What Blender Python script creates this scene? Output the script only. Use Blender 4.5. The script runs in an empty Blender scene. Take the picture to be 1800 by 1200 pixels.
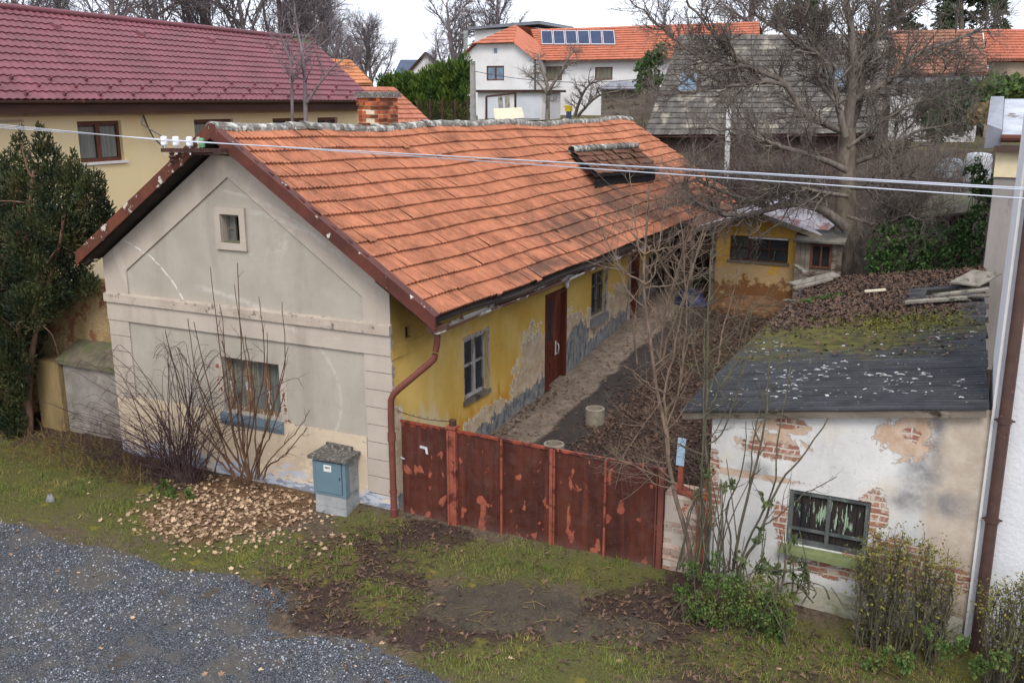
import bpy, math, random
import numpy as np
from mathutils import noise as mnoise, Vector
rs = np.random.RandomState(7)
random.seed(7)
scene = bpy.context.scene
COL = scene.collection
R_ = math.radians

# ---------------------------------------------------------------- camera model (survey of the place)
CAM = np.array([7.893, -12.0, 6.454])
PITCH, YAW, FPX = R_(14.04), R_(25.94), 1689.0
_fh = np.array([-math.sin(YAW), math.cos(YAW), 0.0]); _rt = np.array([math.cos(YAW), math.sin(YAW), 0.0]); _uz = np.array([0, 0, 1.0])
_fw = _fh * math.cos(PITCH) - _uz * math.sin(PITCH); _up = _uz * math.cos(PITCH) + _fh * math.sin(PITCH)
RM = np.array([_rt, _up, _fw])
def ray(px, py): return RM.T @ np.array([(px - 900.) / FPX, -(py - 600.) / FPX, 1.0])
def onY(px, py, y=0.0): d = ray(px, py); return CAM + d * (y - CAM[1]) / d[1]
def onX(px, py, x=0.0): d = ray(px, py); return CAM + d * (x - CAM[0]) / d[0]
def onZ(px, py, z=0.0): d = ray(px, py); return CAM + d * (z - CAM[2]) / d[2]
def project(V):
    q = (np.asarray(V, float) - CAM) @ RM.T
    z = np.maximum(q[..., 2], 1e-3)
    return 900 + FPX * q[..., 0] / z, 600 - FPX * q[..., 1] / z, q[..., 2]

# ---------------------------------------------------------------- mesh builder
def nrm(v):
    v = np.asarray(v, float); return v / max(1e-9, np.linalg.norm(v))
class MB:
    def __init__(s): s.v = []; s.n = 0; s.f = {3: [], 4: []}; s.a = {3: [], 4: []}; s.s = {3: [], 4: []}; s.sm = False
    def add(s, V, F, tint=0.0):
        V = np.asarray(V, float).reshape(-1, 3); F = np.asarray(F, np.int64)
        if F.size == 0: return
        k = F.shape[1]
        s.v.append(V); s.f[k].append(F + s.n); s.n += len(V)
        t = np.asarray(tint, float)
        s.a[k].append(np.full(len(F), float(t)) if t.ndim == 0 else t); s.s[k].append(np.full(len(F), s.sm))
    def quad(s, a, b, c, d, tint=0.0): s.add([a, b, c, d], [[0, 1, 2, 3]], tint)
    def poly(s, pts, tint=0.0): s.add(pts, [[0, i, i + 1] for i in range(1, len(pts) - 1)], tint)
    def hexa(s, P, tint=0.0):
        s.add(P, [[0, 3, 2, 1], [4, 5, 6, 7], [0, 1, 5, 4], [1, 2, 6, 5], [2, 3, 7, 6], [3, 0, 4, 7]], tint)
    def box(s, x0, x1, y0, y1, z0, z1, tint=0.0):
        s.hexa([[x0, y0, z0], [x1, y0, z0], [x1, y1, z0], [x0, y1, z0], [x0, y0, z1], [x1, y0, z1], [x1, y1, z1], [x0, y1, z1]], tint)
    def bar(s, a, b, w, h, up=(0, 0, 1), tint=0.0):
        a = np.asarray(a, float); b = np.asarray(b, float); d = nrm(b - a); up = np.asarray(up, float)
        r = nrm(np.cross(d, up)); u = np.cross(r, d); r = r * w / 2; u = u * h / 2
        s.hexa([a - r - u, a + r - u, b + r - u, b - r - u, a - r + u, a + r + u, b + r + u, b - r + u], tint)
    def prism(s, pts, ext, tint=0.0):
        P = np.asarray(pts, float); Q = P + np.asarray(ext, float); n = len(P)
        s.poly(list(P[::-1]), tint); s.poly(list(Q), tint)
        for i in range(n):
            j = (i + 1) % n; s.quad(P[i], P[j], Q[j], Q[i], tint)
    def tube(s, pts, rad, k=5, tint=0.0, cap=False):
        P = np.asarray(pts, float); n = len(P); rad = np.broadcast_to(np.asarray(rad, float), (n,))
        T = np.empty_like(P); T[1:-1] = P[2:] - P[:-2]; T[0] = P[1] - P[0]; T[-1] = P[-1] - P[-2]
        T /= np.maximum(np.linalg.norm(T, axis=1), 1e-9)[:, None]
        ref = np.array([0.31, 0.17, 0.93]) if abs(T[0, 2]) < 0.75 else np.array([0.9, 0.35, 0.1])
        A = np.cross(T, ref); A /= np.maximum(np.linalg.norm(A, axis=1), 1e-9)[:, None]
        B = np.cross(T, A)
        an = np.arange(k) * 2 * math.pi / k
        V = P[:, None, :] + rad[:, None, None] * (A[:, None, :] * np.cos(an)[None, :, None] + B[:, None, :] * np.sin(an)[None, :, None])
        i = np.arange(n - 1)[:, None] * k; j = np.arange(k)[None, :]; j2 = (j + 1) % k
        F = np.stack([i + j, i + j2, i + k + j2, i + k + j], -1).reshape(-1, 4)
        s.sm = True; s.add(V.reshape(-1, 3), F, tint); s.sm = False
        if cap:
            s.poly(V[-1], tint); s.poly(V[0][::-1], tint)
    def lathe(s, base, prof, k=20, tint=0.0):
        base = np.asarray(base, float); an = np.arange(k) * 2 * math.pi / k
        V = np.array([[base[0] + r * math.cos(t), base[1] + r * math.sin(t), base[2] + z] for r, z in prof for t in an])
        F = [[i * k + j, i * k + (j + 1) % k, (i + 1) * k + (j + 1) % k, (i + 1) * k + j] for i in range(len(prof) - 1) for j in range(k)]
        s.add(V, F, tint)
    def scatter(s, TV, TF, pos, rot, scale, tint=0.0):
        """many copies of a small template: pos (n,3), rot (n,3,3), scale (n,)"""
        n = len(pos); m = len(TV)
        if n == 0: return
        V = np.einsum('nij,mj->nmi', rot, np.asarray(TV, float)) * np.asarray(scale).reshape(n, 1, 1) + pos[:, None, :]
        F = (np.asarray(TF)[None] + (np.arange(n) * m)[:, None, None]).reshape(-1, np.asarray(TF).shape[1])
        t = np.asarray(tint, float)
        if t.ndim: t = np.repeat(t, len(TF))
        s.add(V.reshape(-1, 3), F, t)
    def build(s, name, mat, parent=None, smooth=False, origin=None):
        me = bpy.data.meshes.new(name)
        o = bpy.data.objects.new(name, me); COL.objects.link(o)
        org = np.array(ORG[parent.name] if parent is not None else (origin if origin is not None else (0, 0, 0)), float)
        V = np.concatenate(s.v) - org if s.v else np.zeros((0, 3))
        fl = []; ls = []; at = []; sf = []; c = 0
        for k in (3, 4):
            if s.f[k]:
                F = np.concatenate(s.f[k]); fl.append(F.ravel()); ls.append(c + np.arange(len(F)) * k); c += F.size; at.append(np.concatenate(s.a[k])); sf.append(np.concatenate(s.s[k]))
        loops = np.concatenate(fl).astype(np.int32); starts = np.concatenate(ls).astype(np.int32)
        me.vertices.add(len(V)); me.vertices.foreach_set('co', V.astype(np.float32).ravel())
        me.loops.add(len(loops)); me.loops.foreach_set('vertex_index', loops)
        me.polygons.add(len(starts)); me.polygons.foreach_set('loop_start', starts)
        me.update(calc_edges=True); me.validate()
        if len(me.polygons) == len(starts):
            a = me.attributes.new('tint', 'FLOAT', 'FACE'); a.data.foreach_set('value', np.concatenate(at).astype(np.float32))
            me.polygons.foreach_set('use_smooth', np.ones(len(starts), bool) if smooth else np.concatenate(sf))
        me.materials.append(mat)
        if parent is not None: o.parent = parent
        else: o.location = org
        ORG[o.name] = tuple(org)
        return o
ORG = {}
def thing(name, loc, label, cat, group=None):
    o = bpy.data.objects.new(name, None); COL.objects.link(o); o.location = loc; o.empty_display_size = 0.3
    ORG[o.name] = tuple(loc); tag(o, label, cat, group); return o
def tag(o, label=None, cat=None, group=None, kind=None):
    if label: o['label'] = label
    if cat: o['category'] = cat
    if group: o['group'] = group
    if kind: o['kind'] = kind
    return o
def copy_tree(o, parent=None):
    c = o.copy(); COL.objects.link(c); c.parent = parent
    for ch in [x for x in bpy.data.objects if x.parent == o]: copy_tree(ch, c)
    return c

# ---------------------------------------------------------------- numpy value noise
def vnoise(x, y, seed=0):
    xi = np.floor(x).astype(np.int64); yi = np.floor(y).astype(np.int64); fx = x - xi; fy = y - yi
    fx = fx * fx * (3 - 2 * fx); fy = fy * fy * (3 - 2 * fy)
    def h(a, b):
        n = (a * 374761393 + b * 668265263 + seed * 1442695041) & 0x7fffffff
        n = ((n ^ (n >> 13)) * 1274126177) & 0x7fffffff
        return ((n ^ (n >> 16)) & 0xffff) / 65535.0
    return (h(xi, yi) * (1 - fx) + h(xi + 1, yi) * fx) * (1 - fy) + (h(xi, yi + 1) * (1 - fx) + h(xi + 1, yi + 1) * fx) * fy
def fbm(x, y, seed=0, oct=4):
    s = 0; a = .5; t = 0
    for i in range(oct): s = s + a * vnoise(x * 2 ** i, y * 2 ** i, seed + i * 17); t += a; a *= .5
    return s / t
def inpoly(px, py, poly):
    poly = np.asarray(poly, float); ins = np.zeros(px.shape, bool); j = len(poly) - 1
    for i in range(len(poly)):
        xi, yi = poly[i]; xj, yj = poly[j]
        c = ((yi > py) != (yj > py)) & (px < (xj - xi) * (py - yi) / (yj - yi + 1e-9) + xi)
        ins ^= c; j = i
    return ins
def sstep(a, b, x):
    t = np.clip((x - a) / (b - a), 0, 1); return t * t * (3 - 2 * t)

# ---------------------------------------------------------------- node helper
class N:
    def __init__(s, name, rough=.85, spec=.3):
        s.mat = bpy.data.materials.new(name); s.mat.use_nodes = True; s.nt = s.mat.node_tree
        s.nt.nodes.clear(); s.out = s.new('ShaderNodeOutputMaterial'); s.b = s.new('ShaderNodeBsdfPrincipled')
        s.nt.links.new(s.b.outputs[0], s.out.inputs[0]); s.b.inputs['Roughness'].default_value = rough
        s.b.inputs['Specular IOR Level'].default_value = spec
        s.tc = s.new('ShaderNodeNewGeometry'); s.P = s.tc.outputs['Position']; s._sep = None; s.h = []
    def new(s, t): return s.nt.nodes.new(t)
    def set(s, inp, v):
        if isinstance(v, (int, float)): inp.default_value = v
        elif isinstance(v, tuple):
            inp.default_value = v + (1.0,) if len(v) == 3 and inp.type == 'RGBA' else v
        else: s.nt.links.new(v, inp)
    def xyz(s):
        if s._sep is None:
            n = s.new('ShaderNodeSeparateXYZ'); s.nt.links.new(s.P, n.inputs[0]); s._sep = n.outputs
        return s._sep
    def m(s, op, a, b=None, c=None, clamp=False):
        n = s.new('ShaderNodeMath'); n.operation = op; n.use_clamp = clamp
        s.set(n.inputs[0], a)
        if b is not None: s.set(n.inputs[1], b)
        if c is not None: s.set(n.inputs[2], c)
        return n.outputs[0]
    def scaled(s, v):
        n = s.new('ShaderNodeVectorMath'); n.operation = 'MULTIPLY'; s.nt.links.new(s.P, n.inputs[0]); n.inputs[1].default_value = v; return n.outputs[0]
    def noise(s, scale, detail=4, rough=.55, vec=None, dist=0., stretch=None):
        n = s.new('ShaderNodeTexNoise'); n.inputs['Scale'].default_value = scale; n.inputs['Detail'].default_value = detail
        n.inputs['Roughness'].default_value = rough; n.inputs['Distortion'].default_value = dist
        s.nt.links.new(vec if vec is not None else (s.scaled(stretch) if stretch else s.P), n.inputs['Vector']); return n.outputs['Fac']
    def voro(s, scale, out='Distance', vec=None, feature='F1', stretch=None):
        n = s.new('ShaderNodeTexVoronoi'); n.feature = feature; n.inputs['Scale'].default_value = scale
        s.nt.links.new(vec if vec is not None else (s.scaled(stretch) if stretch else s.P), n.inputs['Vector']); return n.outputs[out]
    def mr(s, x, a, b, c=0., d=1., smooth=True):
        n = s.new('ShaderNodeMapRange'); n.interpolation_type = 'SMOOTHSTEP' if smooth else 'LINEAR'; n.clamp = True
        for i, v in enumerate((x, a, b, c, d)): s.set(n.inputs[i], v)
        return n.outputs[0]
    def mix(s, f, a, b, mode='MIX'):
        n = s.new('ShaderNodeMix'); n.data_type = 'RGBA'; n.blend_type = mode
        s.set(n.inputs[0], f); s.set(n.inputs[6], a); s.set(n.inputs[7], b); return n.outputs[2]
    def attr(s, name, out='Fac'):
        n = s.new('ShaderNodeAttribute'); n.attribute_name = name; return n.outputs[out]
    def hsv(s, col, h=.5, sat=1., v=1.):
        n = s.new('ShaderNodeHueSaturation'); s.set(n.inputs['Hue'], h); s.set(n.inputs['Saturation'], sat); s.set(n.inputs['Value'], v); s.set(n.inputs['Color'], col); return n.outputs[0]
    def ell(s, u, w, cu, cw, ru, rw):
        a = s.m('DIVIDE', s.m('SUBTRACT', u, cu), ru); b = s.m('DIVIDE', s.m('SUBTRACT', w, cw), rw)
        return s.m('SUBTRACT', 1.0, s.m('SQRT', s.m('ADD', s.m('MULTIPLY', a, a), s.m('MULTIPLY', b, b))))
    def bump(s, h, strength=.4, dist=.02):
        n = s.new('ShaderNodeBump'); n.inputs['Strength'].default_value = strength; n.inputs['Distance'].default_value = dist
        s.nt.links.new(h, n.inputs['Height']); s.nt.links.new(n.outputs[0], s.b.inputs['Normal'])
    def done(s, col, rough=None):
        s.set(s.b.inputs['Base Color'], col)
        if rough is not None: s.set(s.b.inputs['Roughness'], rough)
        return s.mat

def plain(name, c1, c2=None, scale=3., rough=.85, bump=.25, c3=None, t3=(.55, .7), s3=1.2, dist=.01, tintv=0., stretch=None, spec=.3, metal=0.):
    n = N(name, rough, spec); c2 = c2 or tuple(x * .75 for x in c1)
    f = n.noise(scale, 6, .6, stretch=stretch); col = n.mix(n.mr(f, .3, .7), c1, c2)
    if c3: col = n.mix(n.mr(n.noise(s3, 5, .65, stretch=stretch), *t3), col, c3)
    if tintv: col = n.hsv(col, v=n.m('ADD', 1.0, n.m('MULTIPLY', n.m('SUBTRACT', n.attr('tint'), .5), tintv)))
    n.bump(n.noise(scale * 9, 4, .6, stretch=stretch), bump, dist)
    n.b.inputs['Metallic'].default_value = metal
    return n.done(col)
# ---------------------------------------------------------------- materials
def S(r, g, b, k=.74):
    f = lambda c: (c / 255 / 12.92) if c < 10 else ((c / 255 + .055) / 1.055) ** 2.4
    return (f(r) * k, f(g) * k, f(b) * k)
def circle3(p, q, r):
    (ax, ay), (bx, by), (cx, cy) = p, q, r
    d = 2 * (ax * (by - cy) + bx * (cy - ay) + cx * (ay - by))
    ux = ((ax**2 + ay**2) * (by - cy) + (bx**2 + by**2) * (cy - ay) + (cx**2 + cy**2) * (ay - by)) / d
    uy = ((ax**2 + ay**2) * (cx - bx) + (bx**2 + by**2) * (ax - cx) + (cx**2 + cy**2) * (bx - ax)) / d
    return ux, uy, math.hypot(ax - ux, ay - uy)
M = {}
def _gable(name, c1, c2, rough_scale, base=False):
    n = N(name, .92, .15); X, Y, Z = n.xyz()
    col = n.mix(n.mr(n.noise(1.1, 6, .65), .3, .7), c1, c2)
    col = n.mix(n.m('MULTIPLY', n.mr(n.noise(1.6, 4, .6, stretch=(1, 1, .18)), .5, .78), .4), col, S(135, 126, 114))
    col = n.mix(n.m('MULTIPLY', n.mr(n.noise(55, 3, .7), .58, .75), .35), col, S(120, 112, 102))
    col = n.mix(n.m('MULTIPLY', n.mr(n.noise(.7, 5, .7, dist=1.2), .60, .72), .45), col, S(214, 206, 194))
    if not base:
        wv = n.m('MULTIPLY', n.m('SUBTRACT', n.noise(5, 3), .5), .06)
        for pts, wd, amt in ((((215, 421), (275, 463), (322, 530)), .016, .9), (((432, 372), (520, 398), (600, 452)), .05, .22), (((340, 505), (420, 527), (520, 580)), .05, .25), (((545, 600), (582, 645), (597, 690)), .03, .2), (((380, 335), (470, 360), (560, 420)), .03, .2)):
            W = [onY(*p)[[0, 2]] for p in pts]; cx, cz, r = circle3(*W)
            x0, x1 = min(w[0] for w in W), max(w[0] for w in W)
            dx = n.m('SUBTRACT', X, cx); dz = n.m('SUBTRACT', Z, cz)
            d = n.m('ABSOLUTE', n.m('ADD', n.m('SUBTRACT', n.m('SQRT', n.m('ADD', n.m('MULTIPLY', dx, dx), n.m('MULTIPLY', dz, dz))), r), wv))
            k = n.mr(d, 0.004, wd * 1.5, 1, 0)
            k = n.m('MULTIPLY', n.m('MULTIPLY', k, n.mr(X, x0 - .1, x0 + .3)), n.mr(X, x1 - .05, x1 + .12, 1, 0))
            k = n.m('MULTIPLY', k, n.m('MULTIPLY', n.mr(n.noise(6, 5, .75), .38, .52), amt))
            col = n.mix(k, col, S(240, 236, 228))
    else:
        hz = n.m('SUBTRACT', n.noise(1.2, 5, .6, stretch=(1, 1, .6)), n.m('MULTIPLY', Z, .55))
        col = n.mix(n.mr(n.m('ADD', n.noise(2.2, 6, .7, stretch=(1, 1, 2)), n.m('MULTIPLY', n.m('SUBTRACT', .5, Z), .35)), .5, .56), col, S(226, 206, 180))
        col = n.mix(n.m('MULTIPLY', n.mr(n.m('ADD', n.noise(1.7, 6, .7, stretch=(1, 1, 3.5)), n.m('MULTIPLY', n.m('SUBTRACT', .42, Z), .5)), .52, .58), .9), col, S(190, 198, 210))
        col = n.mix(n.m('MULTIPLY', n.mr(n.m('ADD', n.noise(3.1, 6, .7, stretch=(1, 1, 4)), n.m('MULTIPLY', n.m('SUBTRACT', .4, Z), .5)), .60, .64), .8), col, S(120, 128, 145))
        k = n.mr(n.m('ADD', n.noise(4.5, 5, .7, stretch=(1, 1, 2.5)), n.m('MULTIPLY', n.m('SUBTRACT', Z, .7), .12)), .66, .69)
        col = n.mix(k, col, S(160, 150, 140))
        col = n.mix(n.mr(Z, .0, .16, .8, 0), col, S(120, 125, 90))
    n.bump(n.noise(rough_scale, 4, .7), .5 if not base else .7, .012)
    return n.done(col)
M['panel'] = _gable('beige_roughcast', S(188, 179, 165), S(174, 165, 151), 75)
M['band'] = _gable('pink_beige_render', S(198, 185, 170), S(186, 173, 159), 30)
M['gbase'] = _gable('cream_flaking_render', S(218, 198, 172), S(206, 186, 160), 12, True)

def _yellow():
    n = N('flaking_yellow_plaster', .9, .15); X, Y, Z = n.xyz()
    hh = n.m('SUBTRACT', Z, n.m('ADD', .17, n.m('MULTIPLY', Y, .088)))
    base = n.mix(n.mr(n.noise(.9, 6, .65), .32, .68), S(228, 193, 112), S(216, 173, 82))
    base = n.mix(n.m('MULTIPLY', n.mr(n.noise(1.4, 5, .6, stretch=(1, 1, .45)), .52, .7), .65), base, S(230, 204, 146))
    # deep ochre run marks under the window and along the foot
    st = n.noise(4.5, 5, .6, stretch=(1, 1, .22))
    base = n.mix(n.m('MULTIPLY', n.mr(n.m('ADD', st, n.m('MULTIPLY', n.m('SUBTRACT', .85, hh), .35)), .45, .75), .85), base, S(204, 142, 36))
    # shade of the eaves, painted into the colour at the wall top
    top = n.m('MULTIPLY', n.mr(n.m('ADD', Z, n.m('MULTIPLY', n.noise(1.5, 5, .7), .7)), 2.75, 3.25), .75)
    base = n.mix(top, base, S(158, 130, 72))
    base = n.mix(n.m('MULTIPLY', n.mr(n.noise(2.2, 6, .75), .58, .72), .5), base, S(150, 124, 68))
    # pale washed area next to the street corner
    pale = n.m('ADD', n.ell(Y, Z, .55, .95, 1.5, .85), n.m('MULTIPLY', n.m('SUBTRACT', n.noise(2.6, 6, .65, stretch=(1, 1, .5)), .5), 1.7))
    base = n.mix(n.m('MULTIPLY', n.mr(pale, .12, .55), .85), base, S(228, 208, 164))
    # plaster that has come away
    nz = n.m('MULTIPLY', n.m('SUBTRACT', n.noise(2.1, 7, .68, dist=.6), .5), 2.3)
    e = n.ell(Y, hh, 5.15, .2, .95, 1.1)
    for c in ((7.2, .2, .8, .95), (3.0, .05, 1.1, .5), (9.6, .15, 2.4, .75), (13.2, .2, 1.9, .8), (1.2, .0, .8, .55), (.12, .75, .2, .9), (16, .2, 2., .9)):
        e = n.m('MAXIMUM', e, n.ell(Y, hh, c[0], c[1], c[2], c[3]))
    pk = n.m('ADD', e, nz)
    edge = n.mr(pk, -.06, .02); peel = n.mr(pk, .03, .07)
    bare = n.mix(n.mr(n.noise(3.2, 6, .7), .35, .65), S(214, 194, 168), S(186, 160, 128))
    bare = n.mix(n.mr(n.noise(6.5, 6, .7), .6, .68), bare, S(146, 118, 92))
    bare = n.mix(n.m('MULTIPLY', n.mr(n.noise(5, 4, .7, stretch=(1, 1, 2)), .62, .66), .8), bare, S(196, 150, 60))
    col = n.mix(edge, base, S(240, 232, 212)); col = n.mix(peel, col, bare)
    # dark blue-grey plinth paint
    pl = n.m('SUBTRACT', n.m('ADD', .20, n.m('MULTIPLY', n.m('SUBTRACT', n.noise(3.2, 7, .7), .5), 1.1)), hh)
    pl2 = n.m('MAXIMUM', n.mr(pl, 0, .02), n.mr(n.m('ADD', n.ell(Y, hh, 7.6, .2, .8, .55), n.m('MULTIPLY', nz, .55)), .0, .06))
    plc = n.mix(n.mr(n.noise(7, 6, .75, stretch=(1, 1, .5)), .38, .6), S(92, 96, 102), S(152, 150, 146))
    plc = n.mix(n.mr(n.noise(4, 6, .7), .6, .65), plc, S(188, 172, 150))
    col = n.mix(pl2, col, plc)
    n.bump(n.m('ADD', n.m('MULTIPLY', n.noise(40, 4, .7), .25), n.m('MULTIPLY', n.m('ADD', peel, pl2), -.9)), .6, .02)
    return n.done(col)
M['yellow'] = _yellow()

def _tiles(name, c1, c2, c3, moss=None, lim=None, dirt=.5):
    n = N(name, .88, .2); X, Y, Z = n.xyz(); t = n.attr('tint')
    col = n.mix(t, c1, c2); col = n.mix(n.m('MULTIPLY', n.mr(t, .8, .95), .55), col, c3)
    col = n.mix(n.m('MULTIPLY', n.mr(n.noise(34, 3, .6, stretch=(.12, 1, .12)), .42, .68), .55), col, tuple(v * .66 for v in c2)); col = n.mix(n.m('MULTIPLY', n.mr(n.noise(40, 2, .6, stretch=(.1, 1, .1), dist=.2), .56, .7), .4), col, tuple(min(.8, v * 1.35) for v in c1))
    col = n.mix(n.m('MULTIPLY', n.mr(n.noise(16, 4, .7, stretch=(.35, 1, .35)), .45, .72), .45), col, c3)
    col = n.mix(n.m('MULTIPLY', n.mr(n.noise(1.3, 8, .72), .44, .7), dirt), col, S(110, 70, 52))
    col = n.mix(n.m('MULTIPLY', n.mr(n.noise(45, 3, .7), .62, .74), .55), col, S(196, 150, 120))
    if moss:
        e = None
        for c in moss:
            q = n.ell(Y, X, *c); e = q if e is None else n.m('MAXIMUM', e, q)
        k = n.m('ADD', n.m('ADD', n.m('MULTIPLY', e, .75), n.m('MULTIPLY', n.m('SUBTRACT', t, .5), .55)), n.m('MULTIPLY', n.m('SUBTRACT', n.noise(2.4, 8, .75), .5), 1.25))
        f = n.mr(n.noise(3, 4, .6), .3, .7)
        col = n.mix(n.m('MULTIPLY', n.mr(k, .05, .8), .82), col, n.mix(f, S(70, 56, 50), S(96, 74, 62)))
        sp = n.mr(n.voro(7, stretch=(1, 1, 1)), .05, .10, 1, 0)
        col = n.mix(n.m('MULTIPLY', sp, n.m('MULTIPLY', n.mr(k, -.3, .3), .9)), col, S(176, 166, 148))
    lich = n.mr(n.noise(26, 4, .7), .66, .70); col = n.mix(n.m('MULTIPLY', lich, .7), col, S(190, 172, 150)); col = n.mix(n.mr(n.noise(21, 4, .75), .68, .72), col, S(88, 66, 56))
    n.bump(n.noise(60, 4, .7), .35, .008)
    return n.done(col)
M['tile'] = _tiles('weathered_orange_tiles', S(202, 132, 98), S(166, 104, 77), S(132, 100, 84), moss=((6.9, .15, 2.6, .95), (10.5, -.1, 3.2, 1.15), (12.5, .3, 6., .6), (4.2, .75, 1.8, .22)), dirt=.72)
M['tile_old'] = _tiles('mossy_brown_tiles', S(124, 84, 64), S(94, 66, 54), S(150, 120, 96), dirt=.8)
M['ridge'] = plain('lichen_ridge_tiles', S(150, 146, 138), S(112, 104, 94), 9, .95, .6, S(206, 206, 196), (.52, .6), 5, .02, .5)
M['metaltile'] = plain('maroon_metal_tiles', S(128, 70, 77), S(112, 61, 66), 1.2, .6, .1, S(104, 64, 66), (.55, .75), .5, .004, .12, spec=.4)
M['tile_far'] = _tiles('clean_orange_tiles', S(200, 120, 92), S(186, 108, 82), S(206, 138, 112), dirt=.3)
M['tile_brown'] = _tiles('brownish_orange_tiles', S(182, 128, 104), S(158, 108, 86), S(120, 90, 74), dirt=.5)
M['tile_side'] = _tiles('sooted_salmon_tiles', S(206, 138, 112), S(190, 122, 96), S(170, 106, 84), dirt=.2)
M['tile_bright'] = _tiles('bright_orange_tiles', S(216, 150, 104), S(200, 134, 90), S(190, 110, 70), dirt=.15)
M['asb'] = plain('grey_cement_slates', S(108, 102, 95), S(82, 78, 73), 2.2, .95, .4, S(150, 142, 128), (.52, .66), 1.4, .02, .5)
def _corr():
    n = N('black_corrugated_sheet', .85, .3); X, Y, Z = n.xyz()
    col = n.mix(n.mr(n.noise(2.5, 6, .7), .3, .7), S(66, 67, 71), S(42, 43, 47))
    col = n.mix(n.m('MULTIPLY', n.mr(n.noise(3.2, 5, .6, stretch=(.25, 3, 1)), .5, .75), .5), col, S(104, 102, 100))
    mossk = n.m('ADD', n.ell(X, Y, 6.0, 4.5, 3.2, 2.7), n.m('MULTIPLY', n.m('SUBTRACT', n.noise(1.8, 7, .7, stretch=(.7, 1, 1)), .5), 1.8))
    col = n.mix(n.mr(mossk, .1, .7), col, n.mix(n.mr(n.noise(5, 5), .35, .65), S(96, 92, 34), S(66, 63, 36)))
    col = n.mix(n.m('MULTIPLY', n.mr(n.noise(4, 5, .7), .6, .68), n.mr(Y, .5, 3.5)), col, S(70, 70, 36))
    # flaking skin: short pale curls
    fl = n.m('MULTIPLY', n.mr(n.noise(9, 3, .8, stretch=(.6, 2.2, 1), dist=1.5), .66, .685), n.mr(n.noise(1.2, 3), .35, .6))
    fl = n.m('MULTIPLY', fl, n.mr(Y, 3.2, 5, 1, .15)); stripe = n.m('SINE', n.m('MULTIPLY', Y, 2 * math.pi / .122)); col = n.mix(n.m('MULTIPLY', n.mr(n.m('ADD', stripe, n.m('MULTIPLY', n.noise(3, 4), -1.0)), -1.3, .2, .75, 0), 1.0), col, S(34, 34, 36))  # valleys darkened in the colour: groove shade and dirt so the corrugation shows
    col = n.mix(fl, col, S(205, 203, 200))
    n.bump(n.noise(25, 4, .7), .5, .02)
    return n.done(col)
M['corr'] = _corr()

def _rust():
    n = N('rusty_red_steel', .55, .35); X, Y, Z = n.xyz()
    col = n.mix(n.mr(n.noise(2.2, 6, .6, stretch=(1.3, 1, .35)), .3, .7), S(64, 31, 24), S(94, 47, 34))
    col = n.mix(n.m('MULTIPLY', n.mr(n.noise(9, 4, .6, stretch=(1.6, 1, .1)), .45, .7), .5), col, S(56, 26, 22))
    col = n.mix(n.m('MULTIPLY', n.mr(n.noise(30, 3, .7, stretch=(.3, 1, 2)), .55, .7), .3), col, S(120, 70, 55))
    blob = n.m('ADD', n.noise(4.2, 3, .45, stretch=(1.3, 1, .75), dist=.4), n.m('MULTIPLY', n.noise(1.1, 2), .28))
    col = n.mix(n.m('MULTIPLY', n.mr(n.noise(3.2, 5, .65, stretch=(2.2, 1, .14)), .52, .68), .7), col, S(106, 54, 41)); col = n.mix(n.m('MULTIPLY', n.mr(n.noise(2.0, 5, .7), .54, .68), .6), col, S(96, 62, 54)); col = n.mix(n.mr(blob, .765, .785), col, n.mix(n.mr(n.noise(9, 4), .4, .6), S(164, 90, 68), S(140, 74, 56)))
    col = n.mix(n.mr(n.noise(15, 3, .6), .70, .72), col, S(172, 96, 74))
    edge = n.m('ADD', n.noise(5, 4, .6), n.mr(Z, 1.5, 1.62, 0, .22)); col = n.mix(n.m('MULTIPLY', n.mr(edge, .66, .72), .6), col, S(166, 74, 50))
    col = n.mix(n.m('MULTIPLY', n.mr(n.m('ADD', Z, n.m('MULTIPLY', n.noise(2.5, 4), .3)), .1, .45, 1, 0), .6), col, S(112, 82, 74))
    n.bump(n.noise(14, 4, .6), .25, .01)
    return n.done(col, n.mr(n.noise(6, 4), .3, .7, .38, .7))
M['rust'] = _rust()
M['redlead'] = plain('red_oxide_painted_steel', S(160, 88, 68), S(136, 70, 54), 6, .7, .3, S(92, 44, 34), (.52, .62), 4, .01)
M['brownpipe'] = plain('brown_painted_pipe', S(92, 68, 60), S(76, 56, 51), 5, .5, .2, S(140, 92, 74), (.6, .68), 5, .005)
M['redpipe'] = plain('red_brown_downpipe', S(126, 74, 62), S(108, 60, 52), 3, .55, .2, S(160, 104, 88), (.62, .72), 4, .005)
M['verge'] = plain('brown_verge_metal', S(104, 54, 42), S(80, 42, 34), 3, .6, .25, S(216, 208, 196), (.66, .68), 7, .008, stretch=(1, 1, 1))
M['vergerust'] = plain('rusty_verge_metal', S(116, 62, 42), S(84, 47, 36), 4, .7, .3, S(202, 192, 178), (.595, .635), 4, .01)
M['soffit'] = plain('dark_soffit_boards', S(66, 56, 48), S(44, 38, 34), 3, .95, .5, stretch=(1, .2, 1))
M['peelwhite'] = plain('flaking_white_timber', S(196, 190, 182), S(160, 152, 144), 6, .9, .5, S(120, 106, 94), (.52, .6), 9, .01, stretch=(1, 1, .35))
M['oldwood'] = plain('old_grey_timber', S(146, 134, 120), S(108, 98, 86), 4, .95, .6, S(78, 68, 58), (.54, .64), 7, .012, .4, stretch=(.3, .3, 1))
M['plank'] = plain('weathered_plank', S(168, 160, 146), S(130, 122, 110), 5, .95, .6, S(96, 90, 80), (.55, .64), 6, .012, .4, stretch=(1, .3, 1))
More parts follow.
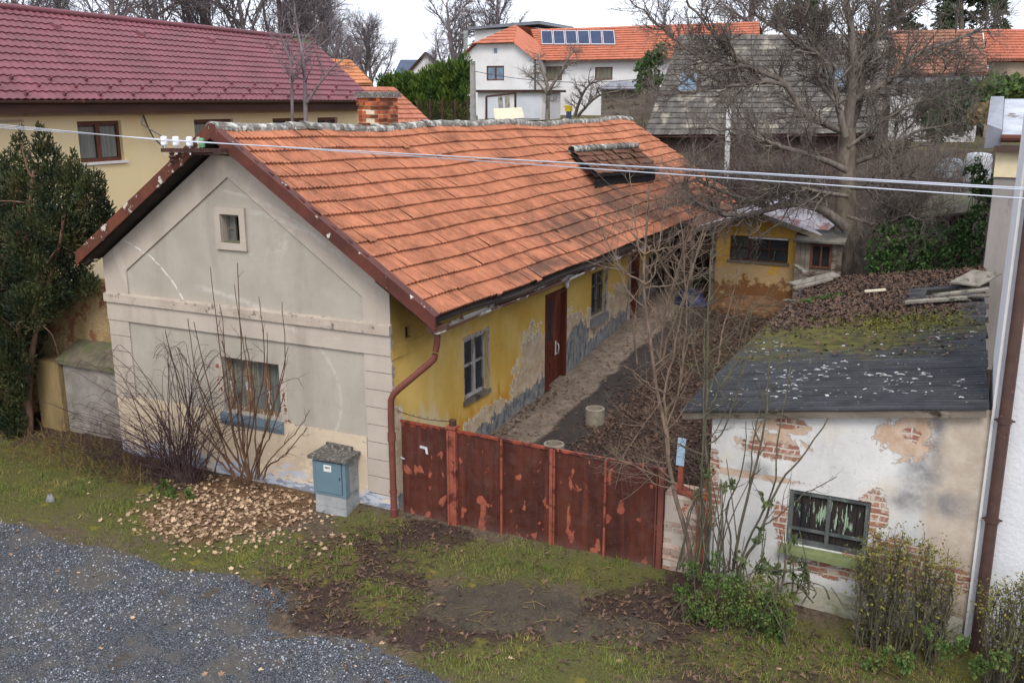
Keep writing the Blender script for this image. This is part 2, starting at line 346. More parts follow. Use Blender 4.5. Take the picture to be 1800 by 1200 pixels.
M['brownwood'] = plain('red_brown_door_timber', S(108, 52, 36), S(84, 38, 28), 4, .6, .35, S(134, 78, 54), (.56, .68), 3, .01, stretch=(1, 1, .2))
M['brownframe'] = plain('brown_window_timber', S(112, 64, 46), S(92, 52, 38), 4, .6, .2)
M['darkwood'] = plain('dark_brown_fascia', S(74, 48, 38), S(54, 36, 30), 3, .8, .4, stretch=(1, .15, 1))
def _glass(name, c, r=.08):
    n = N(name, r, .6); col = n.mix(n.mr(n.noise(2.5, 4, .6), .3, .7), c, tuple(x * .55 for x in c))
    return n.done(col)
M['glass'] = _glass('window_glass', (.035, .04, .045)); M['glasspale'] = _glass('dusty_window_glass', S(120, 124, 122), .25)
M['glassblue'] = _glass('bluish_window_glass', S(110, 135, 155), .15)
M['curtain'] = plain('net_curtain', S(150, 150, 138), S(110, 112, 106), 1.2, .95, .2, stretch=(6, 6, .2))
M['drape'] = plain('dull_drape', S(140, 134, 112), S(88, 88, 80), 3, .95, .3, stretch=(4, 4, .2))
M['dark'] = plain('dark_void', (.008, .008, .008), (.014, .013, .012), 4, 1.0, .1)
M['bluesill'] = plain('blue_grey_sill', S(122, 140, 152), S(106, 124, 136), 5, .6, .2, S(150, 140, 124), (.6, .7), 4)
M['greenmoss'] = plain('mossy_green_sill', S(122, 130, 86), S(104, 112, 76), 7, .95, .5, S(150, 150, 120), (.6, .7), 5)
def _brick(n, u, w, sc=1.0, c1=S(168, 84, 56), c2=S(140, 66, 46), mort=S(206, 190, 168)):
    cb = n.new('ShaderNodeCombineXYZ'); n.set(cb.inputs[0], n.m('ADD', u, n.m('MULTIPLY', n.m('SUBTRACT', n.noise(6, 3), .5), .06))); n.set(cb.inputs[1], n.m('ADD', w, n.m('MULTIPLY', n.m('SUBTRACT', n.noise(4.2, 3), .5), .07)))
    b = n.new('ShaderNodeTexBrick'); n.nt.links.new(cb.outputs[0], b.inputs['Vector'])
    b.inputs['Scale'].default_value = 1.0; b.inputs['Brick Width'].default_value = .27 * sc; b.inputs['Row Height'].default_value = .085 * sc
    b.inputs['Mortar Size'].default_value = .013; b.inputs['Mortar Smooth'].default_value = .3
    n.set(b.inputs['Color1'], c1); n.set(b.inputs['Color2'], c2); n.set(b.inputs['Mortar'], mort)
    return b.outputs['Color'], b.outputs['Fac']
def _brickmat(name, plane='XZ', white=0., c1=S(176, 92, 60), c2=S(132, 68, 50)):
    n = N(name, .95, .15); X, Y, Z = n.xyz(); u = X if plane[0] == 'X' else Y
    if plane == 'C': u = n.m('ADD', X, Y)
    col, f = _brick(n, u, Z, 1.0, c1, c2)
    col = n.mix(n.m('MULTIPLY', n.mr(n.noise(8, 5, .7), .5, .7), .6), col, S(96, 62, 50))
    if white: col = n.mix(n.mr(n.noise(2.3, 6, .7), .62 - white * .3, .66 - white * .3), col, S(190, 180, 164))
    n.bump(n.m('ADD', n.m('MULTIPLY', f, -1.0), n.noise(12, 4, .7)), .8, .02)
    return n.done(col)
M['brick'] = _brickmat('old_orange_brick', 'C'); M['pierbrick'] = _brickmat('limewashed_brick', 'C', .62, S(176, 108, 80), S(150, 88, 68))
def _shedwall():
    n = N('white_shed_plaster', .92, .15); X, Y, Z = n.xyz()
    col = n.mix(n.mr(n.noise(1.1, 6, .65), .3, .7), S(226, 224, 219), S(204, 202, 198)); col = n.mix(n.m('MULTIPLY', n.mr(n.noise(13, 5, .75), .56, .66), .5), col, S(176, 168, 158)); col = n.mix(n.m('MULTIPLY', n.mr(n.noise(3.5, 4, .6, stretch=(1.5, 1, .2)), .54, .7), .4), col, S(170, 166, 160))
    col = n.mix(n.m('MULTIPLY', n.mr(n.noise(.9, 5, .6, stretch=(1, 1, .8)), .52, .68), .6), col, S(214, 198, 172))
    # right margin: beige cement coat
    rm = n.m('ADD', n.m('SUBTRACT', X, 7.62), n.m('MULTIPLY', n.m('SUBTRACT', n.noise(3, 5, .7), .5), .35))
    col = n.mix(n.mr(rm, -.06, .16), col, n.mix(n.mr(n.noise(4, 6, .7), .3, .7), S(204, 190, 172), S(182, 166, 148)))
    def px(p): return onY(*p)[[0, 2]]
    def blot(list_, amp, sc, lo, hi):
        e = None
        for (cx, cy, rx, ry) in list_:
            c = px((cx, cy)); q = n.ell(X, Z, float(c[0]), float(c[1]), rx, ry); e = q if e is None else n.m('MAXIMUM', e, q)
        return n.mr(n.m('ADD', n.m('MAXIMUM', e, -.8), n.m('MULTIPLY', n.m('SUBTRACT', n.noise(sc, 7, .72, dist=.5), .5), amp * 2.6)), lo, hi)
    st = blot(((1622, 830, .34, .48), (1660, 885, .46, .25), (1600, 880, .4, .22), (1640, 760, .2, .45), (1330, 825, .25, .16)), .38, 3.0, -.1, .85)
    col = n.mix(n.m('MULTIPLY', st, n.mr(n.noise(5, 5, .7), .3, .65, .35, .9)), col, S(128, 126, 126))
    render = blot(((1360, 785, .42, .18), (1385, 748, .30, .10), (1585, 770, .30, .26), (1610, 755, .16, .25), (1300, 832, .9, .045), (1280, 722, .25, .05)), 1.1, 4.0, -.02, .03)
    col = n.mix(n.m('MULTIPLY', render, n.mr(n.noise(7, 5, .7), .2, .5, .55, 1)), col, n.mix(n.mr(n.noise(5, 6, .7), .35, .65), S(208, 184, 162), S(188, 158, 132)))
    bk = blot(((1358, 790, .36, .12), (1390, 745, .20, .07), (1603, 762, .10, .10), (1535, 905, .17, .36), (1372, 915, .10, .30), (1252, 860, .11, .6), (1500, 1010, .85, .11), (1560, 985, .5, .3), (1270, 725, .2, .03), (1640, 1010, .6, .16)), 1.3, 3.6, .02, .07)
    bc, bf = _brick(n, X, Z, 1.0, S(172, 120, 98), S(146, 98, 82), S(208, 194, 178))
    bc = n.mix(n.m('MULTIPLY', n.mr(n.noise(6, 6, .75), .48, .6), .85), bc, S(206, 194, 178)); bc = n.mix(n.mr(n.noise(9, 5, .7), .6, .66), bc, S(150, 128, 110))
    col = n.mix(bk, col, bc)
    grime = n.m('ADD', n.m('MULTIPLY', n.noise(2, 5, .7), .6), n.m('MULTIPLY', Z, -.9)); col = n.mix(n.m('MULTIPLY', n.mr(grime, -.1, .35), .75), col, S(118, 116, 96))
    n.bump(n.m('ADD', n.m('MULTIPLY', n.m('ADD', bk, render), -.8), n.m('ADD', n.m('MULTIPLY', bf, n.m('MULTIPLY', bk, -.6)), n.m('MULTIPLY', n.noise(22, 4, .7), .35))), .7, .02)
    return n.done(col)
M['shedwall'] = _shedwall()
M['white'] = plain('white_render', S(226, 226, 226), S(214, 215, 218), 2, .9, .5, dist=.02)
M['whitefar'] = plain('offwhite_render', S(232, 230, 228), S(216, 213, 210), .6, .9, .2, S(206, 198, 186), (.6, .75), .5)
M['greyrender'] = plain('bare_grey_render', S(162, 154, 148), S(142, 136, 130), 2.5, .95, .4, S(122, 116, 110), (.58, .7), 3, .01, stretch=(1, 1, .3))
M['bandyellow'] = plain('pale_yellow_band', S(232, 216, 178), S(222, 206, 168), 6, .9, .3)
M['leftyellow'] = plain('faded_yellow_render', S(242, 222, 174), S(238, 214, 160), .7, .92, .2, S(232, 216, 186), (.5, .66), .35, .01)
M['leftbeige'] = plain('grey_beige_render', S(200, 182, 152), S(188, 170, 140), 2, .92, .2, S(166, 150, 124), (.55, .7), 1.)
M['gardenwall'] = plain('ochre_crumbling_render', S(198, 172, 126), S(168, 140, 98), 2.5, .95, .9, S(160, 108, 80), (.57, .6), 2.6, .05)
M['copingmoss'] = plain('mossy_coping', S(128, 118, 98), S(100, 92, 78), 5, .95, .8, S(104, 108, 74), (.5, .6), 3, .03)
M['concrete'] = plain('grey_concrete', S(166, 164, 158), S(142, 140, 134), 5, .92, .5, S(112, 112, 106), (.56, .68), 2.5, .012)
M['block'] = plain('concrete_blocks', S(168, 170, 168), S(148, 151, 150), 6, .92, .4, S(128, 132, 132), (.55, .66), 3)
M['slab'] = plain('lichen_slab', S(124, 118, 110), S(84, 80, 76), 22, .95, .8, S(168, 162, 150), (.54, .62), 20, .02)
M['bluebox'] = plain('blue_grey_sheet_steel', S(108, 132, 142), S(102, 125, 135), 2, .45, .05, S(116, 142, 152), (.6, .75), 3, .003)
M['label'] = plain('paper_label', S(232, 230, 226), S(220, 218, 214), 8, .8, .05); M['ink'] = plain('black_ink', (.01, .01, .01), (.015, .015, .015), 8, .8, .05)
M['porcelain'] = plain('white_porcelain', S(240, 242, 246, .85), S(230, 232, 236, .85), 4, .25, .02, spec=.5)
M['greenglass'] = plain('green_glass', S(120, 170, 130), S(100, 150, 112), 4, .2, .02, spec=.5)
M['iron'] = plain('rusted_iron', S(86, 54, 46), S(64, 42, 38), 8, .8, .4)
M['wire'] = plain('bare_aluminium_wire', S(214, 218, 228, .8), S(200, 204, 214, .8), 3, .45, .02, metal=.3)
M['blackcable'] = plain('black_cable', (.03, .03, .035), (.04, .04, .045), 3, .6, .02)
M['greyzinc'] = plain('grey_zinc', S(140, 142, 150), S(122, 124, 132), 2, .4, .1, S(96, 96, 102), (.58, .72), 2, metal=.2)
M['solar'] = plain('dark_blue_solar_cells', S(48, 62, 92), S(38, 50, 80), 1, .45, .02, spec=.15); M['alu'] = plain('aluminium_frame', S(206, 210, 216), S(190, 194, 200), 2, .4, .02)
M['steel'] = plain('galvanised_steel', S(150, 152, 158), S(120, 122, 128), 8, .4, .1, metal=.6)
M['whitesheet'] = plain('pale_profiled_sheet', S(216, 220, 224), S(202, 206, 210), 1, .6, .1)
M['bluegrey'] = plain('slate_blue_roof', S(78, 90, 110), S(66, 78, 98), 1, .6, .1)
M['cream'] = plain('cream_board', S(228, 216, 188), S(214, 202, 174), 2, .8, .2)
M['yplastic'] = plain('yellow_plastic', S(232, 200, 40), S(220, 186, 32), 2, .5, .05); M['bplastic'] = plain('blue_grey_plastic', S(70, 84, 110), S(60, 72, 96), 2, .5, .05)
M['polyfilm'] = plain('pale_greenhouse_film', S(206, 220, 232), S(190, 206, 220), 1.5, .3, .05)
M['stone'] = plain('grey_stone', S(140, 138, 138), S(118, 116, 116), 8, .95, .6)
# vegetation
def leafmat(name, c1, c2, c3=None, rough=.6):
    n = N(name, rough, .25); t = n.attr('tint'); col = n.mix(t, c1, c2)
    if c3: col = n.mix(n.mr(n.noise(1.6, 4, .6), .5, .68), col, c3)
    n.set(n.b.inputs['Subsurface Weight'], 0.0)
    return n.done(col)
def bark(name, c1, c2, c3, sc=8):
    n = N(name, .95, .15); col = n.mix(n.mr(n.noise(sc, 6, .7, stretch=(1, 1, .3)), .35, .65), c1, c2)
    col = n.mix(n.m('MULTIPLY', n.mr(n.noise(2.2, 5, .6), .52, .66), .6), col, c3); n.bump(n.noise(sc * 4, 4, .7, stretch=(1, 1, .3)), .6, .02); return n.done(col)
M['bark_walnut'] = bark('walnut_bark', S(138, 126, 114), S(100, 90, 80), S(130, 126, 96))
M['bark_twig'] = bark('dark_twigs', S(134, 123, 114), S(102, 93, 86), S(132, 126, 110))
M['bark_far'] = bark('far_twigs', S(138, 126, 128), S(108, 98, 100), S(138, 130, 116), 3)
M['bark_light'] = bark('pale_sapling_bark', S(140, 119, 103), S(106, 90, 79), S(122, 114, 92), 14)
M['bark_green'] = bark('olive_sapling_bark', S(112, 106, 88), S(86, 80, 68), S(122, 120, 84), 14)
M['bark_purple'] = bark('purple_brown_twigs', S(84, 62, 64), S(60, 45, 48), S(96, 82, 74), 14)
M['bark_red'] = bark('red_brown_suckers', S(112, 84, 66), S(86, 64, 52), S(122, 106, 80), 14)
M['yew'] = leafmat('yew_needles', S(32, 47, 35), S(80, 88, 48), S(88, 82, 50)); M['thuja'] = leafmat('thuja_scales', S(52, 78, 30), S(96, 118, 44)); M['conifer'] = leafmat('pine_needles', S(44, 62, 40), S(78, 96, 62))
M['ivy'] = leafmat('ivy_leaves', S(34, 58, 30), S(84, 114, 56)); M['bushleaf'] = leafmat('fresh_green_leaves', S(52, 76, 36), S(94, 116, 54), S(112, 112, 58)); M['privet'] = leafmat('olive_privet_leaves', S(84, 92, 36), S(138, 126, 56))
M['oliveleaf'] = leafmat('dark_shrub_leaves', S(60, 76, 44), S(104, 112, 72)); M['deadleaf'] = leafmat('tan_fallen_leaves', S(214, 184, 150), S(128, 98, 76), rough=.8); M['darkleaf'] = leafmat('brown_rotting_leaves', S(118, 92, 75), S(64, 51, 45), rough=.85)
M['grass'] = leafmat('short_grass', S(80, 98, 40), S(128, 134, 60), S(150, 136, 78), .7); M['straw'] = leafmat('dry_grass', S(150, 128, 76), S(112, 92, 58), rough=.8); M['redberry'] = leafmat('dull_red_leaves', S(120, 40, 44), S(90, 34, 40))
M['pebble'] = leafmat('crushed_stone', S(78, 81, 88), S(196, 198, 204), rough=.85)
def _ground():
    n = N('ground', .95, .15)
    g = n.attr('g_grass'); gr = n.attr('g_gravel'); mud = n.attr('g_mud'); lf = n.attr('g_leaf'); pa = n.attr('g_path'); asf = n.attr('g_asph'); lt = n.attr('g_litter')
    n1 = n.noise(2.6, 7, .7); n2 = n.noise(11, 6, .7); n3 = n.noise(38, 4, .75); n4 = n.noise(95, 3, .8)
    soil = n.mix(n.mr(n2, .3, .7), S(116, 101, 84), S(84, 72, 60)); soil = n.mix(n.mr(n3, .55, .7), soil, S(148, 128, 104)); soil = n.mix(n.mr(n4, .6, .72), soil, S(40, 33, 28))
    def k(a, amp=1.0, lo=.42, hi=.58):
        return n.mr(n.m('ADD', a, n.m('MULTIPLY', n.m('SUBTRACT', n.m('ADD', n.m('MULTIPLY', n1, .4), n.m('ADD', n.m('MULTIPLY', n2, .35), n.m('MULTIPLY', n3, .25))), .5), amp * 2.2)), lo, hi)
    def spk(col, c, lo=.6, hi=.7, f=n3): return n.mix(n.mr(f, lo, hi), col, c)
    lit = n.mix(n.mr(n2, .3, .7), S(84, 67, 58), S(56, 46, 41)); lit = spk(lit, S(126, 96, 82), .56, .68); lit = spk(lit, S(34, 27, 25), .58, .7, n4)
    col = n.mix(k(lt), soil, lit)
    mudc = n.mix(n.mr(n1, .3, .7), S(94, 84, 72), S(72, 64, 56)); mudc = n.mix(n.mr(n3, .52, .66), mudc, S(112, 98, 80)); mudc = n.mix(n.m('MULTIPLY', n.mr(n2, .52, .7), .6), mudc, S(88, 88, 56)); col = n.mix(k(mud, .9), col, mudc)
    gc = n.mix(n.mr(n2, .35, .65), S(84, 88, 46), S(108, 106, 56)); gc = spk(gc, S(132, 120, 76), .54, .68); gc = spk(gc, S(74, 62, 48), .52, .66, n2); gc = spk(gc, S(50, 58, 24), .58, .72, n4); gc = n.mix(n.m('MULTIPLY', n.mr(n1, .55, .7), .7), gc, S(150, 134, 52))
    gk = n.mr(n.m('ADD', g, n.m('MULTIPLY', n.m('SUBTRACT', n.m('ADD', n.m('MULTIPLY', n1, .55), n.m('ADD', n.m('MULTIPLY', n2, .3), n.m('MULTIPLY', n3, .15))), .5), 2.6)), .35, .75)
    col = n.mix(n.m('MULTIPLY', gk, .92), col, gc)
    col = n.mix(n.m('MULTIPLY', k(lf, .8), .8), col, n.mix(n.mr(n3, .35, .65), S(150, 116, 84), S(84, 64, 48)))
    v = n.voro(62, 'Color'); vd = n.voro(62); bw = n.new('ShaderNodeRGBToBW'); n.nt.links.new(v, bw.inputs[0])
    gv = n.mix(n.mr(bw.outputs[0], .2, .85, smooth=False), S(68, 71, 78), S(138, 141, 148)); gv = n.mix(n.mr(vd, .35, .65), gv, S(64, 64, 66))
    gv = n.mix(n.m('MULTIPLY', n.mr(n1, .5, .66), .55), gv, S(112, 106, 96)); gv = n.mix(n.m('MULTIPLY', n.mr(n.noise(.9, 6, .65), .5, .6), .85), gv, n.mix(n.mr(n2, .3, .7), S(112, 106, 98), S(92, 88, 82)))
    col = n.mix(k(gr, .8, .44, .56), col, gv)
    pc = n.mix(n.mr(n1, .3, .7), S(156, 140, 124), S(118, 105, 93)); pc = n.mix(n.mr(n2, .5, .66), pc, S(92, 80, 70)); col = n.mix(k(pa, .6), col, pc)
    ac = n.mix(n.mr(n1, .3, .7), S(80, 73, 68), S(66, 60, 57)); col = n.mix(k(asf, .6), col, ac)
    n.bump(n.m('ADD', n.m('MULTIPLY', n2, .7), n.m('MULTIPLY', n4, .6)), .9, .03)
    return n.done(col)
M['ground'] = _ground()
# ---------------------------------------------------------------- shared builders
def wall(mb, u0, u1, base, top, openings, to3d, reveal=0.14, cuts=(), flip=False):
    """one wall face with real openings; base/top are functions of u; openings (u0,u1,w0,w1)"""
    us = sorted(set([u0, u1] + [o[0] for o in openings] + [o[1] for o in openings] + list(cuts)))
    def q(a, b, c, d):
        P = [to3d(*a), to3d(*b), to3d(*c), to3d(*d)]
        mb.quad(*(P[::-1] if flip else P))
    for a, b in zip(us[:-1], us[1:]):
        mid = (a + b) / 2; ops = sorted([o for o in openings if o[0] <= mid <= o[1]], key=lambda o: o[2])
        la, lb = base(a), base(b)
        for o in ops:
            q((a, la, 0), (b, lb, 0), (b, o[2], 0), (a, o[2], 0)); la = lb = o[3]
        q((a, la, 0), (b, lb, 0), (b, top(b), 0), (a, top(a), 0))
    for (a, b, c, d) in openings:
        r = reveal
        q((a, c, 0), (b, c, 0), (b, c, r), (a, c, r)); q((a, d, r), (b, d, r), (b, d, 0), (a, d, 0))
        q((a, c, 0), (a, c, r), (a, d, r), (a, d, 0)); q((b, c, r), (b, c, 0), (b, d, 0), (b, d, r))
def tileroof(mb, A, B, C, D, nc, nt, ns=6, amp=.012, step=.035, jit=.006, sag=None, ribs=2, tintfn=None, over=.12, slip=0.0, phase=0.):
    """A,B along the eave, D,C along the ridge; every tile is its own small curved face with a front edge"""
    A, B, C, D = [np.asarray(p, float) for p in (A, B, C, D)]
    nv = nrm(np.cross(B - A, D - A))
    if nv[2] < 0: nv = -nv
    I, J = np.meshgrid(np.arange(nt), np.arange(nc), indexing='ij'); I = I.ravel(); J = J.ravel(); n = len(I)
    u = np.linspace(0, 1, ns + 1); prof = amp * np.cos((u * ribs + phase) * 2 * math.pi)
    jz = rs.normal(0, jit, n); jt = rs.normal(0, jit * .8, n); js = rs.normal(0, .006, n); sl = (rs.rand(n) < .012) * rs.uniform(.1, .35, n) * slip
    def pos(U, Vv, h):
        P = (A[None, None] * ((1 - U) * (1 - Vv))[..., None] + B * (U * (1 - Vv))[..., None] + C * (U * Vv)[..., None] + D * ((1 - U) * Vv)[..., None])
        hh = h + (sag(U, Vv) if sag is not None else 0); return P + nv * hh[..., None]
    U = (I[:, None] + u[None]) / nt
    v0 = (J + js - sl)[:, None] / nc + 0 * U; v1 = (J + 1 + over)[:, None] / nc + 0 * U
    tilt = jt[:, None] * (u[None] - .5) * 2
    lo = step + jz[:, None] + prof[None] + tilt; hi = jz[:, None] * .3 + prof[None]
    P0 = pos(U, v0, lo - step * .75 - .004); P1 = pos(U, v0, lo); P2 = pos(U, np.minimum(v1, 1.0 + .5 / nc), hi)
    V = np.stack([P0, P1, P2], 1).reshape(n, -1, 3); k = ns + 1
    F = []
    for i in range(ns):
        F.append([i, i + 1, k + i + 1, k + i]); F.append([k + i, k + i + 1, 2 * k + i + 1, 2 * k + i])
    F = np.array(F); FF = (F[None] + (np.arange(n) * 3 * k)[:, None, None]).reshape(-1, 4)
    t = rs.rand(n) if tintfn is None else tintfn(I / nt, J / nc, rs.rand(n))
    mb.add(V.reshape(-1, 3), FF, np.repeat(t, len(F)))
    return nv
def slab(mb, A, B, C, D, th):
    A, B, C, D = [np.asarray(p, float) for p in (A, B, C, D)]; nv = nrm(np.cross(B - A, D - A)); nv = nv if nv[2] > 0 else -nv
    lo = [p - nv * th for p in (A, B, C, D)]; mb.hexa(lo + [A, B, C, D])
def frame(mb, to3d, a, b, c, d, w, d0, d1):
    """rectangular ring a..b x c..d, bar width w, between depths d0,d1"""
    for (p, q, r, s) in ((a, b, c, c + w), (a, b, d - w, d), (a, a + w, c + w, d - w), (b - w, b, c + w, d - w)):
        lo = [to3d(p, r, d0), to3d(q, r, d0), to3d(q, s, d0), to3d(p, s, d0)]; hi = [to3d(p, r, d1), to3d(q, r, d1), to3d(q, s, d1), to3d(p, s, d1)]
        mb.hexa(lo + hi)
def pbox(mb, to3d, a, b, c, d, d0, d1, tint=0.):
    mb.hexa([to3d(a, c, d0), to3d(b, c, d0), to3d(b, d, d0), to3d(a, d, d0), to3d(a, c, d1), to3d(b, c, d1), to3d(b, d, d1), to3d(a, d, d1)], tint)
def window(parent, to3d, a, b, c, d, dep, fmat, gmat, mull=1, bars=(), fw=.06, curtain=None, sill=None, name='window', label=None):
    """frame at depth dep, glass behind it, optional curtain, sill"""
    f = MB(); frame(f, to3d, a, b, c, d, fw, dep, dep + .06)
    for i in range(mull):
        u = a + (b - a) * (i + 1) / (mull + 1); pbox(f, to3d, u - fw * .75, u + fw * .75, c + fw, d - fw, dep - .004, dep + .056)
    edges = [a + fw] + [a + (b - a) * (i + 1) / (mull + 1) for i in range(mull)] + [b - fw]
    for t in bars:
        w = c + (d - c) * t
        for i in range(len(edges) - 1):
            pbox(f, to3d, edges[i] + (fw * .75 if i else 0), edges[i + 1] - (fw * .75 if i < mull else 0), w - .022, w + .022, dep + .008, dep + .05)
    fo = f.build(name, fmat, parent)
    if label: fo['label'] = label
    g = MB(); pbox(g, to3d, a + fw * .5, b - fw * .5, c + fw * .5, d - fw * .5, dep + .035, dep + .045); g.build('pane', gmat, fo)
    if sill is not None:
        s = MB(); pbox(s, to3d, a - .05, b + .05, c - .05, c + .0, -.07, dep); s.build('sill', sill, fo)
    return fo
def gX(x0, sgn=1):   # wall in the plane X=x0 facing +X (sgn=1): u = Y, w = Z, depth goes inward
    return lambda u, w, d=0.: (x0 - sgn * d, u, w)
def gY(y0):          # wall in the plane Y=y0 facing -Y: u = X, w = Z
    return lambda u, w, d=0.: (u, y0 + d, w)

# ---------------------------------------------------------------- the old farmhouse
HL = 19.0; RXR = -2.95; HE, HRI = 3.42, 6.05
house = thing('farmhouse', (0, 0, 0), 'long low derelict farmhouse with sagging orange tile roof and flaking yellow courtyard wall', 'house')
slopeR = (HRI - HE) / (.95 - RXR); XL = -6.15; HEL = 3.85; slopeL = (HRI - HEL) / (RXR - XL)
def roofz(x): return (HRI - (x - RXR) * slopeR if x > RXR else HRI - (RXR - x) * slopeL)
g0 = gY(0.02)
def px2(p, q):
    a = onY(*p); b = onY(*q); return a, b
fw0 = (-3.44, -2.22, 1.27, 2.25); aw0 = (-3.21, -2.85, 4.19, 4.67)
mb = MB(); wall(mb, -6.0, 0.0, lambda u: -.4, lambda u: roofz(u) - .17, [fw0, aw0], g0, .22, cuts=(RXR,))
gw = mb.build('gable_wall', M['panel'], house)
# raised bands, corner blocks and the border of the gable panel
mb = MB(); T = lambda pts: [(p[0], -.008, p[1]) for p in pts]
def raised(mb, pts, th=.03, y=0.02):
    P = [(p[0], y - th, p[1]) for p in pts]; mb.prism(P, (0, th - .001, 0))
apx, alx, arx = onY(400, 311)[[0, 2]], onY(222, 475)[[0, 2]], onY(637, 521)[[0, 2]]
tz = lambda x: roofz(x) - .19
raised(mb, [(-6.0, 3.13), (alx[0], 3.13), (alx[0], alx[1]), (-6.0, tz(-6.0))])
raised(mb, [(-6.0, tz(-6.0)), (alx[0], alx[1]), (apx[0], apx[1]), (RXR, HRI - .19)])
raised(mb, [(apx[0], apx[1]), (arx[0], arx[1]), (0.0, tz(0.0)), (RXR, HRI - .19)])
raised(mb, [(arx[0], arx[1]), (arx[0], 3.13), (0.0, 3.13), (0.0, tz(0.0))])
raised(mb, [(-6.0, 2.66), (0.0, 2.66), (0.0, 2.99), (-6.0, 2.99)], .045)
for i in range(8):
    z0 = 2.655 - i * .29; wj = .012 * math.sin(i * 5.1)
    raised(mb, [(-.50 + wj, z0 - .278), (0.0, z0 - .278), (0.0, z0), (-.50 + wj, z0)], .028 + .002 * (i % 2))
for i in range(5):
    z0 = 2.655 - i * .29; raised(mb, [(-6.0, z0 - .278), (-5.52, z0 - .278), (-5.52, z0), (-6.0, z0)], .028)
for (x0, x1, z0, z1) in ((-3.60, -3.44, 1.27, 2.24), (-2.22, -2.08, 1.27, 2.24)):
    raised(mb, [(x0, z0), (x1, z0), (x1, z1), (x0, z1)], .006)
mb.build('render_band', M['band'], gw)
mb = MB(); raised(mb, [(-6.02, 2.99), (.015, 2.99), (.015, 3.13), (-6.02, 3.13)], .085)
mb.hexa([(-6.02, -.067, 3.131), (.015, -.067, 3.131), (.015, .02, 3.131), (-6.02, .02, 3.131), (-6.02, -.06, 3.135), (.015, -.06, 3.135), (.015, .02, 3.16), (-6.02, .02, 3.16)])
mb.build('cornice', plain('stained_cornice', S(196, 182, 166), S(178, 164, 148), 3, .92, .5, S(116, 108, 96), (.56, .68), 9, .02), gw)
mb = MB()
ps = [(-6.0, -.4)] + [(x, -.4) for x in (0.0,)]
raised(mb, [(-6.0, -.4), (0.0, -.4), (0.0, .34), (-.51, .34), (-.51, 1.24), (-5.515, 1.24), (-5.515, 1.2), (-6.0, 1.2)][:0] or [(-6.0, -.4), (-.52, -.4), (-.52, 1.26), (-6.0, 1.26)], .02)
raised(mb, [(-.52, -.4), (0.0, -.4), (0.0, .33), (-.52, .33)], .024)
mb.build('wall_base', M['gbase'], gw)
# brick showing around the street window
bmat = _brickmat('patchy_window_brick', 'XZ', .3, S(160, 100, 84), S(140, 86, 74))
mb = MB()
for (x0, x1, z0, z1) in ((-3.575, -3.475, 1.74, 1.86), (-3.545, -3.455, 1.60, 1.73), (-3.585, -3.50, 2.02, 2.12), (-3.56, -3.465, 1.45, 1.5), (-2.19, -2.12, 1.62, 1.78), (-2.185, -2.1, 1.4, 1.6), (-2.16, -2.03, 1.24, 1.33), (-2.2, -2.13, 1.93, 2.05)):
    k = 7; c = ((x0 + x1) / 2, (z0 + z1) / 2)
    pts = [(c[0] + (x1 - x0) / 2 * math.cos(t) * rs.uniform(.75, 1.1), c[1] + (z1 - z0) / 2 * math.sin(t) * rs.uniform(.75, 1.1)) for t in np.linspace(0, 2 * math.pi, k, endpoint=False)]
    mb = MB(); raised(mb, pts, .012); mb.build('bare_brick', bmat, gw)
# street window: outer reveal, double casement of flaking wood, drapes, blue sill
W = window(house, g0, *fw0, .16, plain('flaking_brown_casement', S(150, 120, 92), S(104, 76, 56), 9, .8, .5, S(200, 196, 188), (.54, .6), 11, .01, stretch=(1, 1, .3)), M['glasspale'], mull=2, fw=.075)
mb = MB(); pbox(mb, g0, -3.5, -2.17, 1.15, 1.265, -.075, .15); mb.hexa([(-3.5, -.055, 1.15), (-2.17, -.055, 1.15), (-2.17, -.02, 1.06), (-3.5, -.02, 1.06), (-3.5, .01, 1.15), (-2.17, .01, 1.15), (-2.17, .01, 1.06), (-3.5, .01, 1.06)])
mb.build('sill', M['bluesill'], W)
mb = MB()
for (a, b) in ((-3.36, -3.06), (-3.0, -2.8), (-2.52, -2.44), (-2.36, -2.28)):
    u = np.linspace(a, b, 12); y = .225 - .012 * np.abs(np.sin(np.arange(12) * 1.3))
    for i in range(11): mb.quad((u[i], y[i] - .003, 1.32), (u[i + 1], y[i + 1] - .003, 1.32), (u[i + 1], y[i + 1] - .003, 2.2), (u[i], y[i] - .003, 2.2))
mb.build('drape', M['drape'], W)
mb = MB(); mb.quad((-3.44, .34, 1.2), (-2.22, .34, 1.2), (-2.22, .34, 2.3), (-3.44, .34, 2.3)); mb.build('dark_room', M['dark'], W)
# attic window
mb = MB(); frame(mb, gY(-.022), -3.33, -2.70, 4.10, 4.79, .115, -.006, .04); aw = mb.build('attic_window', M['band'], house)
mb = MB(); frame(mb, g0, -3.2, -2.87, 4.2, 4.66, .035, .1, .14); pbox(mb, g0, -3.05, -3.02, 4.235, 4.625, .1, .14); pbox(mb, g0, -3.165, -3.05, 4.42, 4.45, .1, .14); mb.build('frame', M['oldwood'], aw)
mb = MB(); pbox(mb, g0, -3.165, -3.05, 4.235, 4.625, .12, .125); mb.build('pane', M['glasspale'], aw)
mb = MB(); pbox(mb, g0, -3.21, -2.85, 4.185, 4.215, -.03, .1); mb.build('sill', M['greenmoss'], aw)
mb = MB(); mb.quad((-3.21, .2, 4.19), (-2.85, .2, 4.19), (-2.85, .2, 4.67), (-3.21, .2, 4.67)); mb.build('dark_attic', M['dark'], aw)
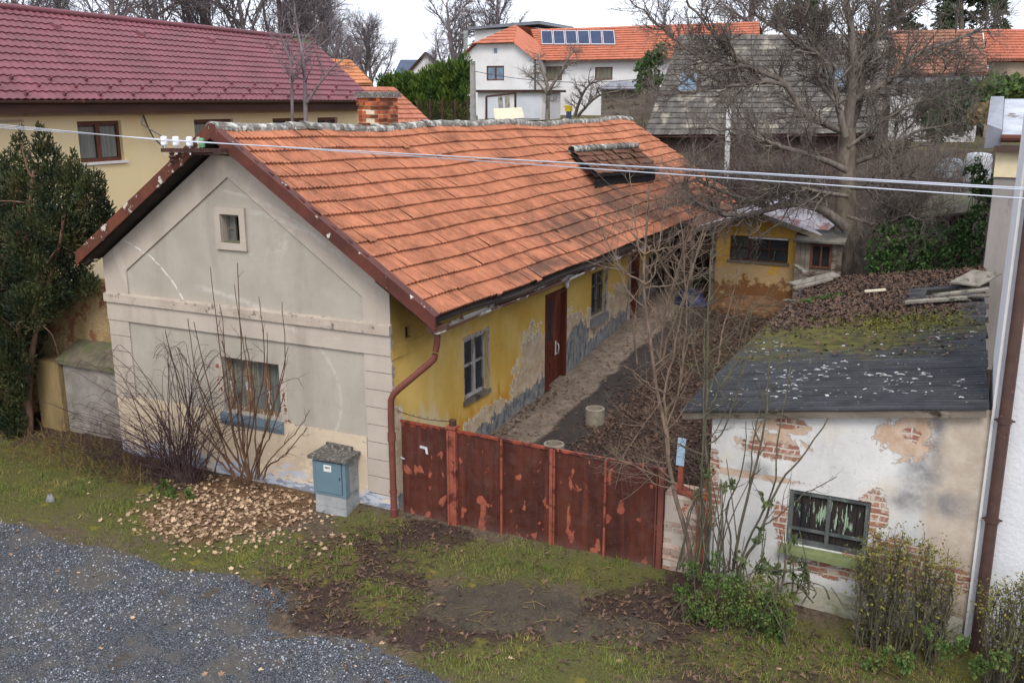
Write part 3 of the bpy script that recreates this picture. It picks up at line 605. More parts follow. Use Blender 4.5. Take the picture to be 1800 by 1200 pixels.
# courtyard wall
gx = gX(0.0)
ow = [(2.29, 3.16, 1.27, 2.41), (5.82, 6.88, .5, 2.55), (8.42, 9.3, 1.55, 2.74), (11.12, 11.8, 1.02, 2.7), (12.65, 13.7, 1.6, 2.42), (.41, .62, 2.84, 3.03)]
mb = MB(); wall(mb, 0.012, HL - .1, lambda u: -.4, lambda u: roofz(0) - .13 - .009 * u, ow, gx, .12)
cw = mb.build('courtyard_wall', M['yellow'], house)
mb = MB(); pbox(mb, gx, .012, HL - .11, 2.60, 2.79, -.014, .002)
mb.build('wall_band', M['yellow'], cw)
# ragged corner strip where yellow meets the gable
mb = MB()
for i in range(30):
    z = .1 + i * .1; w = .03 + .05 * rs.rand()
    mb.box(-.001, .006, -.008, w, z, z + .1 * rs.uniform(.7, 1.0))
mb.build('corner_plaster', M['gbase'], cw)
# courtyard windows and doors
W1 = window(house, gx, 2.31, 3.14, 1.29, 2.39, .03, M['peelwhite'], M['glass'], 1, (.55,), .055, label='small four pane courtyard window in flaking white frame')
mb = MB(); pbox(mb, gx, 3.165, 3.235, 1.24, 2.45, -.02, .06); pbox(mb, gx, 2.27, 3.165, 2.395, 2.44, -.015, .06); mb.build('frame', M['peelwhite'], W1)
mb = MB(); pbox(mb, gx, 2.25, 3.24, 1.20, 1.28, -.05, .06); mb.build('sill', M['oldwood'], W1)
mb = MB(); pbox(mb, gx, 2.36, 2.70, 1.34, 2.36, .1, .11); pbox(mb, gx, 2.76, 3.09, 1.34, 2.36, .1, .11); mb.build('curtain', M['drape'], W1)
# main door, recessed in a deep brown frame
mb = MB(); frame(mb, gx, 5.80, 6.90, .42, 2.57, .09, -.03, .12); dr = mb.build('door', M['brownwood'], house); dr['label'] = 'tall red brown front door with glazed upper panel'
mb = MB(); pbox(mb, gx, 5.9, 6.8, .46, 2.48, .085, .12)
for (a, b, c, d) in ((5.96, 6.3, .62, 1.05), (6.42, 6.74, .62, 1.05), (5.96, 6.3, 1.12, 1.36), (6.42, 6.74, 1.12, 1.36)): frame(mb, gx, a, b, c, d, .04, .06, .09)
mb.build('door_leaf', M['brownwood'], dr)
mb = MB(); pbox(mb, gx, 5.99, 6.34, 1.5, 2.38, .074, .084); mb.build('pane', M['glass'], dr)
mb = MB(); mb.tube([(-.04, 6.5, 1.38), (.0, 6.5, 1.38), (.02, 6.5, 1.32), (0., 6.5, 1.16), (-.04, 6.5, 1.16)], .012, 6); pbox(mb, gx, 6.47, 6.53, 1.12, 1.44, .055, .06); mb.build('handle', M['label'], dr)
mb = MB(); pbox(mb, gx, 5.75, 6.95, .28, .47, -.28, .02); mb.build('doorstep', M['concrete'], house)
mb = MB(); mb.lathe((.1, 6.72, 2.68), [(0, .1), (.05, .09), (.07, .04), (.045, 0), (.05, -.05), (.02, -.11), (0, -.12)], 12); mb.build('door_lamp', M['porcelain'], house)
W2 = window(house, gx, 8.44, 9.28, 1.57, 2.72, .05, M['oldwood'], M['glass'], 1, (.6,), .06, label='tall courtyard window with rotten slate coloured sill')
mb = MB(); pbox(mb, gx, 9.31, 9.43, 1.5, 2.8, -.03, .05); mb.build('frame', M['peelwhite'], W2)
mb = MB(); pbox(mb, gx, 8.38, 9.36, 1.34, 1.54, -.1, .05); mb.build('sill', M['stone'], W2)
mb = MB(); frame(mb, gx, 11.12, 11.8, 1.0, 2.71, .09, -.02, .1); d2 = mb.build('door', M['brownwood'], house); d2['label'] = 'narrow red brown courtyard door beside a white jamb'
mb = MB(); pbox(mb, gx, 11.2, 11.72, 1.05, 2.65, .06, .1); mb.build('door_leaf', M['brownwood'], d2)
mb = MB(); pbox(mb, gx, 10.98, 11.115, .95, 2.75, -.03, .05); mb.build('door_jamb', M['peelwhite'], d2)
window(house, gx, 12.67, 13.68, 1.62, 2.4, .05, M['oldwood'], M['glasspale'], 1, (), .06)
mb = MB(); pbox(mb, gx, .405, .625, 2.835, 3.035, .10, .11); vt = mb.build('wall_vent', M['dark'], house)
# other walls
mb = MB()
mb.poly([(-6, HL - .1, -.2), (-6, HL - .1, roofz(-6) - .3), (RXR, HL - .1, 5.7), (0, HL - .1, 3.7), (0, HL - .1, -.2)]); mb.quad((-6, .04, -.4), (-6, HL - .1, -.2), (-6, HL - .1, 3.7), (-6, .04, 3.75))
mb.build('rear_wall', M['gardenwall'], house)
# roof
A, B, C_, D = (.95, -.34, HE), (.95, HL, 3.38), (RXR, HL, 5.86), (RXR, -.34, HRI)
def sagR(U, V): return -.085 * np.sin(np.pi * np.clip(U * 1.05, 0, 1)) * np.sin(np.pi * (.25 + .6 * V)) + .045 * np.sin(U * 13 + V * 2.2) * V * .7 + .02 * np.sin(U * 31 + 4 * V) - .03 * np.sin(U * 7.5) * (1 - V)
def tintR(U, V, r): return np.clip(.5 + .55 * (r - .5) + .25 * (.5 - V) - .35 * sstep(.45, .7, U) * sstep(.3, .6, V), 0, 1)
mb = MB(); tileroof(mb, A, B, C_, D, 14, 96, 8, .013, .045, .004, sagR, 2, tintR, slip=.5)
roof = mb.build('roof', M['tile'], house)
mb = MB(); tileroof(mb, (XL, -.34, HEL), (XL, HL, 3.8), C_, D, 11, 96, 2, .01, .04, .006, lambda U, V: -.05 * np.sin(np.pi * U) * V, 1)
mb.build('rear_slope', M['tile'], roof)
mb = MB()
for (P, Q, R1, S1) in (((.93, -.30, HE - .03), (.93, HL - .05, 3.34), (RXR, HL - .05, 5.78), (RXR, -.30, HRI - .03)), ((XL + .02, -.30, HEL - .03), (XL + .02, HL - .05, 3.75), (RXR, HL - .05, 5.78), (RXR, -.30, HRI - .03))):
    P, Q, R1, S1 = [np.array(p) for p in (P, Q, R1, S1)]; uu, vv = np.meshgrid(np.linspace(0, 1, 40), np.linspace(0, 1, 10), indexing='ij'); uu = uu.ravel(); vv = vv.ravel()
    G = P * ((1 - uu) * (1 - vv))[:, None] + Q * (uu * (1 - vv))[:, None] + R1 * (uu * vv)[:, None] + S1 * ((1 - uu) * vv)[:, None]; G[:, 2] += 1.25 * np.minimum(sagR(uu, vv), 0) - .05
    FF = np.array([[i * 10 + j, (i + 1) * 10 + j, (i + 1) * 10 + j + 1, i * 10 + j + 1] for i in range(39) for j in range(9)]); mb.add(G, FF); mb.add(G - (0, 0, .03), FF)
for i in range(24):
    y = -.28 + i * .8
    if y < HL - .3: mb.bar((.86, y, HE - .10), (-.02, y, roofz(0) - .16), .08, .08); mb.bar((XL + .03, y, HEL - .14), (-5.98, y, roofz(-6) - .16), .08, .1)
mb.build('soffit', M['soffit'], roof)
# verge boards
def vergeboard(mb, a, b, y0, y1, h):
    a = np.array(a, float); b = np.array(b, float)
    mb.hexa([(a[0], y0, a[1] - h), (b[0], y0, b[1] - h), (b[0], y1, b[1] - h), (a[0], y1, a[1] - h), (a[0], y0, a[1]), (b[0], y0, b[1]), (b[0], y1, b[1]), (a[0], y1, a[1])])
mb = MB()
n = 5
for i in range(n):
    t0, t1 = i / n, (i + 1) / n; f = lambda t: (RXR + (.97 - RXR) * t, HRI + .05 + (HE - HRI) * t)
    a, b = f(t0), f(t1 + .012); o = .003 * (i % 2)
    vergeboard(mb, a, b, -.40 - o, -.362, .20); mb.hexa([(a[0], -.40 - o, a[1]), (b[0], -.40 - o, b[1]), (b[0], -.25, b[1] - .0), (a[0], -.25, a[1] - .0), (a[0], -.40 - o, a[1] + .02), (b[0], -.40 - o, b[1] + .02), (b[0], -.25, b[1] + .03), (a[0], -.25, a[1] + .03)])
mb.build('verge_board', M['verge'], roof)
mb = MB()
f = lambda t: (RXR + (XL - .03 - RXR) * t, HRI + .05 + (HEL - HRI) * t)
for i in range(4):
    a, b = f(i / 4), f((i + 1) / 4 + .01); o = .003 * (i % 2)
    vergeboard(mb, b, a, -.40 - o, -.362, .2); mb.hexa([(b[0], -.40, b[1]), (a[0], -.40, a[1]), (a[0], -.25, a[1]), (b[0], -.25, b[1]), (b[0], -.40, b[1] + .02), (a[0], -.40, a[1] + .02), (a[0], -.25, a[1] + .03), (b[0], -.25, b[1] + .03)])
vb = mb.build('verge_board', M['vergerust'], roof); vb['label'] = 'rusty left verge board with flaked white paint'
# ridge tiles
mb = MB(); yy = -.36; i = 0
while yy < HL:
    L = .37; U = (yy + .34) / (HL + .34); z = HRI + (5.86 - HRI) * U + float(sagR(np.array(U), np.array(1.0))) + .04; tl = rs.normal(0, .012); an = np.linspace(-.15, math.pi + .15, 8)
    r0, r1 = .10, .118
    ring = lambda y, r, dz: np.array([(RXR + r * 1.1 * math.cos(t) + tl, y, z - .075 + dz + r * math.sin(t)) for t in an])
    P = np.concatenate([ring(yy, r1, tl), ring(yy + L + .04, r0, .0), ring(yy, r1 - .03, tl)])
    F = [[j, j + 1, 9 + j - 1 + 0, 8 + j] for j in range(7)]; F = [[j, j + 1, 8 + j + 1, 8 + j] for j in range(7)] + [[16 + j, 16 + j + 1, j + 1, j] for j in range(7)]
    mb.add(P, F, rs.rand()); yy += L; i += 1
mb.build('ridge_tile', M['ridge'], roof)
# dormer with old brown tiles and an opening under its lip, black faces standing for the shade inside
mb = MB(); dA, dB, dC, dD = (-.55, 10.0, 4.73), (-.35, 14.4, 4.60), (-1.55, 15.9, 5.11), (-1.62, 11.0, 5.20)
dn = tileroof(mb, dA, dB, dC, dD, 4, 22, 4, .012, .04, .012)
dm = mb.build('dormer', M['tile_old'], roof)
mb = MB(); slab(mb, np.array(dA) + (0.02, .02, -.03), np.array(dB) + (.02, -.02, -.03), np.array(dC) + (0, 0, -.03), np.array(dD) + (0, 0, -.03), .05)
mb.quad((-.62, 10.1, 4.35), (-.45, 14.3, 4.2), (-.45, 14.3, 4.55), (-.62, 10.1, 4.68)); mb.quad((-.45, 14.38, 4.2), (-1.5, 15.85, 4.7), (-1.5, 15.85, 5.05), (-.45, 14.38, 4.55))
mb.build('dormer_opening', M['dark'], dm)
mb = MB()
for k in range(13):
    t = k / 13; p = np.array(dD) * (1 - t) + np.array(dC) * t; q = np.array(dD) * (1 - t - .075) + np.array(dC) * (t + .075)
    mb.tube([p + (0, 0, .05 + .02 * rs.rand()), q + (0, 0, .05)], .1, 6, rs.rand())
mb.build('dormer_ridge', M['ridge'], dm)
# chimney of loose old brick
chm = plain('loose_chimney_brick', S(186, 100, 58), S(134, 72, 50), 4, .95, .7, S(92, 66, 54), (.56, .66), 5, .02, 1.3)
mb = MB(); cx, cy, hw = -3.62, 5.3, .30; z = 5.2; row = 0
while z < 6.5:
    g = .02 if z > 6.3 else 0; o = .1 if row % 2 else 0
    for side in range(4):
        for k in range(3):
            a = -hw - g + k * .2 + (o if k else 0); b = a + .2 - .014 + (o if k == 0 else 0) - (o if k == 2 else 0)
            b = min(b, hw + g); j = rs.normal(0, .008)
            if side == 0: q = (cx + a, cx + b, cy - hw - g + j, cy - hw - g + .1)
            elif side == 1: q = (cx + a, cx + b, cy + hw + g - .1, cy + hw + g + j)
            elif side == 2: q = (cx + hw + g - .1, cx + hw + g + j, cy + a, cy + b)
            else: q = (cx - hw - g + j, cx - hw - g + .1, cy + a, cy + b)
            mb.box(q[0], q[1], q[2], q[3], z, z + .068 + rs.normal(0, .003), rs.rand())
    z += .083; row += 1
ch = mb.build('chimney', chm, roof)
mb = MB(); mb.box(cx - hw + .012, cx + hw - .012, cy - hw + .012, cy + hw - .012, 5.0, 6.5); mb.build('mortar', M['cream'], ch)
mb = MB(); mb.hexa([(cx - .36, cy - .36, 6.52), (cx + .36, cy - .36, 6.52), (cx + .36, cy + .36, 6.52), (cx - .36, cy + .36, 6.52), (cx - .33, cy - .33, 6.64), (cx + .33, cy - .33, 6.62), (cx + .33, cy + .33, 6.64), (cx - .33, cy + .33, 6.64)]); mb.build('cap', M['slab'], ch)
# gutter with hangers, then the broken downpipe
mb = MB(); an = np.linspace(math.pi, 2 * math.pi, 8); GX, GR = .83, .075
ys = list(np.linspace(-.1, 18.2, 20))
gz = lambda y: 3.17 - .004 * y + .015 * math.sin(y * 1.1)
for s_, rr in ((1, GR), (-1, GR - .008)):
    V = np.array([[(GX + rr * math.cos(t), y, gz(y) + rr * math.sin(t)) for t in an] for y in ys]).reshape(-1, 3)
    F = [[i * 8 + j, i * 8 + j + 1, (i + 1) * 8 + j + 1, (i + 1) * 8 + j] for i in range(len(ys) - 1) for j in range(7)]
    mb.add(V, F)
mb.poly([(GX + GR * math.cos(t), -.1, gz(-.1) + GR * math.sin(t)) for t in an])
mb.hexa([(GX - .09, -.14, 3.13), (GX + .09, -.14, 3.13), (GX + .09, .1, 3.13), (GX - .09, .1, 3.13), (GX - .11, -.16, 3.24), (GX + .11, -.16, 3.24), (GX + .11, .12, 3.24), (GX - .11, .12, 3.24)])
gu = mb.build('gutter', plain('rusted_brown_gutter', S(128, 92, 78), S(104, 72, 62), 3, .7, .4, S(216, 212, 202), (.52, .57), 2.2, .01, stretch=(1, .5, 1)), house)
mb = MB()
for y in np.arange(.7, 18, .95): mb = MB(); mb.bar((GX, y, gz(y) + .0), (GX + .05, y, gz(y) + .22), .014, .006); mb.build('gutter_hanger', M['iron'], gu)
mb = MB()
mb.tube([(GX, -.02, 3.14), (GX, -.02, 3.02), (GX - .01, -.02, 2.93), (GX - .03, -.03, 2.83)], .05, 10)
mb.tube([(GX - .03, -.035, 2.79), (GX - .05, -.04, 2.72), (GX - .14, -.05, 2.63), (.20, -.115, 2.20), (.10, -.13, 2.10), (.055, -.135, 2.0), (.045, -.135, 1.7), (.045, -.135, .02)], .052, 10, cap=True)
for z in (1.35, .5): mb.lathe((.045, -.135, z), [(.052, -.02), (.062, -.02), (.062, .02), (.052, .02)], 12)
mb.lathe((.045, -.135, 1.33), [(.052, -.0), (.064, .0), (.064, .14), (.052, .14)], 12); mb.lathe((.045, -.135, -.05), [(.062, 0), (.062, .26), (.052, .27)], 12)
mb.build('downpipe', M['redpipe'], house)
# insulator bracket at the apex
mb = MB(); y = -.5
mb.bar((-3.86, y, 5.70), (-2.62, y, 5.72), .05, .06); mb.bar((-3.3, y, 5.66), (-2.55, -.05, 5.62), .03, .03); mb.bar((-2.62, y, 5.72), (-2.6, .02, 5.72), .05, .05)
ib = mb.build('insulator_bracket', M['iron'], house)
INS = []
for x in (-3.80, -3.55, -3.27):
    mb = MB(); mb.tube([(x, y, 5.64), (x, y, 5.8)], .012, 6); mb.lathe((x, y, 5.77), [(0, 0), (.045, 0), (.055, .02), (.05, .06), (.035, .075), (.05, .09), (.05, .125), (.04, .145), (0, .15)], 14)
    mb.build('insulator', M['porcelain'], ib); INS.append((x, y - .05, 5.855))
mb = MB(); mb.tube([(-3.02, y, 5.74), (-3.02, y, 5.8)], .012, 6); mb.lathe((-3.02, y, 5.76), [(0, 0), (.045, 0), (.05, .06), (.035, .08), (.045, .1), (.04, .14), (0, .145)], 14); io = mb.build('insulator', M['greenglass'], ib); io['label'] = 'green glass insulator nearest the roof apex'
mb = MB(); mb.lathe((-3.66, y, 5.45), [(0, 0), (.03, .03), (.025, .08), (.06, .09), (.03, .12), (.06, .15), (.03, .18), (.05, .21), (0, .24)], 12); io = mb.build('insulator', M['iron'], ib); io['label'] = 'dark hanging insulator below the bracket'
# ---------------------------------------------------------------- ground heights
YK = np.array([-200, -30, -7, -.6, .4, 2.5, 6, 11, 14, 20, 30, 45, 60, 90, 200, 420.]); ZK = np.array([-.6, -.4, -.02, 0, .17, .33, .5, .98, 1.45, 2.5, 4.2, 5.3, 5.7, 5.9, 6.0, 6.0])
def H(x, y):
    x = np.asarray(x, float); y = np.asarray(y, float); z = np.interp(y, YK, ZK)
    z = np.where((x < -6.2) & (y > 0) & (y < 14), z * .6, z)
    z = z + .03 * (fbm(x * 1.1 + 40, y * 1.1 + 40, 3) - .5) * (np.abs(y) < 40) + .03 * np.exp(-((x + 3.3) ** 2 / 1.8 + (y + .7) ** 2 / .35)) - .10 * sstep(5.5, 8, x) * sstep(-2, -.3, y) * (y < 1)
    return z

# ---------------------------------------------------------------- gate
gate = thing('metal_gate', (1.06, 0, 0), 'rusty dark red sheet metal gate with wicket and wide driveway leaves', 'gate')
gx_ = lambda px, py=860: float(onY(px, py)[0])
def sheet(mb, x0, x1, y, zb, zt0, zt1):
    nx, nz = max(2, int((x1 - x0) / .12)), 12
    xs = np.linspace(x0, x1, nx); V = []
    for k in range(nz + 1):
        for x in xs:
            t = (x - x0) / (x1 - x0); zt = zt0 + (zt1 - zt0) * t; z = zb + (zt - zb) * k / nz
            V.append((x, y + .016 * (float(fbm(np.array(x * 1.6), np.array(z * 1.3), 5)) - .5) * min(1, 4 * t, 4 * (1 - t)), z))
    F = [[k * nx + i, k * nx + i + 1, (k + 1) * nx + i + 1, (k + 1) * nx + i] for k in range(nz) for i in range(nx - 1)]
    mb.add(V, F)
zt = lambda x: 1.645 - .02 * x
mb = MB(); sheet(mb, .14, .99, .0, .05, zt(.14), zt(.99)); wl = mb.build('wicket_leaf', M['rust'], gate, smooth=True)
mb = MB(); mb.bar((.14, 0, .04), (.99, 0, .04), .03, .03); mb.bar((.13, 0, zt(.13)), (1.0, 0, zt(1.0)), .035, .035)
for x in (.135, .985): mb.bar((x, -.005, .05), (x, -.005, zt(x)), .03, .035)
mb.build('leaf_rail', M['rust'], wl)
mb = MB(); mb.bar((.48, -.014, 1.275), (.61, -.014, 1.262), .012, .04, tint=.2); ms = mb.build('letter_slot', M['alu'], wl)
mb = MB(); mb.hexa([(.595, -.03, 1.18), (.63, -.03, 1.175), (.63, -.02, 1.175), (.595, -.02, 1.18), (.585, -.04, 1.26), (.62, -.04, 1.255), (.62, -.02, 1.255), (.585, -.02, 1.26)]); mb.build('folded_paper', M['label'], ms)
mb = MB(); mb.tube([(.15, -.02, 1.05), (.15, -.05, 1.05), (.22, -.055, 1.04)], .01, 6, cap=True); mb.build('handle', M['alu'], wl)
mb = MB(); mb.box(1.005, 1.115, -.055, .055, -.1, 1.66); mb.box(.985, 1.015, -.07, -.0, -.1, 1.62); mb.box(1.105, 1.135, -.065, .0, -.1, 1.62); mb.box(.98, 1.14, -.075, .065, 1.66, 1.70)
mb.build('gate_post', M['redlead'], gate)
mb = MB(); mb.lathe((1.06, 0, 1.70), [(.05, 0), (.055, .0), (.055, .09), (.03, .105), (0, .105)], 14); mb.build('post_cap', M['iron'], gate)
divs = [1.14, gx_(883), gx_(970), gx_(1065), gx_(1160, 900) - .03]
for i in range(4):
    a, b = divs[i], divs[i + 1]; mb = MB(); sheet(mb, a, b, .0, .04, zt(a), zt(b)); lf = mb.build('driveway_panel', M['rust'], gate, smooth=True)
    mb = MB(); mb.bar((a, 0, zt(a)), (b, 0, zt(b)), .04, .04); mb.build('top_rail', M['rust'], lf)
mb = MB()
for x, w in ((divs[1], .03), (divs[2], .05), (divs[3], .03)):
    mb.bar((x, -.022, .02), (x, -.022, zt(x) + .01), w, .04, up=(0, 1, 0))
mb.bar((divs[2] + .045, -.02, .04), (divs[2] + .045, -.02, zt(divs[2])), .025, .03, up=(0, 1, 0))
mb.build('gate_stile', M['redlead'], gate)
mb = MB(); x = divs[4]; mb.box(x + .01, x + .085, -.05, .05, -.1, 1.58); mb.tube([(x - .02, -.045, .1), (x - .02, -.045, 1.5)], .012, 6); mb.build('hinge_post', M['redpipe'], gate)
mb = MB(); mb.tube([(.08, -.01, 1.80), (.3, 0, 1.755), (.6, 0, 1.73), (.9, 0, 1.745), (1.03, 0, 1.765)], .006, 4)
for t in np.linspace(.1, 1, 8): mb.tube([(t - .01, .0, 1.745), (t + .01, .01, 1.775)], .004, 3)
tag(mb.build('barbed_wire', M['iron'], origin=(.08, 0, 1.8)), 'short strand of barbed wire strung from house corner to gate post', 'wire')

# ---------------------------------------------------------------- pier between gate and shed
pier = thing('gate_pier', (4.7, .1, 0), 'low crumbling limewashed brick pier between the red gate and the white shed', 'brick pier')
mb = MB(); x0 = divs[4] + .09
z = -.25; r = 0
while z < 1.22:
    h = .08; tz_ = 1.22
    wob = lambda: rs.normal(0, .012)
    xe = 5.0
    k = x0 - .005 + (0 if r % 2 else 0); xs = [x0] + list(np.arange(x0 + (.13 if r % 2 else .25), xe - .05, .26)) + [xe]
    for a, b in zip(xs[:-1], xs[1:]):
        mb.box(a + .006, b - .006 - .01 * rs.rand(), -.012 + 1.3 * wob(), .4, z, z + h - .008 - abs(rs.normal(0, .006)), rs.rand())
    z += h + .004; r += 1
mb.build('pier_brick', plain('limewashed_brick', S(178, 142, 122), S(198, 182, 166), 3.2, .95, .7, S(166, 92, 66), (.58, .64), 4.2, .02, .5), pier)
mb = MB(); mb.box(x0 + .01, 4.99, -.004, .38, -.25, 1.2); mb.build('mortar', M['band'], pier)
mb = MB(); mb.bar((4.52, .05, 1.33), (4.98, .02, 1.22), .16, .05); mb.box(4.56, 4.63, .02, .09, 1.2, 1.66); mb.bar((4.93, -.05, .1), (4.93, -.05, 1.15), .11, .05, up=(0, 1, 0)); mb.build('steel_angle', M['redlead'], pier)
mb = MB(); mb.bar((4.585, .01, 1.66), (4.6, .01, 2.05), .11, .02, up=(0, 1, 0)); pl = mb.build('tin_plate', plain('pale_blue_tin', S(176, 202, 222), S(158, 186, 208), 4, .5, .1), pier)

# ---------------------------------------------------------------- shed
shed = thing('shed', (5.0, 0, 0), 'low white plastered shed with exposed brick and black corrugated lean-to roof', 'shed')
SR = lambda x: 2.48 + .153 * (x - 4.63)
wo = (6.05, 7.05, .84, 1.59)
mb = MB(); wall(mb, 5.0, 8.259, lambda u: -.5, lambda u: SR(u) - .06, [wo], gY(0.0), .12, cuts=(5.4, 5.8, 7.4, 7.8))
sw = mb.build('wall', M['shedwall'], shed)
mb = MB(); mb.quad((5.001, 0.0, -.5), (5.001, 10.4, -.3), (5.001, 10.4, SR(5.0) - .06), (5.001, 0, SR(5.0) - .06)); mb.quad((8.235, 10.4, -.3), (5.0, 10.4, -.3), (5.0, 10.4, SR(5.0) - .06), (8.235, 10.4, SR(8.2) - .06)); mb.build('yard_wall', M['pierbrick'], shed)
# bare brick teeth on the left corner
mb = MB()
for i in range(17):
    z = .15 + i * .083
    if z < 1.7 and rs.rand() < .85: mb.box(4.955 - .02 * (i % 2), 5.0 + .06 * rs.rand(), -.012 - .006 * rs.rand(), .25, z, z + .07, rs.rand())
mb.build('corner_brick', plain('orange_corner_brick', S(188, 104, 66), S(150, 78, 54), 5, .95, .6, S(206, 190, 170), (.55, .6), 5, .02, .6), shed)
# a wavy foot of old render
mb = MB(); k = 40; xs = np.linspace(5.35, 8.23, k); V = []
for i, x in enumerate(xs):
    hh = .24 + .09 * float(fbm(np.array(x * 2.), np.array(.3), 9)) ; V += [(x, -.14, -.5), (x, -.13, hh * .3), (x, -.085, hh * .8), (x, -.001, hh)]
F = [[i * 4 + j, (i + 1) * 4 + j, (i + 1) * 4 + j + 1, i * 4 + j + 1] for i in range(k - 1) for j in range(3)]; mb.add(V, F)
mb.build('rendered_foot', plain('damp_mossy_render', S(176, 170, 154), S(140, 138, 118), 3, .95, .6, S(112, 116, 84), (.5, .64), 2.2, .02, stretch=(1, 1, 2)), shed, smooth=True)
# boarded window
mb = MB(); g = gY(0.0); frame(mb, g, *wo, .06, .02, .09); pbox(mb, g, 6.525, 6.575, .9, 1.53, .025, .085); pbox(mb, g, 6.11, 6.525, 1.03, 1.065, .03, .06); pbox(mb, g, 6.575, 6.99, 1.03, 1.065, .03, .06)
wf = mb.build('window', plain('grey_green_window_timber', S(98, 102, 98), S(68, 71, 71), 6, .85, .5, S(140, 150, 126), (.58, .66), 9, .01, stretch=(1, 1, .3)), shed)
bm = N('peeling_green_boards', .85, .2); col = bm.mix(bm.mr(bm.noise(6, 5, .7, stretch=(1.5, 1, .3)), .35, .65), S(58, 50, 46), S(40, 38, 40))
pk = bm.m('ADD', bm.noise(13, 5, .7, stretch=(1.6, 1, .22)), bm.m('MULTIPLY', bm.ell(bm.xyz()[0], bm.xyz()[2], 6.55, 1.3, .6, .22), .12)); col = bm.mix(bm.mr(pk, .60, .63), col, S(160, 182, 152)); bm.bump(bm.noise(30, 4, .7, stretch=(2, 1, .2)), .7, .02)
mb = MB()
for i in range(8):
    a = 6.1 + i * .1125
    pbox(mb, g, a + .003, a + .1095, .9, 1.54, .066 + .004 * rs.rand(), .09)
mb.build('shutter_board', bm.done(col), wf)
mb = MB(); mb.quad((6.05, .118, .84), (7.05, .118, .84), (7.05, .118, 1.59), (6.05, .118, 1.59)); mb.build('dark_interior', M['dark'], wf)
mb = MB(); mb.hexa([(5.98, -.13, .74), (7.12, -.13, .70), (7.12, .02, .72), (5.98, .02, .76), (5.98, -.11, .80), (7.12, -.11, .765), (7.12, .05, .838), (5.98, .05, .838)]); mb.build('sill', M['greenmoss'], wf)
# corrugated roof, three overlapping strips per bay
mb = MB(); ys = np.arange(-.14, 10.6, .0305); xs = np.linspace(4.60, 8.22, 14)
Yg, Xg = np.meshgrid(ys, xs, indexing='ij')
bay = np.floor((Yg + .14) / .93); Xr = np.where(Xg > 8.1, Xg - .012 * Yg - .02 * (bay % 2), Xg)
lap = (Yg + .14) / .93 - bay
Z = SR(Xr) + .028 * np.sin(Yg / .122 * 2 * math.pi) + .014 * (1 - lap) + .05 * (fbm(Xg * .6, Yg * .6, 21) - .5) - .05 * np.exp(-((Yg - 7.5) ** 2) / 3) * np.sin((Xg - 4.6) / 3.6 * math.pi)
V = np.stack([Xr, Yg, Z], -1).reshape(-1, 3); nX = len(xs)
F = np.array([[i * nX + j, (i + 1) * nX + j, (i + 1) * nX + j + 1, i * nX + j + 1] for i in range(len(ys) - 1) for j in range(nX - 1) if not (7.55 < ys[i] < 8.35 and 6.9 < xs[j] < 7.8)])
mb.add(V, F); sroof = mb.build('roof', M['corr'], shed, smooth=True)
mb = MB(); mb.bar((4.62, -.10, SR(4.62) - .07), (8.2, -.10, SR(8.2) - .07), .03, .09); mb.bar((4.66, -.06, SR(4.66) - .06), (4.66, 10.5, SR(4.66) - .06), .05, .07)
for y in np.arange(.6, 10.4, 1.2): mb.bar((4.68, y, SR(4.68) - .085), (8.2, y, SR(8.2) - .085), .06, .09)
mb.build('rafter', M['oldwood'], sroof)
mb = MB(); mb.box(7.72, 7.81, -.16, -.10, SR(7.7) - .10, SR(7.7) - .03); mb.build('bracket', M['oldwood'], sroof)
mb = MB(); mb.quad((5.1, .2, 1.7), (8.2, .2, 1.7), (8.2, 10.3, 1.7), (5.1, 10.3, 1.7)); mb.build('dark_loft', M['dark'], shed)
def onRoof(px, py, lift=0.):
    d = ray(px, py); n = np.array([-.153, 0, 1.0]); p0 = np.array([4.63, 0, 2.48 + lift]); t = ((p0 - CAM) @ n) / (d @ n); return CAM + t * d
def plank(a, b, w, th, label, mat='plank', extra=0., grp=None):
    mb = MB(); mb.bar(a, b, w, th); return tag(mb.build('loose_plank', M[mat], origin=tuple((np.array(a) + np.array(b)) / 2 - (0, 0, th))), label, 'plank', grp)
plank(onRoof(1591, 531, .10), onRoof(1700, 523, .10), .20, .04, 'dark grey plank lying along the lower edge of the hole in the shed roof')
plank(onRoof(1640, 519, .14), onRoof(1738, 508, .16), .16, .035, 'pale grey plank lying across the upper edge of the hole in the shed roof')
plank(onRoof(1705, 520, .1), onRoof(1736, 519, .13), .22, .035, 'short grey board end beside the grey house wall')
plank(onRoof(1520, 512, .06), onRoof(1557, 509, .06), .12, .03, 'short tan board lying alone on leaves on the shed roof', 'cream')
plank(onRoof(1380, 527, .05), onRoof(1402, 529, .05), .12, .03, 'small grey board end at the yard edge of the shed roof')
a = onRoof(1695, 500, .10); b = onRoof(1735, 478, .14); mb = MB(); mb.bar(a, b, .55, .03); tag(mb.build('roof_sheet_offcut', M['plank'], origin=tuple(a)), 'loose grey fibre sheet on the shed roof against the grey wall', 'roof sheet')
for (p, q, w, lb) in (((1392, 500), (1470, 482), .34, 'wide grey door panel lying over the far corner of the shed roof'), ((1395, 507), (1462, 490), .10, 'narrow pale plank lying below the grey door panel'), ((1415, 478), (1398, 466), .12, 'short plank leaning on the yellow outbuilding corner')):
    a, b = onRoof(*p, .12), onRoof(*q, .18); plank(a, b, w, .04, lb)

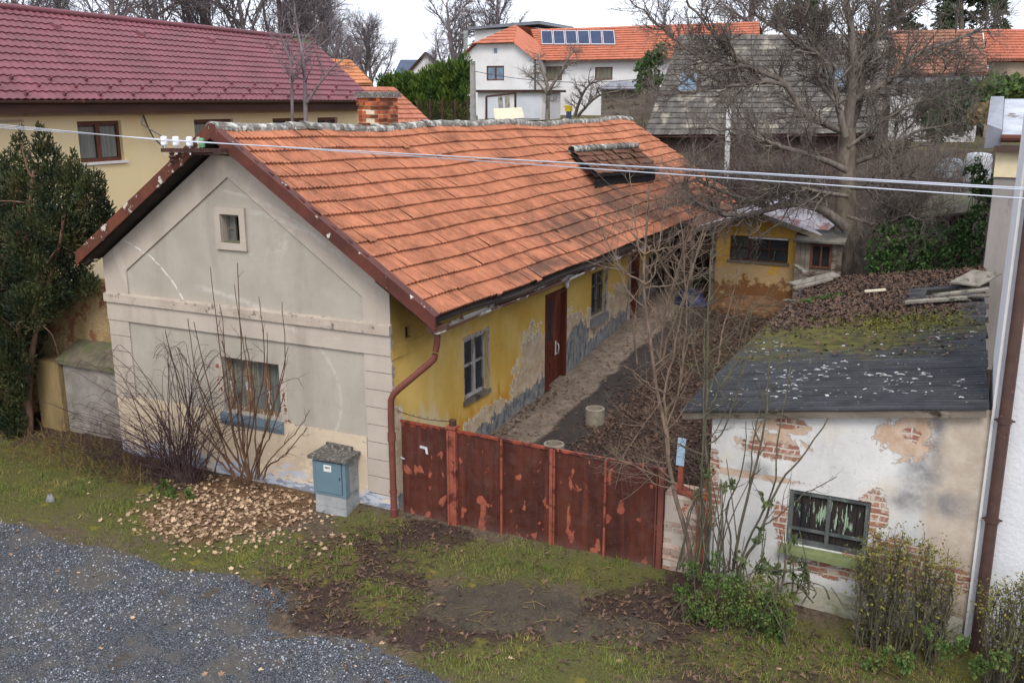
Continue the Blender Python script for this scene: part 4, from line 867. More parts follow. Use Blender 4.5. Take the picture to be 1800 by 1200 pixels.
# ---------------------------------------------------------------- neighbouring house at the right edge
rh = thing('white_house', (8.26, 0, 0), 'tall white rendered house at the right edge with brown downpipe', 'house')
mb = MB(); wall(mb, 8.262, 15, lambda u: -.6, lambda u: 7.2, [], gY(-.04), cuts=(9, 10, 12)); mb.quad((8.262, -.04, -.6), (8.262, 2.4, -.6), (8.262, 2.4, 7.2), (8.262, -.04, 7.2)); mb.quad((8.262, 2.4, -.6), (15, 2.4, -.6), (15, 2.4, 7.2), (8.262, 2.4, 7.2)); mb.quad((8.262, -.04, 7.2), (15, -.04, 7.2), (15, 2.4, 7.2), (8.262, 2.4, 7.2))
mb.build('wall', M['white'], rh)
mb = MB(); mb.bar((8.272, -.05, -.5), (8.272, -.05, 7.1), .03, .02, up=(0, 1, 0)); mb.build('corner_bead', M['label'], rh)
pa = onY(1776, 660, -.13); pb = onY(1716, 1130, -.13)
mb = MB(); t = (7.0 - pa[2]) / (pa[2] - pb[2]); mb.tube([pb - (0, 0, .2), pb, pa, pa + (pa - pb) * t], .068, 12)
dpz = [(740, ), (500, )]
for py in (735, 905): 
    q = pa + (pb - pa) * ((py - 660) / 470.); mb.lathe((q[0], q[1], q[2]), [(.068, -.02), (.082, -.02), (.082, .02), (.068, .02)], 14); mb.bar(q + np.array([-.11, .02, 0]), q + np.array([.11, .02, 0]), .02, .02)
mb.build('downpipe', M['brownpipe'], rh)
# set back wing with eaves gutter
wing = thing('grey_house_wing', (8.06, 10.2, 1), 'bare grey rendered house wing set back at the right edge under a brown gutter', 'house')
mb = MB(); mb.quad((8.07, 10.2, -.2), (16, 10.2, -.2), (16, 10.2, 4.95), (8.07, 10.2, 4.95)); mb.quad((8.07, 10.2, -.2), (8.07, 10.2, 5.5), (8.07, 16, 5.5), (8.07, 16, .8)); mb.build('wall', M['greyrender'], wing)
mb = MB(); mb.box(8.05, 16, 10.15, 10.35, 4.95, 5.47); mb.build('frieze', M['bandyellow'], wing)
mb = MB(); mb.box(8.0, 16, 9.95, 10.3, 5.47, 5.58); mb.build('fascia', M['brownpipe'], wing)
mb = MB(); an = np.linspace(math.pi, 2 * math.pi, 9)
for rr in (.15, .14): mb.add([[x, 9.98 + rr * math.cos(t), 5.80 + rr * math.sin(t)] for x in (8.10, 16) for t in an], [[j, j + 1, 9 + j + 1, 9 + j] for j in range(8)])
mb.poly([(8.10, 9.98 + .15 * math.cos(t), 5.80 + .15 * math.sin(t)) for t in an]); mb.build('gutter', plain('brown_eaves_gutter', S(136, 92, 78), S(120, 80, 68), 3, .45, .05), wing)
mb = MB(); mb.hexa([(8.12, 10.16, 5.74), (16, 10.16, 5.74), (16, 14, 6.45), (8.12, 14, 6.45), (8.12, 10.16, 5.78), (16, 10.16, 5.78), (16, 14, 6.5), (8.12, 14, 6.5)])
wr = mb.build('roof', plain('pale_sheet_roof', S(196, 200, 208), S(160, 164, 172), 1.2, .6, .2, S(110, 96, 86), (.6, .66), 1.6), wing)
mb = MB(); mb.hexa([(7.82, 10.0, 5.52), (8.13, 10.0, 5.56), (8.13, 14, 6.3), (7.82, 14, 6.3), (7.82, 10.0, 6.0), (8.10, 9.98, 5.9), (8.10, 14, 6.56), (7.82, 14, 6.56)]); mb.build('verge_flashing', M['greyzinc'], wing)

# ---------------------------------------------------------------- utility cabinet
FL, FR = onZ(556, 901, 0), onZ(610, 911, 0); ux = nrm(FR - FL); uy = np.array([-ux[1], ux[0], 0]); wd = float(np.linalg.norm(FR - FL)); dp = .42
cab = thing('utility_cabinet', tuple(np.round((FL + FR) / 2 + uy * dp / 2, 3)), 'blue grey steel meter cabinet in concrete block plinth with slab lid by house', 'meter cabinet')
def cb(u, v, z): return tuple(FL + ux * u + uy * v + np.array([0, 0, z]))
def cbox(mb, u0, u1, v0, v1, z0, z1, t=0.): mb.hexa([cb(u0, v0, z0), cb(u1, v0, z0), cb(u1, v1, z0), cb(u0, v1, z0), cb(u0, v0, z1), cb(u1, v0, z1), cb(u1, v1, z1), cb(u0, v1, z1)], t)
mb = MB(); zz = [-.2, .155, .36, .56, .76, .93]
for i in range(5):
    o = .004 * (i % 2)
    if i < 2: cbox(mb, o, wd - o, o, dp - o, zz[i], zz[i + 1] - .006, rs.rand())
    else: cbox(mb, o, wd - o, .10, dp - o, zz[i], zz[i + 1] - .006, rs.rand())
mb.build('block_plinth', M['block'], cab)
mb = MB(); cbox(mb, -.015, wd + .012, -.012, .102, .352, .945); c2 = mb.build('cabinet_body', M['bluebox'], cab)
mb = MB(); cbox(mb, .055, wd - .055, -.024, -.013, .40, .915); dd = mb.build('door', M['bluebox'], c2)
mb = MB(); cbox(mb, .048, wd - .048, -.0165, -.0125, .393, .922); mb.build('door_gap', M['dark'], c2)
mb = MB(); cbox(mb, wd - .10, wd - .08, -.03, -.024, .64, .69); mb.build('lock', M['iron'], dd)
mb = MB(); cbox(mb, .20, .34, -.0275, -.0245, .76, .87); lb = mb.build('sticker', M['label'], dd)
mb = MB()
for i, (w_, h_) in enumerate(((.016, .03), (.016, .03), (.012, .03), (.018, .03))): cbox(mb, .225 + i * .023, .225 + i * .023 + w_, -.029, -.0278, .812, .812 + h_)
mb.build('sticker_print', M['ink'], lb)
mb = MB(); n = 10; V = []
sl = [(-.07, -.07), (wd + .06, -.07), (wd + .06, dp + .04), (-.07, dp + .04)]
def lidpt(u, v, top): return np.array(cb(u, v, .95 + (.055 if top else 0) + .006 * rs.rand()))
mb.hexa([lidpt(*s, False) for s in sl] + [lidpt(*s, True) for s in sl])
mb.build('slab_lid', M['slab'], cab)
# old slab leaning behind it
mb = MB(); mb.bar((-1.28, -.04, 1.0), (-.78, -.04, .99), .05, .16); tag(mb.build('stone_slab', M['slab'], origin=(-1.0, -.04, .92)), 'lichen grey slab set on the house wall behind the cabinet lid', 'slab')

# ---------------------------------------------------------------- yard objects
def planter(x, y, r, h, label):
    z = float(H(x, y)); t = thing('planter_ring', (x, y, z), label, 'planter', 'concrete planter rings in the yard')
    mb = MB(); mb.lathe((x, y, z), [(r * .96, -.05), (r, .02), (r, h - .01), (r - .01, h), (r - .05, h), (r - .055, h - .1), (r - .055, h - .12)], 24); mb.build('ring', plain('mossy_brown_concrete', S(160, 150, 134), S(136, 126, 110), 7, .95, .6, S(112, 108, 88), (.54, .64), 5), t)
    mb = MB(); mb.lathe((x, y, z), [(r - .054, h - .1), (0, h - .08)], 16); mb.build('soil', plain('dark_soil', S(90, 70, 56), S(60, 46, 38), 14, .95, .6), t)
planter(1.62, 4.55, .19, .30, 'pale concrete planter ring standing alone on the leaves')
planter(1.5, 2.85, .19, .20, 'concrete planter ring just behind the gate top edge')
# yellow outbuilding across the yard
ob = thing('yellow_outbuilding', (2.8, 13, 1.4), 'small crumbling yellow outbuilding with a broken dark window across the yard', 'outbuilding')
obm = N('crumbling_yellow_render', .95, .15); X, Y, Z = obm.xyz(); Z = obm.m('SUBTRACT', Z, 1.4)
c = obm.mix(obm.mr(obm.noise(1.5, 6, .7), .3, .7), S(208, 166, 84), S(186, 142, 62)); c = obm.mix(obm.mr(obm.m('ADD', obm.m('MULTIPLY', obm.m('SUBTRACT', obm.noise(2.4, 7, .72), .5), 2.4), obm.m('MULTIPLY', obm.m('SUBTRACT', .95, Z), .9)), -.05, .12), c, S(186, 156, 112)); c = obm.mix(obm.mr(obm.m('ADD', obm.m('MULTIPLY', obm.m('SUBTRACT', obm.noise(2.5, 7, .72), .5), 2.0), obm.m('MULTIPLY', obm.m('SUBTRACT', .4, Z), 1.0)), -.05, .1), c, S(128, 88, 54)); obm.bump(obm.noise(9, 5, .7), .8, .04)
oy = gY(13.0); oo = (2.08, 3.58, 2.42, 3.06); apx_ = lambda u: 3.62 - abs(u - 2.75) * .27
mb = MB(); wall(mb, 1.72, 3.78, lambda u: .8, apx_, [oo], oy, .2, cuts=(2.75,)); mb.quad((3.779, 13, .8), (3.779, 17, .8), (3.779, 17, 3.3), (3.779, 13, 3.3)); mb.quad((1.721, 13, .8), (1.721, 17, .8), (1.721, 17, 3.3), (1.721, 13, 3.3))
mb.build('wall', obm.done(c), ob)
wf = window(ob, oy, *oo, .07, M['darkwood'], M['glass'], 2, (.5,), .035)
mb = MB(); pbox(mb, oy, 2.04, 3.62, 2.36, 2.42, -.05, .05); mb.build('sill', M['oldwood'], wf); mb = MB(); pbox(mb, oy, 2.55, 3.55, 3.0, 3.045, .03, .06); mb.build('lintel_board', M['label'], wf)
mb = MB()
for k in range(3): mb.bar((2.2 + .5 * k, 13.06, 2.45), (2.4 + .42 * k, 13.06, 2.9 - .1 * k), .02, .02)
mb.build('broken_bar', M['oldwood'], wf)
mb = MB(); mb.box(1.58, 1.72, 12.95, 13.1, .9, 3.2); mb.build('corner_post', M['oldwood'], ob)
pinkish = plain('peeling_pale_sheet_roof', S(196, 192, 198), S(150, 138, 140), 2.5, .7, .4, S(140, 90, 80), (.52, .6), 1.8, .02, stretch=(1, .3, 1))
mb = MB(); slab(mb, (1.15, 12.7, 3.22), (1.15, 17.4, 3.22), (2.75, 17.4, 3.75), (2.75, 12.7, 3.72), .05); slab(mb, (4.4, 12.7, 3.22), (4.4, 17.4, 3.22), (2.75, 17.4, 3.75), (2.75, 12.7, 3.72), .05)
mb.build('roof', pinkish, ob)
mb = MB(); mb.bar((1.15, 12.68, 3.17), (2.75, 12.68, 3.68), .04, .12); mb.bar((2.75, 12.68, 3.68), (4.4, 12.68, 3.17), .04, .12); mb.build('verge_board', M['oldwood'], ob)
# timber lean-to on its right
lt = thing('timber_lean_to', (4.3, 12.6, 1.4), 'weathered grey board lean-to with a small dark window beside the yellow outbuilding', 'lean-to')
mb = MB()
for i in range(9):
    x = 3.82 + i * .125; top = 3.2 - .1 * rs.rand(); mb.box(x, x + .118, 12.62 + .02 * rs.rand(), 12.66, 1.2, top, rs.rand())
mb.build('board_wall', M['oldwood'], lt)
mb = MB(); frame(mb, gY(12.58), 4.2, 4.7, 2.42, 3.02, .05, 0, .04); pbox(mb, gY(12.58), 4.43, 4.47, 2.47, 2.97, 0, .04); lw = mb.build('window', M['brownframe'], lt); mb = MB(); pbox(mb, gY(12.58), 4.25, 4.65, 2.47, 2.97, .02, .03); mb.build('pane', M['dark'], lw)
mb = MB(); slab(mb, (3.79, 12.35, 3.12), (5.02, 12.35, 3.12), (5.02, 13.25, 3.3), (3.79, 13.25, 3.3), .05); mb.build('roof', M['asb'], lt)
# open woodshed on its left, full of dark junk
ws = thing('open_woodshed', (.9, 13.6, 1.3), 'open dark woodshed between farmhouse end and yellow outbuilding', 'woodshed')
mb = MB()
for x in (.25, .95, 1.5): mb.box(x, x + .1, 13.3, 13.4, 1.0, 3.3)
mb.build('post', M['oldwood'], ws)
mb = MB(); mb.quad((.1, 15, 1), (1.6, 15, 1), (1.6, 15, 3.4), (.1, 15, 3.4)); mb.quad((.1, 13.4, 1), (.1, 15, 1), (.1, 15, 3.4), (.1, 13.4, 3.4)); mb.build('back_wall', M['darkwood'], ws)
mb = MB(); slab(mb, (.05, 13.1, 3.3), (1.7, 13.1, 3.2), (1.7, 15.4, 3.6), (.05, 15.4, 3.7), .06); mb.build('roof', M['tile_old'], ws)
def lump(name, c, r, mat, label, cat, seed, k=9):
    mb = MB(); V = []; an = np.arange(16) * 2 * math.pi / 16
    for i in range(k + 1):
        f = i / k * math.pi / 2
        for t in an:
            rr = 1 + .45 * (float(fbm(np.array(math.cos(t) * 1.6 + 9 + seed), np.array(math.sin(t) * 1.6 + f * 1.5), seed)) - .5)
            V.append((c[0] + r[0] * math.cos(f) * math.cos(t) * rr, c[1] + r[1] * math.cos(f) * math.sin(t) * rr, c[2] + r[2] * math.sin(f) * rr))
    F = [[i * 16 + j, i * 16 + (j + 1) % 16, (i + 1) * 16 + (j + 1) % 16, (i + 1) * 16 + j] for i in range(k) for j in range(16)]; mb.add(V, F)
    return tag(mb.build(name, mat, smooth=True, origin=c), label, cat)
lump('tarpaulin', (1.2, 12.6, 1.2), (.45, .35, .42), plain('dark_blue_tarpaulin', S(52, 60, 104), S(30, 34, 56), 3, .5, .5), 'crumpled dark blue tarpaulin heap in front of the woodshed', 'tarpaulin', 3)
lump('rubble_heap', (2.9, 12.45, 1.15), (1.25, .45, .45), plain('brown_rubble', S(136, 98, 66), S(86, 62, 46), 6, .95, .9, S(160, 128, 92), (.56, .63), 8, .04, stretch=(.5, 1, 2)), 'heap of brown rotten boards and earth below the outbuilding window', 'rubble heap', 5)
lump('field_stone', (-5.52, -1.98, -.02), (.09, .075, .13), M['stone'], 'lone grey stone in the grass at the left', 'stone', 8, 5)
# garden wall at the left
gwl = thing('garden_wall', (-7.5, .5, 0), 'crumbling ochre garden wall with mossy coping between yew and house', 'wall')
mb = MB(); n = 26; xs = np.linspace(-11.5, -6.03, n); V = []
for x in xs:
    t = 2.98 + .25 * float(fbm(np.array(x * 1.3), np.array(.7), 4)) - .2 * (x < -8); V += [(x, .9 + .05 * float(fbm(np.array(x * 3), np.array(3.), 6)), -.3), (x, .93 + .07 * float(fbm(np.array(x * 2.5), np.array(8.), 6)), 1.6), (x, .95, t), (x, 1.3, t)]
mb.add(V, [[i * 4 + j, (i + 1) * 4 + j, (i + 1) * 4 + j + 1, i * 4 + j + 1] for i in range(n - 1) for j in range(3)]); mb.build('wall_face', M['gardenwall'], gwl)
mb = MB(); mb.box(-7.9, -6.03, .42, .92, -.3, 1.52); mb.build('low_wall', plain('grey_white_render', S(164, 157, 148), S(134, 127, 118), 2, .95, .5, S(126, 118, 108), (.52, .66), 1.6, .02), gwl)
mb = MB(); mb.hexa([(-8.0, .34, 1.5), (-6.03, .34, 1.5), (-6.03, .93, 1.62), (-8.0, .93, 1.62), (-8.0, .34, 1.58), (-6.03, .34, 1.6), (-6.03, .93, 1.92), (-8.0, .93, 1.86)]); mb.build('coping', M['copingmoss'], gwl)
mb = MB(); mb.box(-8.62, -7.95, .35, .9, -.3, 1.5); mb.build('pilaster', plain('dirty_ochre_render', S(168, 146, 102), S(136, 114, 78), 2.5, .95, .5, S(110, 90, 60), (.55, .68), 2, .02, stretch=(1, 1, .3)), gwl)
# overhead wires
def wirecurve(a, b, sag, n=40):
    t = np.linspace(0, 1, n); P = np.outer(1 - t, a) + np.outer(t, b); P[:, 2] -= sag * 4 * t * (1 - t); return P
ends = [(1800, 330.5), (1800, 333.5), (1800, 349)]
Lend = [(0, 219), (0, 222), (0, 225)]
for i, (e, l, ins) in enumerate(zip(ends, Lend, INS[::1])):
    far = CAM + ray(*e) * 8.0; far2 = np.array(ins) + (far - np.array(ins)) * 1.35
    left = CAM + ray(*l) * 17.5; left2 = np.array(ins) + (left - np.array(ins)) * 1.5
    mb = MB(); P = np.concatenate([wirecurve(left2, np.array(ins), .0, 12)[:-1], wirecurve(np.array(ins), far2, .0, 40)]); mb.tube(P, .0062, 6)
    tag(mb.build('overhead_wire', M['wire'], origin=tuple(ins)), ['bare silver overhead wire on the leftmost white insulator, upper of the close pair', 'bare silver overhead wire on the middle white insulator, lower of the close pair', 'bare silver overhead wire running lowest across the roof'][i], 'wire', 'bare overhead wires')
# ---------------------------------------------------------------- maroon roofed house on the left
lh = thing('maroon_roof_house', (-12, 6, 0), 'long two storey yellow house with maroon metal tile roof behind yew', 'house')
LXW = -12.0; gl = gX(LXW)
wins = [(-1.2, .2, 5.0, 5.96), (4.83, 6.17, 4.98, 5.97), (8.72, 10.3, 4.98, 5.95), (12.05, 13.75, 4.98, 5.93), (14.3, 15.4, 4.98, 5.92)]
mb = MB(); wall(mb, -9, 16.6, lambda u: -.4, lambda u: 6.1, wins, gl, .16, cuts=(-5, 2.5)); wl_ = mb.build('wall', M['leftyellow'], lh)
mb = MB(); wall(mb, -9, 16.6, lambda u: 6.1, lambda u: 6.36, [], gX(LXW + .004), cuts=(0, 8)); mb.build('eaves_band', M['leftbeige'], lh)
mb = MB(); pbox(mb, gl, -9, 3.35, 5.98, 6.04, -.03, .0); mb.build('string_course', M['leftbeige'], wl_)
mb = MB(); mb.poly([(-12, 16.6, -.4), (-12, 16.6, 6.3), (-15, 17.4, 8.55), (-19, 16.6, 6.3), (-19, 16.6, -.4)]); mb.build('gable', M['leftbeige'], lh)
for i, w in enumerate(wins):
    wf = window(lh, gl, *w, .10, M['brownframe'], M['glass'], 1, (), .085)
    mb = MB(); a, b, c, d = w; m_ = (a + b) / 2
    for (p, q) in ((a + .12, m_ - .1), (m_ + .1, b - .12)):
        u = np.linspace(p, q, 14)
        for k in range(13): mb.quad((LXW - .131 + .008 * (k % 2), u[k], c + .1), (LXW - .131 + .008 * ((k + 1) % 2), u[k + 1], c + .1), (LXW - .131 + .008 * ((k + 1) % 2), u[k + 1], d - .14), (LXW - .131 + .008 * (k % 2), u[k], d - .14))
    if i in (1, 2): mb.build('net_curtain', M['curtain'], wf)
    mb = MB(); pbox(mb, gl, a - .04, b + .08, c - .06, c - .002, -.06, .1); mb.build('sill', M['label'], wf)
A, B, C_, D = (-11.45, -9.5, 6.5), (-11.45, 16.85, 6.46), (-15.0, 18.1, 8.62), (-15.0, -9.5, 8.9)
mb = MB(); tileroof(mb, A, B, C_, D, 13, 128, 4, .016, .035, .001, None, 1, None); lr = mb.build('roof', M['metaltile'], lh)
mb = MB(); slab(mb, np.array(A) - (0.02, 0, .03), np.array(B) - (.02, .03, .03), np.array(C_) - (0, .03, .03), np.array(D) - (0, 0, .03), .06)
slab(mb, (-19.4, -9.5, 6.3), (-19.4, 16.7, 6.3), (-15, 18.05, 8.56), (-15, -9.5, 8.84), .06); mb.build('roof_deck', M['metaltile'], lr)
mb = MB(); mb.tube([(-15, -9.6, 8.93), (-15, 18.15, 8.66)], .09, 8, cap=True); mb.build('ridge_cap', M['metaltile'], lr)
mb = MB(); nvl = nrm(np.cross(np.array(B) - np.array(A), np.array(D) - np.array(A))); nvl = nvl if nvl[2] > 0 else -nvl
for k in range(3):
    for j in range(25):
        u = (j + .5 + .5 * (k % 2)) / 26; v = (k + .55) / 13; p = np.array(A) * (1 - u) * (1 - v) + np.array(B) * u * (1 - v) + np.array(C_) * u * v + np.array(D) * (1 - u) * v
        mb.bar(p - np.array([0, 0, 0]), p + nvl * .10 + np.array([.03, 0, .0]), .05, .06)
mb.build('snow_guard', M['metaltile'], lr)['kind'] = 'stuff'
for j in range(9):
    u = (j + .6) / 9.6; v = .82; p = np.array(A) * (1 - u) * (1 - v) + np.array(B) * u * (1 - v) + np.array(C_) * u * v + np.array(D) * (1 - u) * v
    mb = MB(); mb.hexa([p + (-.12, -.1, 0), p + (.14, -.1, -.08), p + (.14, .1, -.08), p + (-.12, .1, 0), p + (-.05, -.08, .13), p + (.12, -.08, .05), p + (.12, .08, .05), p + (-.05, .08, .13)]); mb.build('roof_vent', M['metaltile'], lr)
mb = MB(); mb.box(-12.0, -11.5, -9.4, 16.75, 6.18, 6.24); mb.box(-11.52, -11.47, -9.4, 16.8, 6.18, 6.42); mb.build('fascia', M['darkwood'], lh)
mb = MB(); an = np.linspace(math.pi, 2 * math.pi, 7)
mb.add([[-11.40 + .07 * math.cos(t), y, 6.47 + .07 * math.sin(t)] for y in (-9.5, 16.85) for t in an], [[j, j + 1, 7 + j + 1, 7 + j] for j in range(6)]); mb.build('gutter', M['brownpipe'], lh)
c = onY(520, 66, 17.3); mb = MB(); hw = .37
mb.box(c[0] - hw, c[0] + hw, 17.3 - hw, 17.3 + hw, 7.9, c[2] + .0); ch2 = mb.build('chimney', plain('blotchy_render_chimney', S(150, 142, 122), S(122, 112, 96), 2.5, .95, .5), lr)
mb = MB(); mb.box(c[0] - hw - .06, c[0] + hw + .06, 17.24 - hw, 17.36 + hw, c[2], c[2] + .1); mb.build('cap', M['slab'], ch2); mb = MB(); mb.lathe((c[0] + .05, 17.3, c[2] + .1), [(.08, 0), (.08, .3), (.16, .3), (.02, .38), (0, .38)], 10); mb.build('cowl', M['iron'], ch2)
# small cable on its wall
mb = MB(); mb.tube([(-11.97, 6.9, 6.1), (-11.9, 6.95, 5.8), (-11.88, 7.1, 5.5), (-11.6, 7.25, 5.2)], .02, 5); mb.tube([(-11.97, 6.9, 6.1), (-9, 4, 5.95), (-3.8, -.5, 5.9)], .01, 4); tag(mb.build('black_cable', M['blackcable'], origin=(-11.97, 6.9, 6.1)), 'thin cable dropping down the yellow wall towards the insulators', 'cable')
mb = MB(); p = onY(233, 365, 4.5); mb.lathe((p[0], 4.5, 0), [(.09, 0), (.09, p[2] + .18), (.075, p[2] + .2), (0, p[2] + .2)], 12); tag(mb.build('pipe_stub', M['block'], origin=(p[0], 4.5, 0)), 'grey pipe end standing up behind the rusty left verge', 'pipe')

# ---------------------------------------------------------------- roofs beyond, left of centre
def P3(px, py, y): return onY(px, py, y)
def outbuilding(name, A, B, C, D, zb, nc, nt, mat, wallmat, label, cat='outbuilding', depth=4.0, ns=2, step=.05, mono=False):
    t = thing(name, (float((A[0] + B[0]) / 2), float(A[1]), zb), label, cat)
    mb = MB(); tileroof(mb, A, B, C, D, nc, nt, ns, .012, step, .004, None, 1); r = mb.build('roof', mat, t)
    A, B, C, D = [np.array(p, float) for p in (A, B, C, D)]
    mb = MB(); E = A + np.array([0, 2 * (D[1] - A[1]), 0]); Fp = B + np.array([0, 2 * (C[1] - B[1]), 0]); (None if mono else mb.quad(D - (0, 0, .04), C - (0, 0, .04), Fp, E)); slab(mb, A - (0, -.02, .03), B - (0, -.02, .03), C - (0, 0, .03), D - (0, 0, .03), .05); mb.build('rear_slope', mat, r)
    if mono:
        mb = MB(); dz = np.array([0, 0, .1]); a, b, c, d = A - dz + (.2, .25, 0), B - dz + (-.3, .25, 0), C - dz + (-.25, -.1, 0), D - dz + (.2, -.1, 0)
        f = lambda p: np.array([p[0], p[1], zb])
        for p, q in ((a, b), (b, c), (c, d), (d, a)): mb.quad(f(p), f(q), q, p)
        mb.build('wall', wallmat, t); return t
    mb = MB(); o = np.array([0, .35, -.12]); a, b = A + o, B + o
    for p in (a, b): pass
    x0, x1 = a[0] + .25, b[0] - .25; y0 = a[1]; y1 = E[1] - .4
    mb.quad((x0, y0, zb), (x1, y0, zb), (x1, y0, b[2]), (x0, y0, a[2])); ym = D[1]
    for x, zr, ze in ((x0, D[2] - .15, a[2]), (x1, C[2] - .15, b[2])): mb.poly([(x, y0, zb), (x, y0, ze), (x, ym, zr - .1), (x, y1, ze), (x, y1, zb)])
    mb.build('wall', wallmat, t); return t
r2 = outbuilding('salmon_roof_barn', P3(560, 236, 20), P3(780, 236, 20), P3(693, 154, 23.5), P3(600, 152, 23.5), 3.2, 10, 40, M['tile_side'], M['leftbeige'], 'barn with salmon tile roof just right of the old brick chimney', 'barn', mono=True)
r1 = outbuilding('bright_roof_barn', P3(520, 148, 27), P3(655, 147, 27), P3(617, 106, 30), P3(545, 102, 30), 4.2, 7, 30, M['tile_bright'], M['darkwood'], 'barn with bright orange tile roof behind the maroon roof end', 'barn', mono=True)
# ---------------------------------------------------------------- white house with solar panels
wh = thing('solar_roof_house', (-20, 50, 5.4), 'white house with half hipped gable, orange roof and six solar panels', 'house')
q = lambda px, py, y=50: onY(px, py, y)
gxl, gxr = q(810, 103)[0], q(941, 103)[0]; ge = q(810, 104)[2]; hipz = q(870, 76)[2]; hl, hr = q(838, 76)[0], q(904, 76)[0]; apz = q(870, 46, 53)[2]; bz = 4.6
gy = gY(50.0)
w1 = (q(855, 116)[0], q(886, 116)[0], q(870, 142)[2], q(870, 116)[2]); w2 = (q(866, 83)[0], q(875, 83)[0], q(870, 96)[2], q(870, 83)[2])
mb = MB(); wall(mb, gxl + .25, gxr - .1, lambda u: bz, lambda u: min(hipz, ge + (u - gxl) * (hipz - ge) / (hl - gxl), ge + (gxr - u) * (hipz - ge) / (gxr - hr)) - .05, [w1, w2], gy, .12, cuts=(hl, hr)); mb.quad((gxr - .1, 50, bz), (gxr - .1, 54, bz), (gxr - .1, 54, ge), (gxr - .1, 50, ge)); mb.quad((gxl + .25, 50, bz), (gxl + .25, 62, bz), (gxl + .25, 62, ge), (gxl + .25, 50, ge))
mb.build('gable_wall', M['whitefar'], wh)
window(wh, gy, *w1, .05, M['brownframe'], M['glassblue'], 1, (), .09); window(wh, gy, *w2, .05, M['label'], M['glassblue'], 0, (), .07)
mx = (gxl + gxr) / 2; ymid = 53.0
mb = MB(); e0 = 49.6
tileroof(mb, (hl - .15, e0, hipz - .05), (hr + .15, e0, hipz - .05), (mx + .05, ymid, apz), (mx - .05, ymid, apz), 6, 16, 2, .015, .06, .004)
tileroof(mb, (gxr + .1, e0, ge - .1), (gxr + .1, 60, ge - .1), (mx, 60, apz), (mx, ymid, apz), 14, 40, 2, .015, .06, .004) if False else None
ridgeY = 53.0
mb.quad((gxl - .1, e0, ge - .1), (hl - .15, e0, hipz - .05), (mx, ymid, apz), (mx, 62, apz)); mb.quad((gxl - .1, e0, ge - .1), (mx, 62, apz), (gxl - .1, 62, ge - .1), (gxl - .1, 61.9, ge - .1))
mb.quad((gxr + .12, e0, ge - .12), (gxr + .12, 55, ge - .12), (mx, ymid, apz), (hr + .15, e0, hipz - .05))
rfw = mb.build('roof', M['tile_far'], wh)
ex0 = gxr - .2; EY = 51.6; ez = onY(1100, 105, EY)[2]; RY = 55.5; rz = onY(1100, 47, RY)[2]; ex1 = onY(1335, 100, EY)[0]; rx1 = onY(1335, 47, RY)[0]
mb = MB(); tileroof(mb, (ex0, EY, ez), (ex1, EY, ez), (rx1, RY, rz), (mx, RY, rz), 14, 74, 2, .02, .06, .004); mb.quad((mx, RY, rz), (rx1, RY, rz), (rx1, 60, ez), (mx, 60, ez)); wr_ = mb.build('wing_roof', M['tile_far'], wh)
wy = 52.0; gyw = gY(wy); ww = [(onY(958, 120, wy)[0], onY(988, 120, wy)[0], onY(970, 142, wy)[2], onY(970, 117, wy)[2]), (onY(1046, 120, wy)[0], onY(1077, 120, wy)[0], onY(1060, 141, wy)[2], onY(1060, 118, wy)[2])]
mb = MB(); wall(mb, gxr - .1, ex1, lambda u: bz, lambda u: ez - .02, ww, gyw, .1, cuts=(-12,)); mb.build('wing_wall', M['whitefar'], wh)
for w in ww: window(wh, gyw, *w, .03, M['brownframe'], M['drape'], 0, (), .08)
mb = MB(); mb.bar((ex0, EY - .06, ez - .05), (ex1, EY - .06, ez - .05), .12, .1); mb.build('gutter', M['brownpipe'], wh); mb = MB(); mb.tube([(gxr + .02, 49.95, ge - .1), (gxr + .02, 49.95, bz)], .06, 6); mb.build('downpipe', M['brownpipe'], wh)
# six panels
eA, eB = np.array((ex0, EY, ez)), np.array((ex1, EY, ez)); rA, rB = np.array((mx, RY, rz)), np.array((rx1, RY, rz))
nW = np.cross(eB - eA, rB - eA); nW = nW / np.linalg.norm(nW); nW = nW if nW[2] > 0 else -nW
def onPlane(px, py, p0, n): d = ray(px, py); t = ((p0 - CAM) @ n) / (d @ n); return CAM + t * d
pc = [(950, 54), (1080, 53.5), (1082.5, 78), (952, 77.5)]; Q = [onPlane(*c, eB + nW * .14, nW) for c in pc]
for i in range(6):
    f = lambda t, top: Q[0] * (1 - t) + Q[1] * t if top else Q[3] * (1 - t) + Q[2] * t
    a, b = i / 6 + .006, (i + 1) / 6 - .006; mb = MB(); P = [f(a, False), f(b, False), f(b, True), f(a, True)]; mb.hexa([p - nW * .05 for p in P] + P); sp = mb.build('solar_panel', M['alu'], wr_)
    ia, ib = a + .008, b - .008; ins = lambda p, top: p
    P = [f(ia, False) * .955 + f(ia, True) * .045, f(ib, False) * .955 + f(ib, True) * .045, f(ib, True) * .955 + f(ib, False) * .045, f(ia, True) * .955 + f(ia, False) * .045]
    mb = MB(); mb.hexa([p + nW * .004 for p in P] + [p + nW * .010 for p in P]); mb.build('cell_glass', M['solar'], sp)
